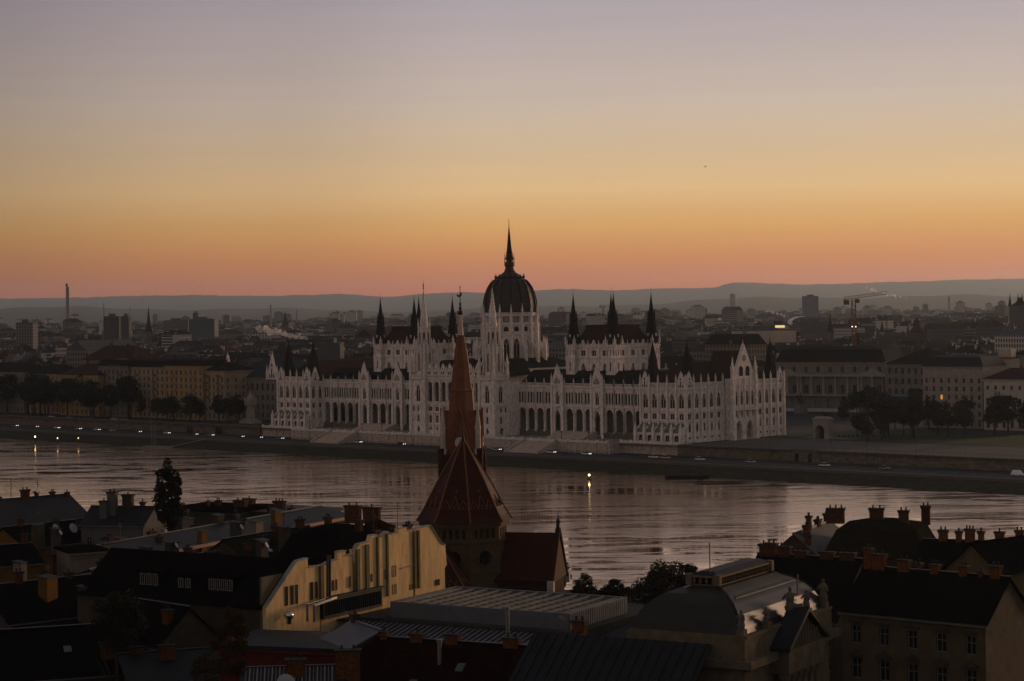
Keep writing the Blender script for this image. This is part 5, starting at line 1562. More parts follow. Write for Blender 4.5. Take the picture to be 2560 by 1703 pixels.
ck = MB(); ck.lathe(0, 0, [(.28, 57.9), (.62, 58.2), (.62, 58.6), (.2, 58.7), (.34, 59.2), (.14, 59.6), (.26, 60.0), (.1, 60.3), (.06, 63.0), (.14, 63.2), (.02, 63.5)], 8)
ck.box(-.5, .1, -.05, .05, 61.3, 61.7); ck.box(.05, .3, -.05, .05, 61.5, 62.2); ck.box(-.62, -.45, -.04, .04, 61.5, 61.9)
ck.build('weathercock', M_IRON, tw)

# ------------------------------------------------------------------ near bank roofs
GA = R(60)                                                       # street grid: one axis runs away to the right
GD = Vector((math.cos(GA), math.sin(GA), 0)); PD = Vector((math.sin(GA), -math.cos(GA), 0))
M_BLK = mat('soot black roof', (.0055, .005, .005), .9, .5, .8, .5, 5.0, spec=.0)
M_DKR = mat('dark oxblood tiles', (.013, .0045, .0035), .9, .5, .9, .5, 7.0, spec=.0)
M_OLV = mat('mossy tile roof', (.015, .0135, .008), .9, .5, .5, .5, 6.0, spec=.0)
M_ZINC = mat('zinc sheet roof', (.085, .083, .095), .5, .3, .4, spec=.15)
M_DZN = mat('dark zinc roof', (.016, .017, .020), .6, .3, .4, spec=.08)
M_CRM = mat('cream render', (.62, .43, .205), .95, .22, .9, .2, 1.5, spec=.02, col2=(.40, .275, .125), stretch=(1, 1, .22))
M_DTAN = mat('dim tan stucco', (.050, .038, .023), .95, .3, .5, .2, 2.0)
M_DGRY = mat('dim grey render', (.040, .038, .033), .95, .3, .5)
M_ORG = mat('orange brick', (.110, .044, .018), .95, .55, 2.2, .5, 7.0, spec=.0)
M_OCW = mat('deep ochre render', (.11, .055, .013), .95, .25, .5)
M_WHT = mat('limewash white', (.26, .24, .21), .9, .3, .6)
M_STEEL = mat('bright steel', (.55, .55, .55), .28, .1, 1.0, metal=1.0)
M_PIPE = mat('polished duct', (.75, .74, .72), .22, 0, metal=1.0)
def ridge_house(name, label, xa, ya, xb, yb, zr, rh, W, mw, mr, n=5, chim=(), base=-4.0, roof='gable', cat='house', wr=None, skylights=(), hl=3.3, mfr=None, ov=.4):
    a, b = G(xa, ya, zr), G(xb, yb, zr)
    dv = (b - a); L = dv.length; rz = math.atan2(dv.y, dv.x)
    fr = Vector((math.sin(rz), -math.cos(rz), 0))
    loc = a + fr * W
    H = zr - rh
    rows = wr or (rows_std(n, H, 4.0, hl, 1.1, 1.75) if n else [(base, H, 0, 0, 0, 0, '', None, 0)])
    if n or wr: rows = rows + [(base, 0, 0, 0, 0, 0, '', None, 0)]
    t = block(name, label, cat, (loc.x, loc.y, 0), rz, L, 2 * W, H, rows, mw, mr, roof, rh, chim=(), base=base, mf=mfr, ov=ov)
    for q in chim:                                                # fraction along the ridge, height, width, offset across
        fx, h, w = q[:3]; off = q[3] if len(q) > 3 else 0.0
        zz = (rh * (1 - abs(off) / W) if roof in ('gable', 'hip') else rh)
        chimney(t, L * fx, W + off, H + zz - .8, w, q[4] if len(q) > 4 else .8, h + .8, max(1, int(w / .55)), q[5] if len(q) > 5 else None)
    if roof == 'gable':
        mb = MB(); mb.bar((-ov, W, zr + .38), (L + ov, W, zr + .38), .34, .06); mb.build('ridge_flashing', M_ZINC, t)
        mb = MB(); z0 = H - ov * rh / W; mb.box(-ov, L + ov, -ov - .16, -ov - .01, z0 - .02, z0 + .14); mb.build('gutter', M_ZINC, t)
    for (fx, fy) in skylights:
        mb = MB(); z = H + rh * fy + .3; yy = W * fy
        sl_ = rh / W
        mb.frus([(-.5, 0, 0), (.5, 0, 0), (.5, 1.1, 1.1 * sl_), (-.5, 1.1, 1.1 * sl_)], [(-.5, -.08, .12), (.5, -.08, .12), (.5, 1.02, 1.1 * sl_ + .12), (-.5, 1.02, 1.1 * sl_ + .12)])
        mb.build('skylight', mat('sky reflecting pane', (.05, .055, .06), .1, 0, spec=.5), t, (L * fx, yy, z))
    return t
def dish(par, loc, r=.9, rz=0.0):
    mb = MB(); mb.lathe(0, 0, [(.02, 0), (r * .5, .05), (r * .85, .16), (r, .26), (r * .98, .3)], 18)
    o = mb.build('satellite_dish', mat('dish grey', (.30, .30, .29), .6, .15, 1.0), par, loc); o.rotation_euler = (R(62), 0, rz)
    return o
def antenna(par, loc, h):
    mb = MB(); mb.box(-.05, .05, -.05, .05, 0, h); mb.box(-.7, .7, -.03, .03, h * .75, h * .75 + .06); mb.box(-.5, .5, -.03, .03, h * .88, h * .88 + .06)
    return mb.build('antenna', M_IRON, par, loc)

# cream firewall with its stepped top, and the house behind it
A0, B0 = G(665, 1559, 17), G(1112, 1463, 17)
WD = (B0 - A0).normalized(); WN = Vector((WD.y, -WD.x, 0))
def onwall(x, y, off=0.0):
    o = Vector((0, 0, CAMZ)); r = P(x, y, 100.0) - o
    k = (A0 + WN * off - o).dot(WN) / r.dot(WN); p = o + r * k
    return ((p - A0).dot(WD), p.z)
WRZ = math.atan2(WD.y, WD.x)
fwl = thing('firewall_building', 'long cream rendered firewall building with stepped parapet beside the church', 'house', (A0.x, A0.y, 0), WRZ)
top = [(665, 1519), (737, 1409), (744, 1403), (769, 1396), (770, 1418), (798, 1415)]
top2 = [(803, 1414), (812, 1412), (825, 1404), (845, 1399), (845, 1380), (865, 1377), (866, 1388), (882, 1386), (882, 1373)]
top3 = [(890, 1372), (897, 1361), (922, 1355), (927, 1339), (941, 1337), (953, 1342), (968, 1329), (977, 1336), (995, 1333), (996, 1322), (1016, 1319), (1016, 1326), (1030, 1325)]
top4 = [(1036, 1324), (1049, 1320), (1075, 1314), (1104, 1360), (1113, 1362), (1117, 1412), (1112, 1420)]
def wallpiece(pts, t0, t1, name):
    q = [onwall(*p) for p in pts]
    x0, x1 = q[0][0], q[-1][0]
    mb = MB(); fr = [(x0, 4.0)] + q + [(x1, 4.0)]
    mb.frus([(x, t0, z) for x, z in fr], [(x, t1, z) for x, z in fr])
    return mb.build(name, M_CRM, fwl)
wallpiece(top, 0, .6, 'wall'); wallpiece(top2, .1, .6, 'wall'); wallpiece(top3, -.05, .6, 'wall'); wallpiece(top4, 0, .6, 'wall')
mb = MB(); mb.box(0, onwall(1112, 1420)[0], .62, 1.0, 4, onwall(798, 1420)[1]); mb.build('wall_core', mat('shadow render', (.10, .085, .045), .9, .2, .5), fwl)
cpn = MB()
for pts in (top, top2, top3, top4):
    for p, q in zip(pts, pts[1:]):
        a, b = onwall(*p), onwall(*q)
        if abs(b[0] - a[0]) > .6: cpn.bar((a[0], .25, a[1] + .04), (b[0], .25, b[1] + .04), .85, .1)
cpn.build('coping', M_WHT, fwl)
def shade_strip(x0, x1, yt, yb, d, m, nm='recess_shade_strip'):
    a, b = onwall(x0, yt), onwall(x1, yb); mb = MB(); mb.box(a[0], b[0], -d, -.001 if d > 0 else .3, b[1], a[1]); mb.build(nm, m, fwl)
M_SHD = mat('olive recess shade', (.13, .105, .04), .92, .3, .6)  # darker olive colour paints the shade of the wall recesses onto thin strips
for x0, x1, yt, yb in ((797, 806, 1416, 1500), (888, 897, 1374, 1500), (911, 921, 1362, 1508), (939, 945, 1342, 1480), (963, 969, 1334, 1490), (1031, 1037, 1328, 1470), (1041, 1047, 1326, 1470)):
    shade_strip(x0, x1, yt, yb, .35, M_SHD)
for x0, x1, y0, y1 in ((712, 719, 1467, 1514), (726, 733, 1464, 1511), (738, 744, 1462, 1509), (775, 782, 1456, 1500), (787, 793, 1455, 1496), (830, 834, 1451, 1477), (838, 842, 1449, 1475), (872, 876, 1441, 1468), (926, 930, 1435, 1454), (959, 967, 1426, 1446), (979, 989, 1415, 1441), (980, 990, 1462, 1484), (1023, 1030, 1462, 1474), (1087, 1092, 1450, 1463), (1093, 1098, 1448, 1463)):
    a, b = onwall(x0, y0), onwall(x1, y1)
    w_, h_ = b[0] - a[0], a[1] - b[1]
    me = window_mesh(w_, h_, 'rect', mat('brown window frame', (.06, .045, .03), .7, .1, 1.0), M_GLASS, 'mull' if w_ < 1.2 else 'cross')
    put(me, 'window', fwl, ((a[0] + b[0]) / 2, -.07, b[1]), 0)
a, b = onwall(1000, 1421), onwall(1031, 1412); pp = MB(); pp.bar((a[0], -.15, a[1]), (b[0], -.15, b[1]), .14, .14); pp.build('pipe', M_WHT, fwl)
for x in (813, 819): 
    a, b = onwall(x, 1388), onwall(x, 1494); pp = MB(); pp.bar((a[0], -.4, a[1]), (b[0], -.4, b[1]), .25, .25); pp.build('flue_pipe', M_DGRY, fwl)
# black pitched roof of that house, ridge running left from the wall
e0, r0 = onwall(665, 1519), onwall(740, 1404)
rw_, rise = r0[0] - e0[0], r0[1] - e0[1]
rb_ = MB(); DL = 34.0
rb_.frus([(e0[0] - .4, .6, e0[1] - .3), (e0[0] - .4, DL, e0[1] - .3), (r0[0], DL, r0[1]), (r0[0], .6, r0[1])], [(e0[0] - .4, .6, e0[1]), (e0[0] - .4, DL, e0[1]), (r0[0], DL, r0[1] + .3), (r0[0], .6, r0[1] + .3)])
rb_.frus([(r0[0], .6, r0[1]), (r0[0], DL, r0[1]), (r0[0] + rw_, DL, e0[1]), (r0[0] + rw_, .6, e0[1])], [(r0[0], .6, r0[1] + .3), (r0[0], DL, r0[1] + .3), (r0[0] + rw_, DL, e0[1] + .3), (r0[0] + rw_, .6, e0[1] + .3)])
rfo = rb_.build('roof', M_BLK, fwl)
mb = MB(); mb.box(e0[0], r0[0] + rw_, .65, DL - .3, 0, e0[1] - .3); mb.build('rear_wall', M_DTAN, fwl)
for (fy, w_, h_, arch) in ((9, 4.4, 1.9, 0), (15.5, 2.6, 1.7, 0), (22, 3.6, 2.0, 1)):                       # dormers on the near slope
    zc = e0[1] + rise * .28; xc = e0[0] + rw_ * .22
    dmo = MB(); dmo.box(xc, xc + 3.5, fy - w_ / 2 - .2, fy + w_ / 2 + .2, zc - .2, zc + h_); dmo.box(xc - .3, xc + 4, fy - w_ / 2 - .5, fy + w_ / 2 + .5, zc + h_, zc + h_ + .2)
    do_ = dmo.build('dormer', M_BLK, rfo)
    nw = int(w_ / .95)
    for k in range(nw):
        put(window_mesh(.85, h_ - .4, 'rect', M_WHT, M_GLASS, 'mull'), 'window', rfo, (xc - .1, fy + w_ / 2 - w_ * (k + .5) / nw, zc + .1), R(-90))
# metal cowl and ducts by the wall
gp = G(1062, 1462, 17.2)
cw = thing('roof_ventilator', 'shiny steel mushroom ventilator on the hall roof beside the cream wall', 'ventilator', gp)
mb = MB(); mb.lathe(0, 0, [(.35, 0), (.35, .5), (.3, .7), (.45, .9), (.55, 1.4), (.42, 1.7), (.2, 1.75)], 16); mb.build('cowl', M_STEEL, cw, smooth=True)
gp = G(722, 1560, 16.5)
cw = thing('roof_ventilator', 'squat steel rotating ventilator at the foot of the cream wall', 'ventilator', gp)
mb = MB(); mb.lathe(0, 0, [(.35, 0), (.35, .6), (.6, .8), (.7, 1.2), (.55, 1.55), (.15, 1.7)], 14); mb.build('cowl', M_STEEL, cw, smooth=True)
dc = thing('air_duct', 'pair of bright metal ducts bent over the plant cabin', 'duct', G(768, 1512, 17.0))
for k, (dx, pts) in enumerate(((0, ((0, 0), (58, -19))), (1, ((17, 1), (72, -18))))):
    a, b = G(768 + pts[0][0], 1512 + pts[0][1], 18.8), G(768 + pts[1][0], 1512 + pts[1][1], 18.8)
    o = dc.location
    mb = MB(); mb.bar(a - o, b - o, .32, .32); mb.bar(a - o + Vector((0, 0, .1)), Vector((a.x, a.y, 16.5)) - o, .32, .32); mb.build('duct_run', M_PIPE, dc)
pcab = thing('plant_cabin', 'long dark louvred plant cabin against the cream wall', 'cabin', G(810, 1530, 17), WRZ)
mb = MB(); mb.box(0, 14, 0, 3.0, -1, 1.7); mb.build('body', M_DZN, pcab)
mb = MB(); mb.box(-.3, 14.3, -.3, 3.3, 1.7, 1.95); mb.build('lid', M_DZN, pcab)
mb = MB()
for k in range(26): mb.box(.4 + k * .52, .55 + k * .52, -.08, -.01, -.6, 1.3)
mb.build('louvre', M_BLK, pcab); pcab.children[-1]['kind'] = 'stuff'

# concert hall: zinc roofs, great skylight, domed front block
PRZ = math.atan2(PD.y, PD.x)
hn_ = G(983, 1507, 18.0)
hall = thing('concert_hall', 'concert hall with great roof skylight, zinc roofs, domed front block and pedimented facade', 'hall', (hn_.x, hn_.y, 0), PRZ)
SL, SW = 27.6, 17.0                                              # local x along the near edge, y away from the viewer
mb = MB(); mb.box(-9, 30, -11, 27, 0, 13.4); mb.box(-5, 30, -2, 24, 13.4, 16.0); mb.build('wall', M_DGRY, hall)
mb = MB(); mb.box(0, SL, 0, SW, 16.0, 17.1); mb.build('skylight_base', mat('skylight floor', (.014, .015, .017), .5, .2, 1.0, spec=.2), hall)
mb = MB()
mb.box(-.3, SL + .3, -.3, .15, 15.8, 18.2); mb.box(-.3, SL + .3, SW - .15, SW + .3, 15.8, 18.2); mb.box(-.3, .15, .15, SW - .15, 15.8, 18.2)
mb.build('skylight_curb', mat('grey sheet', (.10, .10, .105), .6, .2, .6), hall)
mb = MB()
for k in range(26): mb.box(SL + .1, SL + .5, .2 + k * .64, .55 + k * .64, 15.0, 18.1)
mb.box(SL - .3, SL + .1, 0, SW, 15.0, 18.15); mb.build('louvre_wall', M_PALE, hall)
for k in range(13):                                              # main glazing girders and purlins
    m_ = MB(); x = SL * (k + .5) / 13; m_.box(x - .09, x + .09, .2, SW - .2, 17.4, 18.15); m_.build('glazing_bar', M_PALE, hall)
for k in range(9):
    m_ = MB(); y = SW * (k + .5) / 9; m_.box(.2, SL - .2, y - .05, y + .05, 17.75, 17.9); m_.build('purlin', mat('dim steel', (.13, .13, .125), .6, .1, 1.0), hall)
gl_ = MB(); gl_.box(.2, SL - .2, .2, SW - .2, 17.62, 17.66); gl_.build('skylight_glass', mat('roof glass', (.012, .013, .014), .15, 0, spec=.35), hall)
def seam_roof(x0, x1, y0, y1, z0, z1, n, name='zinc_roof', m=None):
    """sheet sloping from the near edge y0, z0 up to y1, z1 with standing seams"""
    r = MB(); r.frus([(x0, y0, z0 - .2), (x1, y0, z0 - .2), (x1, y1, z1 - .2), (x0, y1, z1 - .2)], [(x0, y0, z0), (x1, y0, z0), (x1, y1, z1), (x0, y1, z1)])
    ro = r.build(name, m or M_ZINC, hall)
    s_ = MB()
    s_.bar((0, y0, z0 + .06), (0, y1, z1 + .06), .14, .16); me = s_.mesh('seam', M_DZN)
    for k in range(n): put(me, 'seam', ro, (x0 + (x1 - x0) * (k + .5) / n, 0, 0))
    return ro
seam_roof(-6, 30, -10.5, -.4, 13.9, 15.9, 40)
seam_roof(SL + .6, SL + 9, -10.5, 14, 13.8, 15.2, 14)
mb = MB(); mb.box(-6.2, 38, -11.2, -10.5, 12.6, 13.9); mb.build('eaves', M_DZN, hall)
mb = MB(); mb.frus([(-9, -2, 15.2), (-.4, -2, 15.9), (-.4, 22, 15.9), (-9, 22, 15.2)], [(-9, -2, 15.4), (-.4, -2, 16.1), (-.4, 22, 16.1), (-9, 22, 15.4)]); mb.build('side_roof', M_DZN, hall)
# front block: square dome roof
q0 = G(1855, 1597, 21.6)
fl_ = Matrix.Rotation(-PRZ, 3, 'Z') @ (q0 - Vector((hn_.x, hn_.y, 0)))
FX, FY = fl_.x, fl_.y                                            # near right corner of the dome roof
FWd, FLn = 14.0, 25.5
mb = MB(); mb.box(FX - FWd, FX, FY, FY + FLn, 0, 19.2); mb.build('front_block', M_DTAN, hall)
pf = [(0.0, 21.6), (.3, 22.7), (.95, 23.95), (1.9, 25.0), (3.1, 25.8), (4.5, 26.3), (5.6, 26.5)]
mb = MB()
for (i0, z0), (i1, z1) in zip(pf, pf[1:]):
    rr_ = lambda i: [(FX - FWd + i, FY + i), (FX - i, FY + i), (FX - i, FY + FLn - i), (FX - FWd + i, FY + FLn - i)]
    mb.frus([(x, y, z0) for x, y in rr_(i0)], [(x, y, z1) for x, y in rr_(i1)], 0, z1 > 26.4)
mb.build('dome_roof', mat('smooth lead roof', (.022, .020, .018), .42, .4, .25, spec=.16), hall, smooth=False)
hip = MB()
for (i0, z0), (i1, z1) in zip(pf, pf[1:]):
    hip.bar((FX - i0, FY + i0, z0 + .05), (FX - i1, FY + i1, z1 + .05), .25, .2); hip.bar((FX - i0, FY + FLn - i0, z0 + .05), (FX - i1, FY + FLn - i1, z1 + .05), .25, .2)
hip.build('hip_roll', M_DZN, hall)
for k in range(26):                                              # ribbed upper strip
    y = FY + 4.6 + k * .64
    s_ = MB(); s_.bar((FX - 2.6, y, 25.55), (FX - 4.6, y, 26.4), .12, .12); s_.build('seam', M_PALE, hall)
s_ = MB(); s_.bar((FX - 2.45, FY + 4, 25.45), (FX - 2.45, FY + FLn - 4, 25.45), .16, .16); s_.build('seam_rail', M_PALE, hall)
# ridge balustrade box
mb = MB(); x0, x1, y0, y1 = FX - FWd + 5.2, FX - 5.2, FY + 5.2, FY + FLn - 5.0
mb.box(x0, x1, y0, y1, 26.5, 26.65); mb.box(x0 - .2, x1 + .2, y0 - .2, y1 + .2, 27.45, 27.65)
for cx in (x0, x1):
    for cyy in (y0, y1): mb.box(cx - .35, cx + .35, cyy - .35, cyy + .35, 26.6, 27.85)
mb.build('ridge_parapet', mat('ochre stone', (.13, .09, .045), .9, .3, 1.0), hall)
bl = MB(); bl.lathe(0, 0, [(.16, 26.65), (.1, 26.75), (.2, 27.0), (.1, 27.35), (.16, 27.45)], 7); bme = bl.mesh('baluster', MATS['ochre stone'])
for k in range(18):
    put(bme, 'baluster', hall, (x1, y0 + .7 + (y1 - y0 - 1.4) * k / 17, 0))
for k in range(4): put(bme, 'baluster', hall, (x0 + .6 + k * .8, y0, 0))
mb = MB(); mb.box(x0 + .2, x1 - .2, y0 + .2, y1 - .2, 26.6, 27.4); mb.build('ridge_core', M_BLK, hall)
mb = MB(); mb.rectf((x0 + x1) / 2, (y0 + y1) / 2, (x1 - x0) / 2, (y1 - y0) / 2, 27.65, (x1 - x0) / 2 - .9, (y1 - y0) / 2 - .9, 28.1); mb.build('ridge_roof', M_DZN, hall)
mb = MB(); mb.box(x1 - 1.2, x1 - 1.1, y0 + .3, y0 + .4, 27.4, 31.5); mb.build('lightning_rod', M_IRON, hall)
# attic, cornice, pediment, columns on the right hand front
M_FST = mat('front sandstone', (.12, .096, .06), .92, .4, .6, .3, 2.0, spec=.02)
mb = MB()
mb.box(FX - FWd - .3, FX + .5, FY - .4, FY + FLn + .4, 19.2, 21.6)
mb.box(FX - FWd - .9, FX + 1.5, FY - 1.0, FY + FLn + 1, 18.3, 19.2)
mb.box(FX - FWd - .1, FX + .7, FY - .2, FY + FLn + .2, 21.6, 21.9)
mb.build('attic', M_FST, hall)
frt = MB().build('front_wall', M_FST, hall)
mb = MB()
wall_rows(mb, frt, FX + .3, FY, R(90), FLn, [(0, 5.5, 7, 1.7, .2, 4.4, 'round', 'mull', .4), (5.5, 16.6, 7, 1.7, 7.0, 12.2, 'rect', 'cross', .4), (16.6, 18.3, 0, 0, 0, 0, '', None, 0)], M_WHT, M_GLASS)
mb.box(FX - FWd, FX + .3, FY - .02, FY, 0, 18.3)
frt.data = mb.mesh('front_wall', M_FST)
dn = MB(); dn.box(0, .5, -.16, .16, 17.9, 18.28); dme = dn.mesh('dentil', M_FST)
for k in range(34): put(dme, 'dentil', hall, (FX + .35, FY + .5 + k * .74, 0))
PY0, PY1 = FY + 7.2, FY + 18.3
mb = MB(); mb.box(FX + .3, FX + 2.6, PY0, PY1, 16.6, 19.3)
mb.frus([(FX + .6, PY0 - .3, 19.3), (FX + .6, PY1 + .3, 19.3), (FX + .6, (PY0 + PY1) / 2, 23.0), (FX + .6, (PY0 + PY1) / 2 - .01, 23.0)], [(FX + 2.2, PY0 - .3, 19.3), (FX + 2.2, PY1 + .3, 19.3), (FX + 2.2, (PY0 + PY1) / 2, 23.0), (FX + 2.2, (PY0 + PY1) / 2 - .01, 23.0)])
mb.build('pediment', M_FST, hall)
for s in (0, 1):
    ya_, yb_ = (PY0 - .5, (PY0 + PY1) / 2) if s == 0 else (PY1 + .5, (PY0 + PY1) / 2)
    m_ = MB(); m_.frus([(FX + .4, ya_, 19.25), (FX + 3.0, ya_, 19.25), (FX + 3.0, yb_, 23.2), (FX + .4, yb_, 23.2)], [(FX + .4, ya_, 19.7), (FX + 3.0, ya_, 19.7), (FX + 3.0, yb_, 23.7), (FX + .4, yb_, 23.7)]); m_.build('raking_cornice', M_DZN, hall)
rl = MB()
for k in range(9): rl.lathe(FX + 2.3, PY0 + 2 + k * .9, [(.28, 19.5), (.34, 20.0), (.2, 20.4 + .9 * (1 - abs(k - 4) / 4.0)), (.16, 20.8 + 1.2 * (1 - abs(k - 4) / 4.0)), (.02, 21.0 + 1.3 * (1 - abs(k - 4) / 4.0))], 6)
rl.build('relief_figures', M_FST, hall); hall.children[-1]['kind'] = 'stuff'
col = MB(); col.lathe(0, 0, [(.75, 5.4), (.75, 5.9), (.55, 6.1), (.47, 15.4), (.72, 16.1), (.72, 16.6)], 12); cme = col.mesh('column', M_FST)
for k in range(6): put(cme, 'column', hall, (FX + 1.7, PY0 + .8 + (PY1 - PY0 - 1.6) * k / 5, 0))
def statue(lab, x, y, z, h, arm=False):
    v = Matrix.Rotation(PRZ, 3, 'Z') @ Vector((x, y, 0)) + Vector((hn_.x, hn_.y, z))
    t = thing('roof_statue', lab, 'statue', v, PRZ)
    mb = MB(); mb.box(-.5, .5, -.5, .5, 0, .7); mb.build('pedestal', M_FST, t)
    b = MB(); s = h / 2.4
    b.lathe(0, 0, [(.45 * s, .7), (.5 * s, 1.2), (.38 * s, .7 + 1.0 * s), (.42 * s, .7 + 1.5 * s), (.3 * s, .7 + 1.85 * s), (.12 * s, .7 + 1.95 * s), (.2 * s, .7 + 2.15 * s), (.18 * s, .7 + 2.3 * s), (.02, .7 + 2.42 * s)], 8)
    b.bar((-.35 * s, 0, .7 + 1.7 * s), (-.75 * s, .1, .7 + 1.2 * s), .18 * s, .18 * s)
    if arm: b.bar((.3 * s, 0, .7 + 1.75 * s), (.75 * s, 0, .7 + 1.7 * s), .16 * s, .16 * s); b.bar((.75 * s, 0, .7 + 1.7 * s), (.8 * s, 0, .7 + 3.6 * s), .12 * s, .12 * s); b.bar((-.5 * s, 0, 1.2), (1.2 * s, .3, 1.6), .4 * s, .35 * s)
    else: b.bar((.35 * s, 0, .7 + 1.7 * s), (.55 * s, -.3, .7 + 1.15 * s), .18 * s, .18 * s)
    b.build('figure', mat('weathered statue stone', (.12, .10, .07), .9, .3, 2.0), t)
statue('weathered stone statue on the near corner of the hall attic', FX - .2, FY + .3, 21.9, 2.2)
statue('stone statue raising a staff on the hall pediment', FX + .6, FY + 12.6, 22.2, 3.0, True)
statue('stone statue left of the pediment on the hall attic', FX + .2, FY + 6.5, 21.9, 1.7)
statue('stone statue right of the pediment on the hall attic', FX + .2, FY + 18.6, 21.9, 2.2)
statue('stone statue on the far corner of the hall attic', FX, FY + 24.6, 21.9, 2.8)
# lower front wing with striped zinc roof at the picture's foot
lr = seam_roof(FX - 26, FX - 3.2, FY - 8.5, FY - 1.1, 15.2, 20.9, 18, 'lower_zinc_roof', M_DZN)
mb = MB(); mb.box(FX - 26, FX - 3.4, FY - 8.3, FY - 1.1, 0, 14.8); mb.build('lower_wing', M_DTAN, hall)

# ------------------------------------------------------------------ more near bank houses: ridge line given by what the photo shows
BR = M_ORG
# behind the cream wall
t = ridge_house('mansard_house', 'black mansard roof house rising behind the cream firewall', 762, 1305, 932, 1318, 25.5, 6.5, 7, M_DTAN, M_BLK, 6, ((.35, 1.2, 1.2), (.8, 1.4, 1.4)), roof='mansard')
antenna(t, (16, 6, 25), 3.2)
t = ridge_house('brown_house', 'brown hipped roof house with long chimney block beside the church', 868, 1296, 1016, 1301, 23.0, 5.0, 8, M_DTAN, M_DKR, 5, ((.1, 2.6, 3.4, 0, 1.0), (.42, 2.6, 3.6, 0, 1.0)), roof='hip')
antenna(t, (11, 6, 22), 4.2)
for k, px in enumerate((940, 985, 1020)):
    gp = G(px, 1335 - k * 6, 24); c_ = thing('chimney_stack', ('soot dark chimney with pots, first along the cream wall', 'soot dark chimney with pots, middle along the cream wall', 'soot dark chimney with pots, nearest the church on the cream wall')[k], 'chimney', gp, GA)
    chimney(c_, 0, 0, -1.5, 1.6, .8, 2.6, 3, M_RBR); mb = MB(); mb.box(-1.1, 1.1, -.7, .7, -5, -1.4); mb.build('base', M_DTAN, c_)
# left: rows down to the quay
t = ridge_house('long_roof_house', 'long low house with grey sheet roof and red fascia running to the river', 215, 1372, 800, 1268, 19.0, 1.6, 7, M_RBR, M_DZN, 0, ((.12, 1.6, 1.6, 2), (.22, 1.2, 1.4, -3), (.3, 1.8, 2.0, 3), (.47, 1.6, 2.6, 3), (.58, 1.5, 2.4, -2), (.66, 1.4, 1.4, 3), (.8, 2.0, 2.0, 2), (.92, 1.6, 1.6, 3)), wr=[(0, 13, 14, 1.2, 10.2, 12.0, 'rect', 'mull', .3), (13, 17.4, 14, 1.2, 14.0, 15.9, 'rect', 'mull', .3)])
fsc = G(215, 1372, 19)
fb = MB(); LLn = (G(800, 1268, 19) - fsc).length
fb.box(-.5, LLn + .5, -.75, -.45, 16.9, 17.4); fb.build('fascia', mat('pinkish fascia', (.34, .20, .16), .8, .2, 1.0), t)
t2 = ridge_house('grey_gable_house', 'tall grey rendered house with stepped chimneys beside the poplar', 232, 1268, 385, 1270, 21.0, 3.0, 5, mat('blue grey render', (.085, .082, .078), .95, .2, .5), M_DZN, 0, ((.30, 4.2, 1.7, -3, 1.2, MATS['blue grey render']), (.40, 6.0, 2.0, -2, 1.4, MATS['blue grey render']), (.58, 3.0, 2.4, 0, 1.2, M_DTAN), (.78, 2.4, 1.0, 1)), wr=[(0, 12, 0, 0, 0, 0, '', None, 0), (12, 18, 4, 1.1, 14.0, 15.6, 'rect', 'cross', .3)], mfr=M_WHT)
t3 = ridge_house('slate_hip_house', 'wide hipped slate roof with orange lit gable edge at the upstream edge', -120, 1262, 170, 1238, 19.5, 4.5, 9, M_OCW, M_DZN, 0, ((.4, 1.6, 1.6, 1), (.62, 2.4, 2.2, 0), (.72, 1.4, .8, 0), (.86, 1.5, 1.1, 0), (.97, 1.2, .7, -1)))
dish(t3, (19.5, 8, 21.2), .75, .4); antenna(t3, (14, 9, 19), 5); antenna(t3, (20.5, 9, 19), 4.4)
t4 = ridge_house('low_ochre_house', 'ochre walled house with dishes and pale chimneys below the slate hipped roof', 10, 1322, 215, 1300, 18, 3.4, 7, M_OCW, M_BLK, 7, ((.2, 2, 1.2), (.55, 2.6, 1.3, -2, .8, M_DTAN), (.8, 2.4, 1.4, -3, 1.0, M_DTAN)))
dish(t4, (9, 3, 17.5), .8, .2); dish(t4, (12.5, 2, 17.2), 1.0, .1)
ridge_house('flat_roof_house', 'dark flat roofed house right of the poplar with roof terrace', 470, 1262, 640, 1268, 18.6, .6, 7, M_DGRY, M_BLK, 5, ((.3, 1.2, .5), (.45, 1.8, 1.2), (.78, 2.0, 3.2, 0, 1.6)), roof='flat')
ridge_house('flat_roof_house', 'dark low quay house with block chimneys behind the red fascia roof', 600, 1266, 800, 1276, 18.0, .6, 7, M_DGRY, M_DZN, 5, ((.12, 2.2, 2.8, 0, 1.5), (.5, 1.6, 3.0, 0, 1.2)), roof='flat')
ridge_house('mossy_roof_house', 'broad mossy tile roof in the courtyard block left of the black mansard', 560, 1352, 770, 1318, 20.5, 5.5, 9, M_DTAN, M_OLV, 5, ((.1, 1.6, 1.8, -3), (.35, 2.2, 2.6, -2), (.6, 1.6, 1.6), (.9, 2.4, 2.0)), skylights=((.3, .5), (.7, .45)))
ridge_house('courtyard_house', 'small tiled courtyard house with two brick chimneys below the long roof', 395, 1405, 600, 1372, 18.5, 3.2, 6, M_DTAN, M_OLV, 5, ((.08, 2.4, 2.6, -2, 1.1, M_DTAN), (.35, 2.0, 1.2), (.55, 2.2, 3.2, -2, 1.2, M_RBR), (.85, 1.6, 1.2)))
ridge_house('penthouse_block', 'pale box penthouse on a dark roof at the left', 158, 1372, 246, 1366, 20.0, .4, 4, mat('warm grey render', (.14, .115, .085), .95, .2, .5), M_BLK, 0, (), roof='flat')
ridge_house('ochre_wall_house', 'deep ochre rendered gable wall at the left edge', -60, 1372, 75, 1362, 20.5, 2.5, 6, M_OCW, M_BLK, 0, ((.9, 2.2, 1.2),))
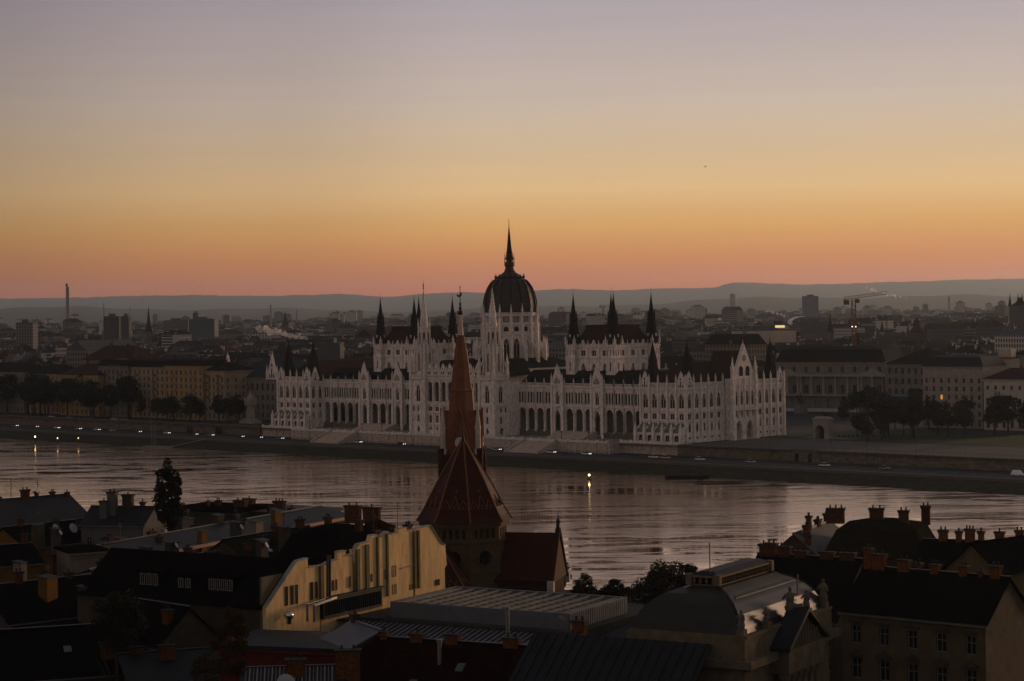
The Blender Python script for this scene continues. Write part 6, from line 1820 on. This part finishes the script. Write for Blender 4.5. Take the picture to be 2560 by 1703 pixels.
ridge_house('arched_white_house', 'white house with arched attic windows under a dark eave', 225, 1428, 352, 1398, 19.5, 1.4, 5, M_WHT, M_DZN, 0, ((.2, 1.4, 1.1),), wr=[(0, 13.4, 0, 0, 0, 0, '', None, 0), (13.4, 18.1, 5, 1.3, 14.2, 17.2, 'round', 'cross', .35)], mfr=M_DGRY)
ridge_house('dark_gable_house', 'black roofed house in the shade at the left edge, fourth row from the river', -40, 1470, 240, 1440, 19, 4.5, 8, M_DGRY, M_BLK, 6, ((.3, 2, 1.4), (.75, 1.6, 1.2)), skylights=((.5, .5),))
# foot of the picture, left to right
t = ridge_house('brick_chimney_house', 'dark house at the lower left with tall orange brick chimneys', -60, 1585, 330, 1560, 17.5, 5.0, 9, M_DGRY, M_BLK, 5, ((.80, 3.0, 2.2, -6.0, 1.4, BR), (.97, 2.2, 2.0, -7.0, 1.3, BR)), skylights=((.55, .45),))
t = ridge_house('yellow_gable_house', 'small yellow gabled house with arched window between dark roofs', 330, 1500, 470, 1522, 19.5, 4.5, 5, M_DTAN, M_BLK, 3, ((.86, 2.4, 1.6, -2, 1.0, BR),))
t = ridge_house('striped_roof_house', 'low house with ribbed metal roof at the lower left', 300, 1640, 560, 1622, 14.5, 2.4, 8, M_DTAN, M_DZN, 4, ((.42, 2.8, 2.4, -2, 1.5, BR),))
t = ridge_house('red_wall_terrace', 'flat terrace house with dark red wall and zinc coping below the cream firewall', 600, 1592, 905, 1603, 17.0, .5, 6, mat('oxblood render', (.075, .012, .008), .9, .25, .6), M_DZN, 0, ((.06, 1.4, .9, -5, .9, BR),), roof='flat')
t = ridge_house('zinc_gable_house', 'little zinc gable roof house with steaming chimney beside the red terrace', 880, 1556, 950, 1580, 18.8, 1.8, 4, M_DGRY, M_ZINC, 0, ((.1, 1.6, 1.0),))
t = ridge_house('ribbed_roof_house', 'ribbed zinc roof house with brick chimneys and round dish at the bottom', 610, 1675, 860, 1668, 15.6, 2.0, 6, M_DTAN, M_DZN, 0, ((.52, 2.8, 2.6, -2.0, 1.5, BR), (1.04, 4.4, 3.4, -2.5, 1.6, BR)))
dish(t, (5.2, -1.0, 15.0), 1.15, .35)
for k in range(24):
    m_ = MB(); m_.bar((0, -.3, 13.72), (0, 6, 15.85), .12, .14); m_.build('roof_rib', M_PALE if k % 2 else M_ZINC, t, (.3 + k * .45, 0, 0))
t = ridge_house('oxblood_roof_house', 'long dark oxblood tile roof with a row of brick chimneys at the bottom', 930, 1596, 1470, 1630, 18.0, 7.5, 10, M_DTAN, M_DKR, 8, ((.06, 1.4, 1.0, 0, .8, BR), (.22, 1.5, 2.0, 0, 1.0, BR), (.385, 1.5, 2.0, 0, 1.0, BR), (.66, 1.3, 2.3, 0, 1.0, BR), (.945, 2.6, 1.6, 0, 1.0, BR)), skylights=((.48, .6), (.3, .35), (.55, .3)))
for px, py, h in ((1100, 1640, 5.0), (1270, 1592, 7.0)):
    g_ = G(px, py + 60, 14); sf = thing('steel_flue', ('shorter' if h < 6 else 'taller') + ' slim steel flue pipe on the oxblood roof', 'flue', g_)
    mb = MB(); mb.lathe(0, 0, [(.26, -2), (.26, h - .5), (.36, h - .45), (.36, h - .1), (.1, h)], 12); mb.build('pipe', mat('dull steel', (.22, .22, .21), .45, .2, 2.0, metal=.8), sf)
    mb = MB(); mb.box(-.4, .4, -.4, .4, -2.4, -2); mb.build('foot', M_DZN, sf)
ac = thing('air_conditioner', 'boxy dark cooling unit on the oxblood roof beside the tall flue', 'air conditioner', G(1330, 1650, 15.5), PRZ)
mb = MB(); mb.box(-2.2, 2.2, -1.2, 1.2, -2, 1.6); mb.build('casing', M_DTAN, ac); mb = MB(); mb.box(-2.3, 2.3, -1.3, 1.3, 1.6, 1.8); mb.build('grille', M_DZN, ac)
sg = thing('stepped_gable', 'white stepped firewall with brick chimney between the zinc and oxblood roofs', 'gable wall', G(1447, 1655, 16.0), PRZ)
mb = MB(); mb.frus([(-2.9, 0, -5), (2.9, 0, -5), (2.9, 0, .4), (1.0, 0, 3.0), (-1.0, 0, 3.0), (-2.9, 0, .4)], [(-2.9, .5, -5), (2.9, .5, -5), (2.9, .5, .4), (1.0, .5, 3.0), (-1.0, .5, 3.0), (-2.9, .5, .4)]); mb.build('wall', M_WHT, sg)
chimney(sg, 0, .3, 2.8, 1.9, .9, 2.2, 3, BR)
mb = MB(); mb.box(-.3, .3, -.3, -.01, -1.5, 3.6); mb.build('flue', M_DGRY, sg)
t = ridge_house('orange_tile_house', 'orange brown tiled roof house at the bottom beside the concert hall', 1400, 1640, 1735, 1612, 17.0, 5.5, 9, M_DTAN, mat('orange brown tiles', (.050, .019, .006), .95, .5, .9, .6, 7.0, spec=.0), 6, ())
# right: rows of chimneys against the river
ridge_house('chimney_row_house', 'dark roof house with square chimneys in front of the grey gables', 1900, 1388, 2150, 1402, 22.5, 7.5, 9, M_DTAN, M_BLK, 6, ((.04, 2.0, 1.4), (.12, 2.6, 1.8), (.25, 1.5, 2.2), (.42, 1.6, 2.2), (.68, 1.6, 2.4), (.88, 1.6, 2.6)), skylights=((.35, .4),))
ridge_house('grey_gables_house', 'house with grey sheet gables and clustered brick chimneys near the quay', 1985, 1338, 2075, 1305, 22.0, 5.0, 6, M_DTAN, mat('light zinc', (.05, .046, .036), .6, .3, .4), 4, ((.05, 2.0, 1.0, -2, .8, BR), (.18, 2.4, 1.6, -1, 1.0, BR), (.4, 2.6, 1.1, 0, .8, BR), (.65, 1.6, 2.0, 0), (.9, 1.7, 1.4)))
ridge_house('tall_corner_house', 'broad dark hipped roof house on the quay with big block chimneys', 2080, 1296, 2330, 1300, 24.0, 5.5, 9, M_DTAN, M_OLV, 6, ((.04, 2.4, 3.2, 0, 1.4), (.45, 2.0, 2.6, 0, 1.2), (.72, 1.8, 1.8, 0, 1.2), (.94, 3.0, 1.6, 0, 1.2, M_RBR)), roof='mansard')
ridge_house('chimney_crest_house', 'long dark roof with a crest of brick chimneys at the right edge', 2310, 1352, 2640, 1362, 21.5, 6.0, 9, M_DTAN, M_BLK, 7, ((.15, 2.4, 1.6, 0, .9, BR), (.27, 2.2, 1.0, 0, .9, BR), (.355, 2.5, 1.7, 0, .9, BR), (.44, 2.3, 1.0, 0, .9, BR), (.58, 2.3, 1.6, 0, .9, BR), (.73, 2.4, 1.4, 0, .9, BR), (.83, 2.6, 1.3, 0, .9, BR)))
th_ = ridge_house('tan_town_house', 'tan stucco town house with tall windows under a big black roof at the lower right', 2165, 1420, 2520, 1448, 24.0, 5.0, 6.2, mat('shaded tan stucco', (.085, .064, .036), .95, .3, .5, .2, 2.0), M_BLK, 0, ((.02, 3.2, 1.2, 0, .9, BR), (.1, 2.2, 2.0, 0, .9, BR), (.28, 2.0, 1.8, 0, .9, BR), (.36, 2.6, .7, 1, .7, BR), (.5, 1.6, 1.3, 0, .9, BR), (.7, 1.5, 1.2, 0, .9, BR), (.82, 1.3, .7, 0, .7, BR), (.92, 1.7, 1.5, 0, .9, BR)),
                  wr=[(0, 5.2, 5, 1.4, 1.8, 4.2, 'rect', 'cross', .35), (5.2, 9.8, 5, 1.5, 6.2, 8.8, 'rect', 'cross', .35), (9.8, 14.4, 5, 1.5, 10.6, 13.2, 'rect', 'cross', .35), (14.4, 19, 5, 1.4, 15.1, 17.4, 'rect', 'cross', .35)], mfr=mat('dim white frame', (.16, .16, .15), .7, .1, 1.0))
Lt = (G(2520, 1448, 24) - G(2165, 1420, 24)).length
for k in range(5):
    for z in (17.7, 13.5):
        m_ = MB(); x = Lt * (k + .5) / 5; m_.box(x - 1.1, x + 1.1, -.35, -.01, z, z + .25)
        if z < 15: m_.frus([(x - 1.0, -.3, z + .25), (x + 1.0, -.3, z + .25), (x, -.3, z + .95), (x - .01, -.3, z + .95)], [(x - 1.0, -.02, z + .25), (x + 1.0, -.02, z + .25), (x, -.02, z + .95), (x - .01, -.02, z + .95)])
        m_.build('window_hood', M_DTAN, th_)
g_ = G(2500, 1432, 22)
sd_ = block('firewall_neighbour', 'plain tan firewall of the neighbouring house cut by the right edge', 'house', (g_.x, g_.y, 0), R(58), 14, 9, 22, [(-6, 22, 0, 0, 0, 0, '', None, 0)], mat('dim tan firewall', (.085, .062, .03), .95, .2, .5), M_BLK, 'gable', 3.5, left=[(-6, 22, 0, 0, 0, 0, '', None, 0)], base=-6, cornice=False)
sd_.rotation_euler[2] = R(40)

# small roof clutter: stair heads and stacks on the packed left hand roofs
rcl = random.Random(77)
for k, (px, py, z) in enumerate(((95, 1330, 18), (140, 1345, 17.5), (265, 1385, 18.5), (300, 1362, 18), (365, 1392, 18.5), (430, 1376, 18.5), (470, 1318, 19), (505, 1345, 18.5), (545, 1312, 19), (590, 1335, 19.5), (640, 1320, 19), (690, 1300, 19), (710, 1340, 20.5), (655, 1382, 20), (50, 1440, 19), (120, 1470, 18.5), (215, 1500, 18), (330, 1545, 18))):
    g_ = G(px, py, z)
    t = thing('stair_head', 'small rendered roof stair head among the packed roofs upstream of the church', 'roof hut', g_, GA, 'roof huts on the packed near bank roofs')
    w_, d_, h_ = rcl.uniform(1.2, 2.6), rcl.uniform(1.0, 1.8), rcl.uniform(1.0, 2.0)
    mm_ = (M_DTAN, M_DGRY, MATS['warm grey render'], M_OCW)[k % 4]
    mb = MB(); mb.box(-w_ / 2, w_ / 2, -d_ / 2, d_ / 2, -3.0, h_); mb.build('body', mm_, t)
    mb = MB(); mb.frus([(-w_ / 2 - .2, -d_ / 2 - .2, h_), (w_ / 2 + .2, -d_ / 2 - .2, h_), (w_ / 2 + .2, d_ / 2 + .2, h_ + .25), (-w_ / 2 - .2, d_ / 2 + .2, h_ + .25)], [(-w_ / 2 - .2, -d_ / 2 - .2, h_ + .12), (w_ / 2 + .2, -d_ / 2 - .2, h_ + .12), (w_ / 2 + .2, d_ / 2 + .2, h_ + .37), (-w_ / 2 - .2, d_ / 2 + .2, h_ + .37)]); mb.build('lid', M_DZN, t)
    if k % 3 == 0: antenna(t, (0, 0, h_), rcl.uniform(1.6, 3.0))
    if k % 4 == 1: dish(t, (0, -d_ / 2 - .2, h_ * .6), .5, .3)
number_row('roof huts on the packed near bank roofs', 'small rendered roof hut, %s from the upstream edge on the packed near bank roofs')

# ------------------------------------------------------------------ near trees
def near_tree(name, label, x, ytop, ybot, d, rx, m, n, size, seed, clumps=40, ptd=0.0, cat='tree', zc=None, gap=.5):
    tp, bt = P(x, ytop, d), P(x, ybot, d)
    t = thing(name, label, cat, (tp.x, d, 0))
    h = tp.z - bt.z; zc = bt.z + h * .5
    put(leaf_mesh('crown', n, rx, rx, h * .5, size, clumps, m, seed, zc, gap, ptd), 'crown', t)
    put(limb_mesh(max(2, zc + h * .3), max(.15, rx * .07), 7, rx * .6, seed, .95), 'trunk', t)
    return t
near_tree('poplar_tree', 'tall dark columnar poplar between the near bank roofs and the river', 420, 1124, 1345, 404, 3.2, [M_L1, M_L2], 11000, .24, 61, 110, .12, gap=.60)
near_tree('autumn_tree', 'rust tinged tree on the quay right of the church', 1392, 1374, 1520, 420, 3.3, [M_A1, M_A2], 5000, .24, 62, 45)
near_tree('quay_bush', 'sparse grey green bush right of the rust tinged tree', 1462, 1425, 1500, 425, 2.6, [M_L2, M_A1], 2600, .20, 63, 30)
near_tree('quay_bush', 'dark upright shrub in the middle of the quay bushes', 1536, 1444, 1500, 420, 2.1, [M_L1, M_L1], 2600, .2, 64, 24)
near_tree('quay_bush', 'small low shrub beside the dark upright shrub', 1572, 1462, 1505, 418, 1.5, [M_L1, M_L2], 1400, .2, 65, 16)
near_tree('yellowing_tree', 'yellowing leafy tree left of the round topped tree', 1668, 1398, 1520, 400, 5.2, [M_A1, M_L2], 6500, .26, 66, 60)
near_tree('yellowing_tree', 'low spreading yellow green tree behind the skylight', 1622, 1425, 1520, 405, 3.6, [M_L2, M_A1], 4200, .24, 67, 40)
near_tree('round_tree', 'very dark globe trimmed tree above the concert hall roof', 1722, 1402, 1490, 390, 2.9, [M_L1, M_L1], 8000, .2, 68, 70, gap=.42)
near_tree('garden_tree', 'dark garden tree in the shade at the lower left', 290, 1470, 1640, 268, 4.4, [M_L1, M_L2], 7000, .18, 69, 60)
near_tree('garden_tree', 'reddish climbing tree in front of the black roofed house', 575, 1500, 1720, 236, 2.5, [M_A2, M_A1], 7000, .13, 70, 60)
near_tree('garden_tree', 'bare thin autumn tree at the foot of the picture', 510, 1620, 1740, 222, 2.0, [M_A2, M_L1], 2500, .11, 71, 40)
rq = random.Random(17)
for k in range(10):
    px = 1440 + k * 17 + rq.uniform(-6, 6) if k < 6 else 1785 + (k - 6) * 20
    near_tree('quay_shrub', 'small dark shrub in the hedge line along the near quay', px, 1468 if k < 6 else 1446 - (k - 6) * 8, 1500, 432, 1.4, [M_L1, M_L2], 700, .2, 90 + k, 12, cat='shrub')['group'] = 'shrubs along the near quay'
number_row('shrubs along the near quay', 'small dark shrub in the near quay hedge line, %s from the church')

# ------------------------------------------------------------------ traffic on the quay road
CARM = {}
def car_parts(colname, col, van=False):
    if (colname, van) in CARM: return CARM[(colname, van)]
    mb = MB()
    L, Wd = (4.9, 1.9) if van else (4.3, 1.75)
    h1 = .95 if not van else 1.1
    prof = [(-L / 2, .35), (-L / 2, .8), (-L / 2 + .25, h1 - .05), (L / 2 - .3, h1 - .15), (L / 2, .75), (L / 2, .35)]
    mb.frus([(x, -Wd / 2, z) for x, z in prof], [(x, Wd / 2, z) for x, z in prof])
    body = mb.mesh('body', mat('car paint ' + colname, col, .3, .1, 1.0, spec=.5))
    ca_ = MB(); t0, t1, hh = (-L / 2 + .15, L / 2 - 1.0, 2.0) if van else (-L / 2 + .5, L / 2 - 1.2, 1.45)
    a = [(t0, -Wd / 2 + .05, h1 - .1), (t1, -Wd / 2 + .05, h1 - .1), (t1, Wd / 2 - .05, h1 - .1), (t0, Wd / 2 - .05, h1 - .1)]
    b = [(t0 + .35, -Wd / 2 + .2, hh), (t1 - .6, -Wd / 2 + .2, hh), (t1 - .6, Wd / 2 - .2, hh), (t0 + .35, Wd / 2 - .2, hh)]
    ca_.frus(a, b)
    cabin = ca_.mesh('cabin', M_GLASS if not van else MATS['car paint ' + colname])
    rf_ = MB(); rf_.box(t0 + .4, t1 - .65, -Wd / 2 + .22, Wd / 2 - .22, hh, hh + .05); roof_ = rf_.mesh('roof_panel', MATS['car paint ' + colname])
    w_ = MB()
    ring = [(.32 * math.cos(2 * math.pi * k / 10), .32 * math.sin(2 * math.pi * k / 10)) for k in range(10)]
    w_.frus([(x, -.1, z) for x, z in ring], [(x, .1, z) for x, z in ring]); wheel = w_.mesh('wheel', M_IRON)
    l_ = MB(); l_.box(-.03, .06, -.2, .2, -.09, .09); lamp = l_.mesh('headlight', mat('headlight glow', (.9, .9, .85), .4, 0, emit=(1, .93, .78), estr=3.2)); tl_ = l_.mesh('tail_light', mat('tail light glow', (.5, .02, .01), .4, 0, emit=(1, .05, .02), estr=2.0)); off = l_.mesh('headlight', mat('unlit lamp', (.6, .6, .58), .2, 0, spec=.5))
    CARM[(colname, van)] = (body, cabin, roof_, wheel, lamp, tl_, off, L, Wd)
    return CARM[(colname, van)]
def car(x, y, rz, colname, col, label, lit, van=False, group='cars driving along the quay road'):
    body, cabin, roof_, wheel, lamp, tl_, off, L, Wd = car_parts(colname, col, van)
    v = PL(x, y, ZR + .005)
    t = thing('quay_car', label, 'van' if van else 'car', v, LRZ + rz, group)
    put(body, 'body', t); put(cabin, 'cabin', t); put(roof_, 'roof_panel', t)
    for a in (-L * .31, L * .31):
        for b in (-Wd / 2 + .05, Wd / 2 - .05): put(wheel, 'wheel', t, (a, b, .32))
    for b in (-Wd / 2 + .28, Wd / 2 - .28): put(lamp if lit else off, 'headlight', t, (L / 2 - .03, b, .66)); put(tl_, 'tail_light', t, (-L / 2, b, .72))
    return t
WH, GR, SI, DK, RD, YE = ('white', (.62, .62, .62)), ('grey', (.16, .16, .17)), ('silver', (.34, .34, .35)), ('black', (.012, .012, .014)), ('red', (.22, .015, .01)), ('yellow', (.55, .30, .01))
LEFT = [(38, GR, 1, 'grey car with lit headlights farthest upstream on the quay road'), (88, DK, 1, 'black car with lit headlights, second from the upstream edge'), (117, RD, 0, 'dark red car between two cars at the upstream end'), (142, WH, 1, 'white car behind the dark red car upstream'), (196, SI, 1, 'silver car with lit headlights below the first riverside houses'), (243, WH, 1, 'white car with lit headlights left of the pontoon masts'), (281, SI, 0, 'unlit silver car just left of the pontoon masts'), (345, DK, 1, 'black car with bright headlights above the pontoon masts'), (417, WH, 1, 'white car with lit headlights before the first wall doorway'), (486, DK, 1, 'black car with lit headlights left of the tall dark gateway'), (526, GR, 1, 'grey car with bright headlights beside the dark gateway'), (601, DK, 1, 'black car with headlights left of the northern pavilion'), (647, DK, 1, 'dark car with headlights beneath the stone monument'), (700, GR, 1, 'grey car with bright headlights below the northern pavilion'), (810, WH, 1, 'white car with headlight glare below the northern arcade'), (895, WH, 1, 'white car with headlight glare right of the northern stair'), (1003, DK, 1, 'black car with headlights just left of the church spire')]
for px, (cn_, cc), lit, lab in LEFT: car(SX(px, -31, ZR), -31, 0, cn_, cc, lab, lit)
RIGHT = [(1242, SI, 1, 0, 'silver car just right of the church spire'), (1378, WH, 1, 0, 'white car with headlight glare below the southern stair'), (1466, WH, 1, 0, 'white car with red tail below the right end of the southern arcade'), (1634, WH, 0, 0, 'white car directly behind the yellow taxi'), (1664, YE, 0, 0, 'yellow taxi below the southern pavilion'), (1750, WH, 0, 0, 'white car right of the southern pavilion corner'), (1877, SI, 0, 0, 'silver car below the square railing'), (2062, WH, 0, 0, 'white car in front of the stone quay gate'), (2212, GR, 0, 0, 'dim grey car right of the stone quay gate'), (2545, WH, 0, 1, 'white van cut by the downstream edge')]
for px, (cn_, cc), lit, van, lab in RIGHT: car(SX(px, -35, ZR), -35, 0, cn_, cc, lab, lit, bool(van))
# parked cars and lamps on the upper street upstream
for k, px in enumerate((130, 175, 220, 287, 310, 378)):
    c_ = (SI, GR, DK)[k % 3]; t = car(SX(px, -12, 0), -12, R(4), c_[0], c_[1], '%s parked car under the trees of the upper quay, number seen %s from upstream' % (c_[0], ('first', 'second', 'third', 'fourth', 'fifth', 'last')[k]), 0, group='cars parked on the upper quay'); t.location.z = .03
# street lamps
lp = MB(); lp.lathe(0, 0, [(.16, 0), (.12, .8), (.07, 1.0), (.055, 9.4)], 8); LPOLE = lp.mesh('pole', M_IRON)
lh = MB(); lh.bar((0, 0, 9.3), (0, -1.6, 9.8), .09, .09); lh.box(-.14, .14, -2.3, -1.5, 9.75, 9.92); LHEAD = lh.mesh('lamp_head', M_IRON)
LAMP = [(360, -20, 'thin dark lamp mast'), (403, -20, ''), (476, -20, ''), (511, -20, ''), (560, -20, ''), (630, -20, ''), (775, -28, ''), (880, -28, ''), (1029, -28, ''), (1350, -28, ''), (1536, -28, ''), (1716, -21, ''), (1926, -21, ''), (2080, -21, ''), (2168, -21, ''), (2195, -21, ''), (2290, -21, '')]
WHERE = ('first lamp mast upstream of the wall doorways', 'lamp mast right of the black headlight car upstream', 'lamp mast between the two wall doorways', 'lamp mast beside the tall dark gateway', 'lamp mast left of the northern pavilion wall', 'lamp mast below the stone monument', 'lamp mast before the northern pavilion corner', 'lamp mast left of the northern stair', 'lamp mast right of the northern stair', 'lamp mast left of the southern stair', 'lamp mast right of the southern stair', 'lamp mast at the southern pavilion corner', 'lamp mast at the far end of the square railing', 'lamp mast beside the stone portal', 'lamp mast right of the stone portal', 'lamp mast before the park trees', 'lamp mast farthest downstream on the quay')
for (px, y, _), lab in zip(LAMP, WHERE):
    v = PL(SX(px, y, 0), y, ZR); t = thing('street_lamp', 'tall dark ' + lab, 'street lamp', v, LRZ + R(180), 'lamp masts along the quay')
    put(LPOLE, 'pole', t, (0, 0, 0), 0, (1, 1, 1.25)); put(LHEAD, 'lamp_head', t, (0, 0, 2.35))
# candelabra on the terrace
cd = MB(); cd.lathe(0, 0, [(.4, 0), (.4, .9), (.14, 1.1), (.1, 3.6), (.3, 3.8), (.3, 4.3), (.02, 4.7)], 8); CAND = cd.mesh('candelabrum', M_IRON)
for k, x in enumerate((-92, -76, -54, -40, 40, 54, 76, 92, 101)):
    o = put(CAND, 'terrace_lamp', None, PL(x, -24.6, .06)); tag(o, 'small black terrace lantern on the balustrade before the arcades', 'lantern', 'terrace lanterns before the arcades')
# railings along the quay and the square
rl_ = thing('quay_railing', 'low dark railing between the quay road and the embankment wall', 'railing', LORG, LRZ)
mb = MB()
for x in range(-300, 330, 2): mb.box(x, x + .08, -28.6, -28.5, ZR, ZR + 1.0)
mb.box(-300, 330, -28.6, -28.5, ZR + .95, ZR + 1.05); mb.box(-300, 330, -28.6, -28.5, ZR + .45, ZR + .5)
mb.build('rail', M_IRON, rl_); rl_.children[-1]['kind'] = 'stuff'
sq = thing('square_railing', 'thin dark railing on the wall top south of the parliament', 'railing', LORG, LRZ)
mb = MB()
for x in range(138, 330, 2): mb.box(x, x + .07, -18.1, -18.0, .3, 1.4)
mb.box(138, 330, -18.1, -18.0, 1.35, 1.45); mb.build('rail', M_IRON, sq); sq.children[-1]['kind'] = 'stuff'
for k in range(9):
    v = G(2098 + k * 12, 1092, .05); mb = MB(); mb.lathe(0, 0, [(.35, 0), (.35, .7), (.2, .9), (.02, .95)], 8)
    o = mb.build('bollard', M_IRON, None, v); tag(o, 'squat dark bollard in the row right of the stone portal', 'bollard', 'bollards right of the stone portal')
# ------------------------------------------------------------------ on the river
pt = G(398, 1119, ZW)
pn_ = thing('landing_pontoon', 'pale landing pontoon with three thin masts and a gangway upstream', 'pontoon', (pt.x, pt.y, ZW), LRZ + R(18))
mb = MB(); mb.box(-9, 9, -2, 2, -.4, .7); mb.build('deck', mat('pontoon deck', (.17, .155, .14), .8, .2, 1.0), pn_)
mb = MB(); mb.box(-9.1, 9.1, -2.1, 2.1, -.5, -.2); mb.build('hull', M_IRON, pn_)
for k in range(3):
    mb = MB(); mb.lathe(0, 0, [(.14, 0), (.1, 10.5)], 6); mb.build('mast', M_PALE, pn_, (-4.6 + k * 1.2, 0, .7))
g0_, g1_ = pt, PL(LP(pt)[0] + 18, -49, ZR)
mb = MB(); mb.bar((7, 1, .6), Matrix.Rotation(-(LRZ + R(18)), 3, 'Z') @ (g1_ - Vector((pt.x, pt.y, ZW))), 1.6, .4); mb.build('gangway', MATS['pontoon deck'], pn_)
bt = G(1716, 1196, ZW)
bo = thing('river_barge', 'flat black barge moored under the southern embankment', 'barge', (bt.x, bt.y, ZW), LRZ + R(40))
mb = MB(); hullp = [(-8.5, -2), (7.5, -2), (9, 0), (7.5, 2), (-8.5, 2)]; mb.frus([(x * .95, y * .9, -.5) for x, y in hullp], [(x, y, .9) for x, y in hullp]); mb.build('hull', M_BLK, bo)
mb = MB()
for k in range(12): mb.box(-8 + k * 1.35, -7.9 + k * 1.35, -1.95, -1.85, .9, 1.9)
mb.box(-8, 7, -1.95, -1.85, 1.85, 1.95); mb.build('rail', M_DGRY, bo)
mb = MB(); mb.box(4.5, 6.5, -1, 1, .9, 2.4); mb.box(4.3, 6.7, -1.2, 1.2, 2.4, 2.55); mb.build('wheelhouse', M_DGRY, bo)
by = G(1473, 1200, ZW)
bu = thing('light_buoy', 'small river buoy with a warm lamp in midstream', 'buoy', by)
mb = MB(); mb.lathe(0, 0, [(.9, -.3), (.9, .4), (.25, .8), (.12, 1.6)], 10); mb.build('float', M_IRON, bu)
mb = MB(); mb.lathe(0, 0, [(.05, 1.5), (.34, 1.7), (.34, 2.1), (.05, 2.3)], 8); mb.build('lamp', mat('buoy lamp', (1, .8, .4), .4, 0, emit=(1, .82, .42), estr=10), bu)
for k, (px, py, e_) in enumerate(((88, 1108, 6), (144, 1112, 2), (196, 1112, 1.5))):
    w_ = G(px, py, ZW); t = thing('mooring_pole', ('bright lamp tipped mooring pole nearest the upstream edge', 'dull orange mooring pole, middle of three upstream', 'pale mooring pole nearest the pontoon')[k], 'mooring pole', w_)
    mb = MB(); mb.lathe(0, 0, [(.2, -1), (.16, 3.0)], 8); mb.build('pole', M_DTAN, t)
    mb = MB(); mb.lathe(0, 0, [(.05, 3.0), (.3, 3.2), (.3, 3.7), (.05, 3.9)], 8); mb.build('lamp', mat('pole lamp %d' % k, (1, .7, .35), .4, 0, emit=(1, .68, .3), estr=e_), t)
# ------------------------------------------------------------------ steam over the rooftops
sm = bpy.data.materials.new('steam'); sm.use_nodes = True; sn_ = sm.node_tree.nodes; sn_.clear()
pv_ = sn_.new('ShaderNodeVolumePrincipled'); pv_.inputs['Color'].default_value = (.97, .95, .94, 1); pv_.inputs['Density'].default_value = .16; pv_.inputs['Anisotropy'].default_value = .3
so_ = sn_.new('ShaderNodeOutputMaterial'); sm.node_tree.links.new(pv_.outputs[0], so_.inputs['Volume']); sm.cycles.homogeneous_volume = True
def plume(label, pts, d, seed, dens=12):
    rnd = random.Random(seed)
    bm = bmesh.new()
    for (x, y, r), (x2, y2, r2) in zip(pts, pts[1:]):
        for k in range(dens):
            t_ = (k + rnd.random()) / dens
            c = P(x + (x2 - x) * t_, y + (y2 - y) * t_, d)
            rr = (r + (r2 - r) * t_) * d / FPX * rnd.uniform(.35, .9)
            off = Vector((rnd.gauss(0, 1), rnd.gauss(0, 1), rnd.gauss(0, .8))) * rr * .55
            res = bmesh.ops.create_icosphere(bm, subdivisions=2, radius=rr * .75, matrix=Matrix.Translation(c + off))
            for v in res['verts']: v.co += Vector((rnd.uniform(-1, 1), rnd.uniform(-1, 1), rnd.uniform(-1, 1))) * rr * .10
    me = bpy.data.meshes.new('steam_plume'); bm.to_mesh(me); bm.free(); me.materials.append(sm)
    tag(put(me, 'steam_plume'), label, None, None, 'stuff')
plume('pale steam drifting left over the upstream rooftops', [(768, 846, 5), (735, 838, 8), (700, 832, 10), (660, 822, 12), (640, 818, 10)], 1750, 1)
plume('small steam wisp right of the northern pavilion turret', [(878, 876, 3), (850, 870, 5)], 1500, 2, 8)
plume('curling steam puff left of the northern hall', [(930, 864, 5), (918, 850, 6), (905, 866, 7), (900, 858, 5)], 1450, 3, 8)
plume('steam puff beside the church weathercock', [(1160, 852, 4), (1172, 853, 7), (1178, 848, 6)], 1500, 4, 8)
plume('long thin steam trail under the crane jib', [(2268, 747, 3), (2220, 737, 7), (2170, 720, 6)], 5200, 5, 10)
plume('faint steam over the pale terraced block', [(1965, 793, 4), (1940, 781, 5), (1910, 778, 4)], 3000, 6, 8)
plume('steam wisps over rooftops at the downstream edge', [(2500, 858, 5), (2475, 848, 6), (2452, 846, 5)], 1700, 7, 8)
plume('small steam puff right of the southern hall', [(1752, 858, 3), (1745, 846, 4)], 1600, 8, 6)
plume('thin steam from the zinc roof chimney near the cream wall', [(868, 1556, 4), (866, 1538, 6), (860, 1526, 4)], 262, 9, 6)
plume('thin steam from the hall roof vent', [(1440, 1558, 3), (1415, 1545, 6), (1385, 1548, 8)], 268, 10, 6)
# ------------------------------------------------------------------ a bird in the open sky
bp = P(1763, 417, 600)
bd_ = thing('bird', 'tiny dark bird gliding in the open sky at the right', 'bird', bp)
mb = MB()
mb.lathe(0, 0, [(.02, -.35), (.09, -.1), (.1, .1), (.05, .3), (.01, .38)], 8)
o = mb.build('body', M_IRON, bd_); o.rotation_euler = (0, R(90), 0)
for s in (-1, 1):
    w_ = MB(); w_.frus([(-.12, 0, 0), (.14, 0, 0), (.05, s * .75, .16), (-.08, s * .75, .16)], [(-.12, 0, .03), (.14, 0, .03), (.05, s * .75, .18), (-.08, s * .75, .18)]); w_.build('wing', M_IRON, bd_)
number_row('terrace lanterns before the arcades', 'small black terrace lantern on the balustrade, %s from the north')
number_row('bollards right of the stone portal', 'squat dark bollard, %s from the stone portal in its row')

# ------------------------------------------------------------------ haze over the whole place
hz = bpy.data.materials.new('morning haze')
hz.use_nodes = True
hn = hz.node_tree.nodes
hn.clear()
pv = hn.new('ShaderNodeVolumePrincipled')
pv.inputs['Color'].default_value = (.74, .89, 1.0, 1)
pv.inputs['Density'].default_value = 2.4e-5
pv.inputs['Anisotropy'].default_value = .55
ho = hn.new('ShaderNodeOutputMaterial')
hz.node_tree.links.new(pv.outputs[0], ho.inputs['Volume'])
hz.cycles.homogeneous_volume = True
mb = MB(); mb.box(-14000, 14000, -320, 29500, -16, 470)
tag(mb.build('haze', hz), 'thin grey morning haze over the river and city', None, None, 'stuff')
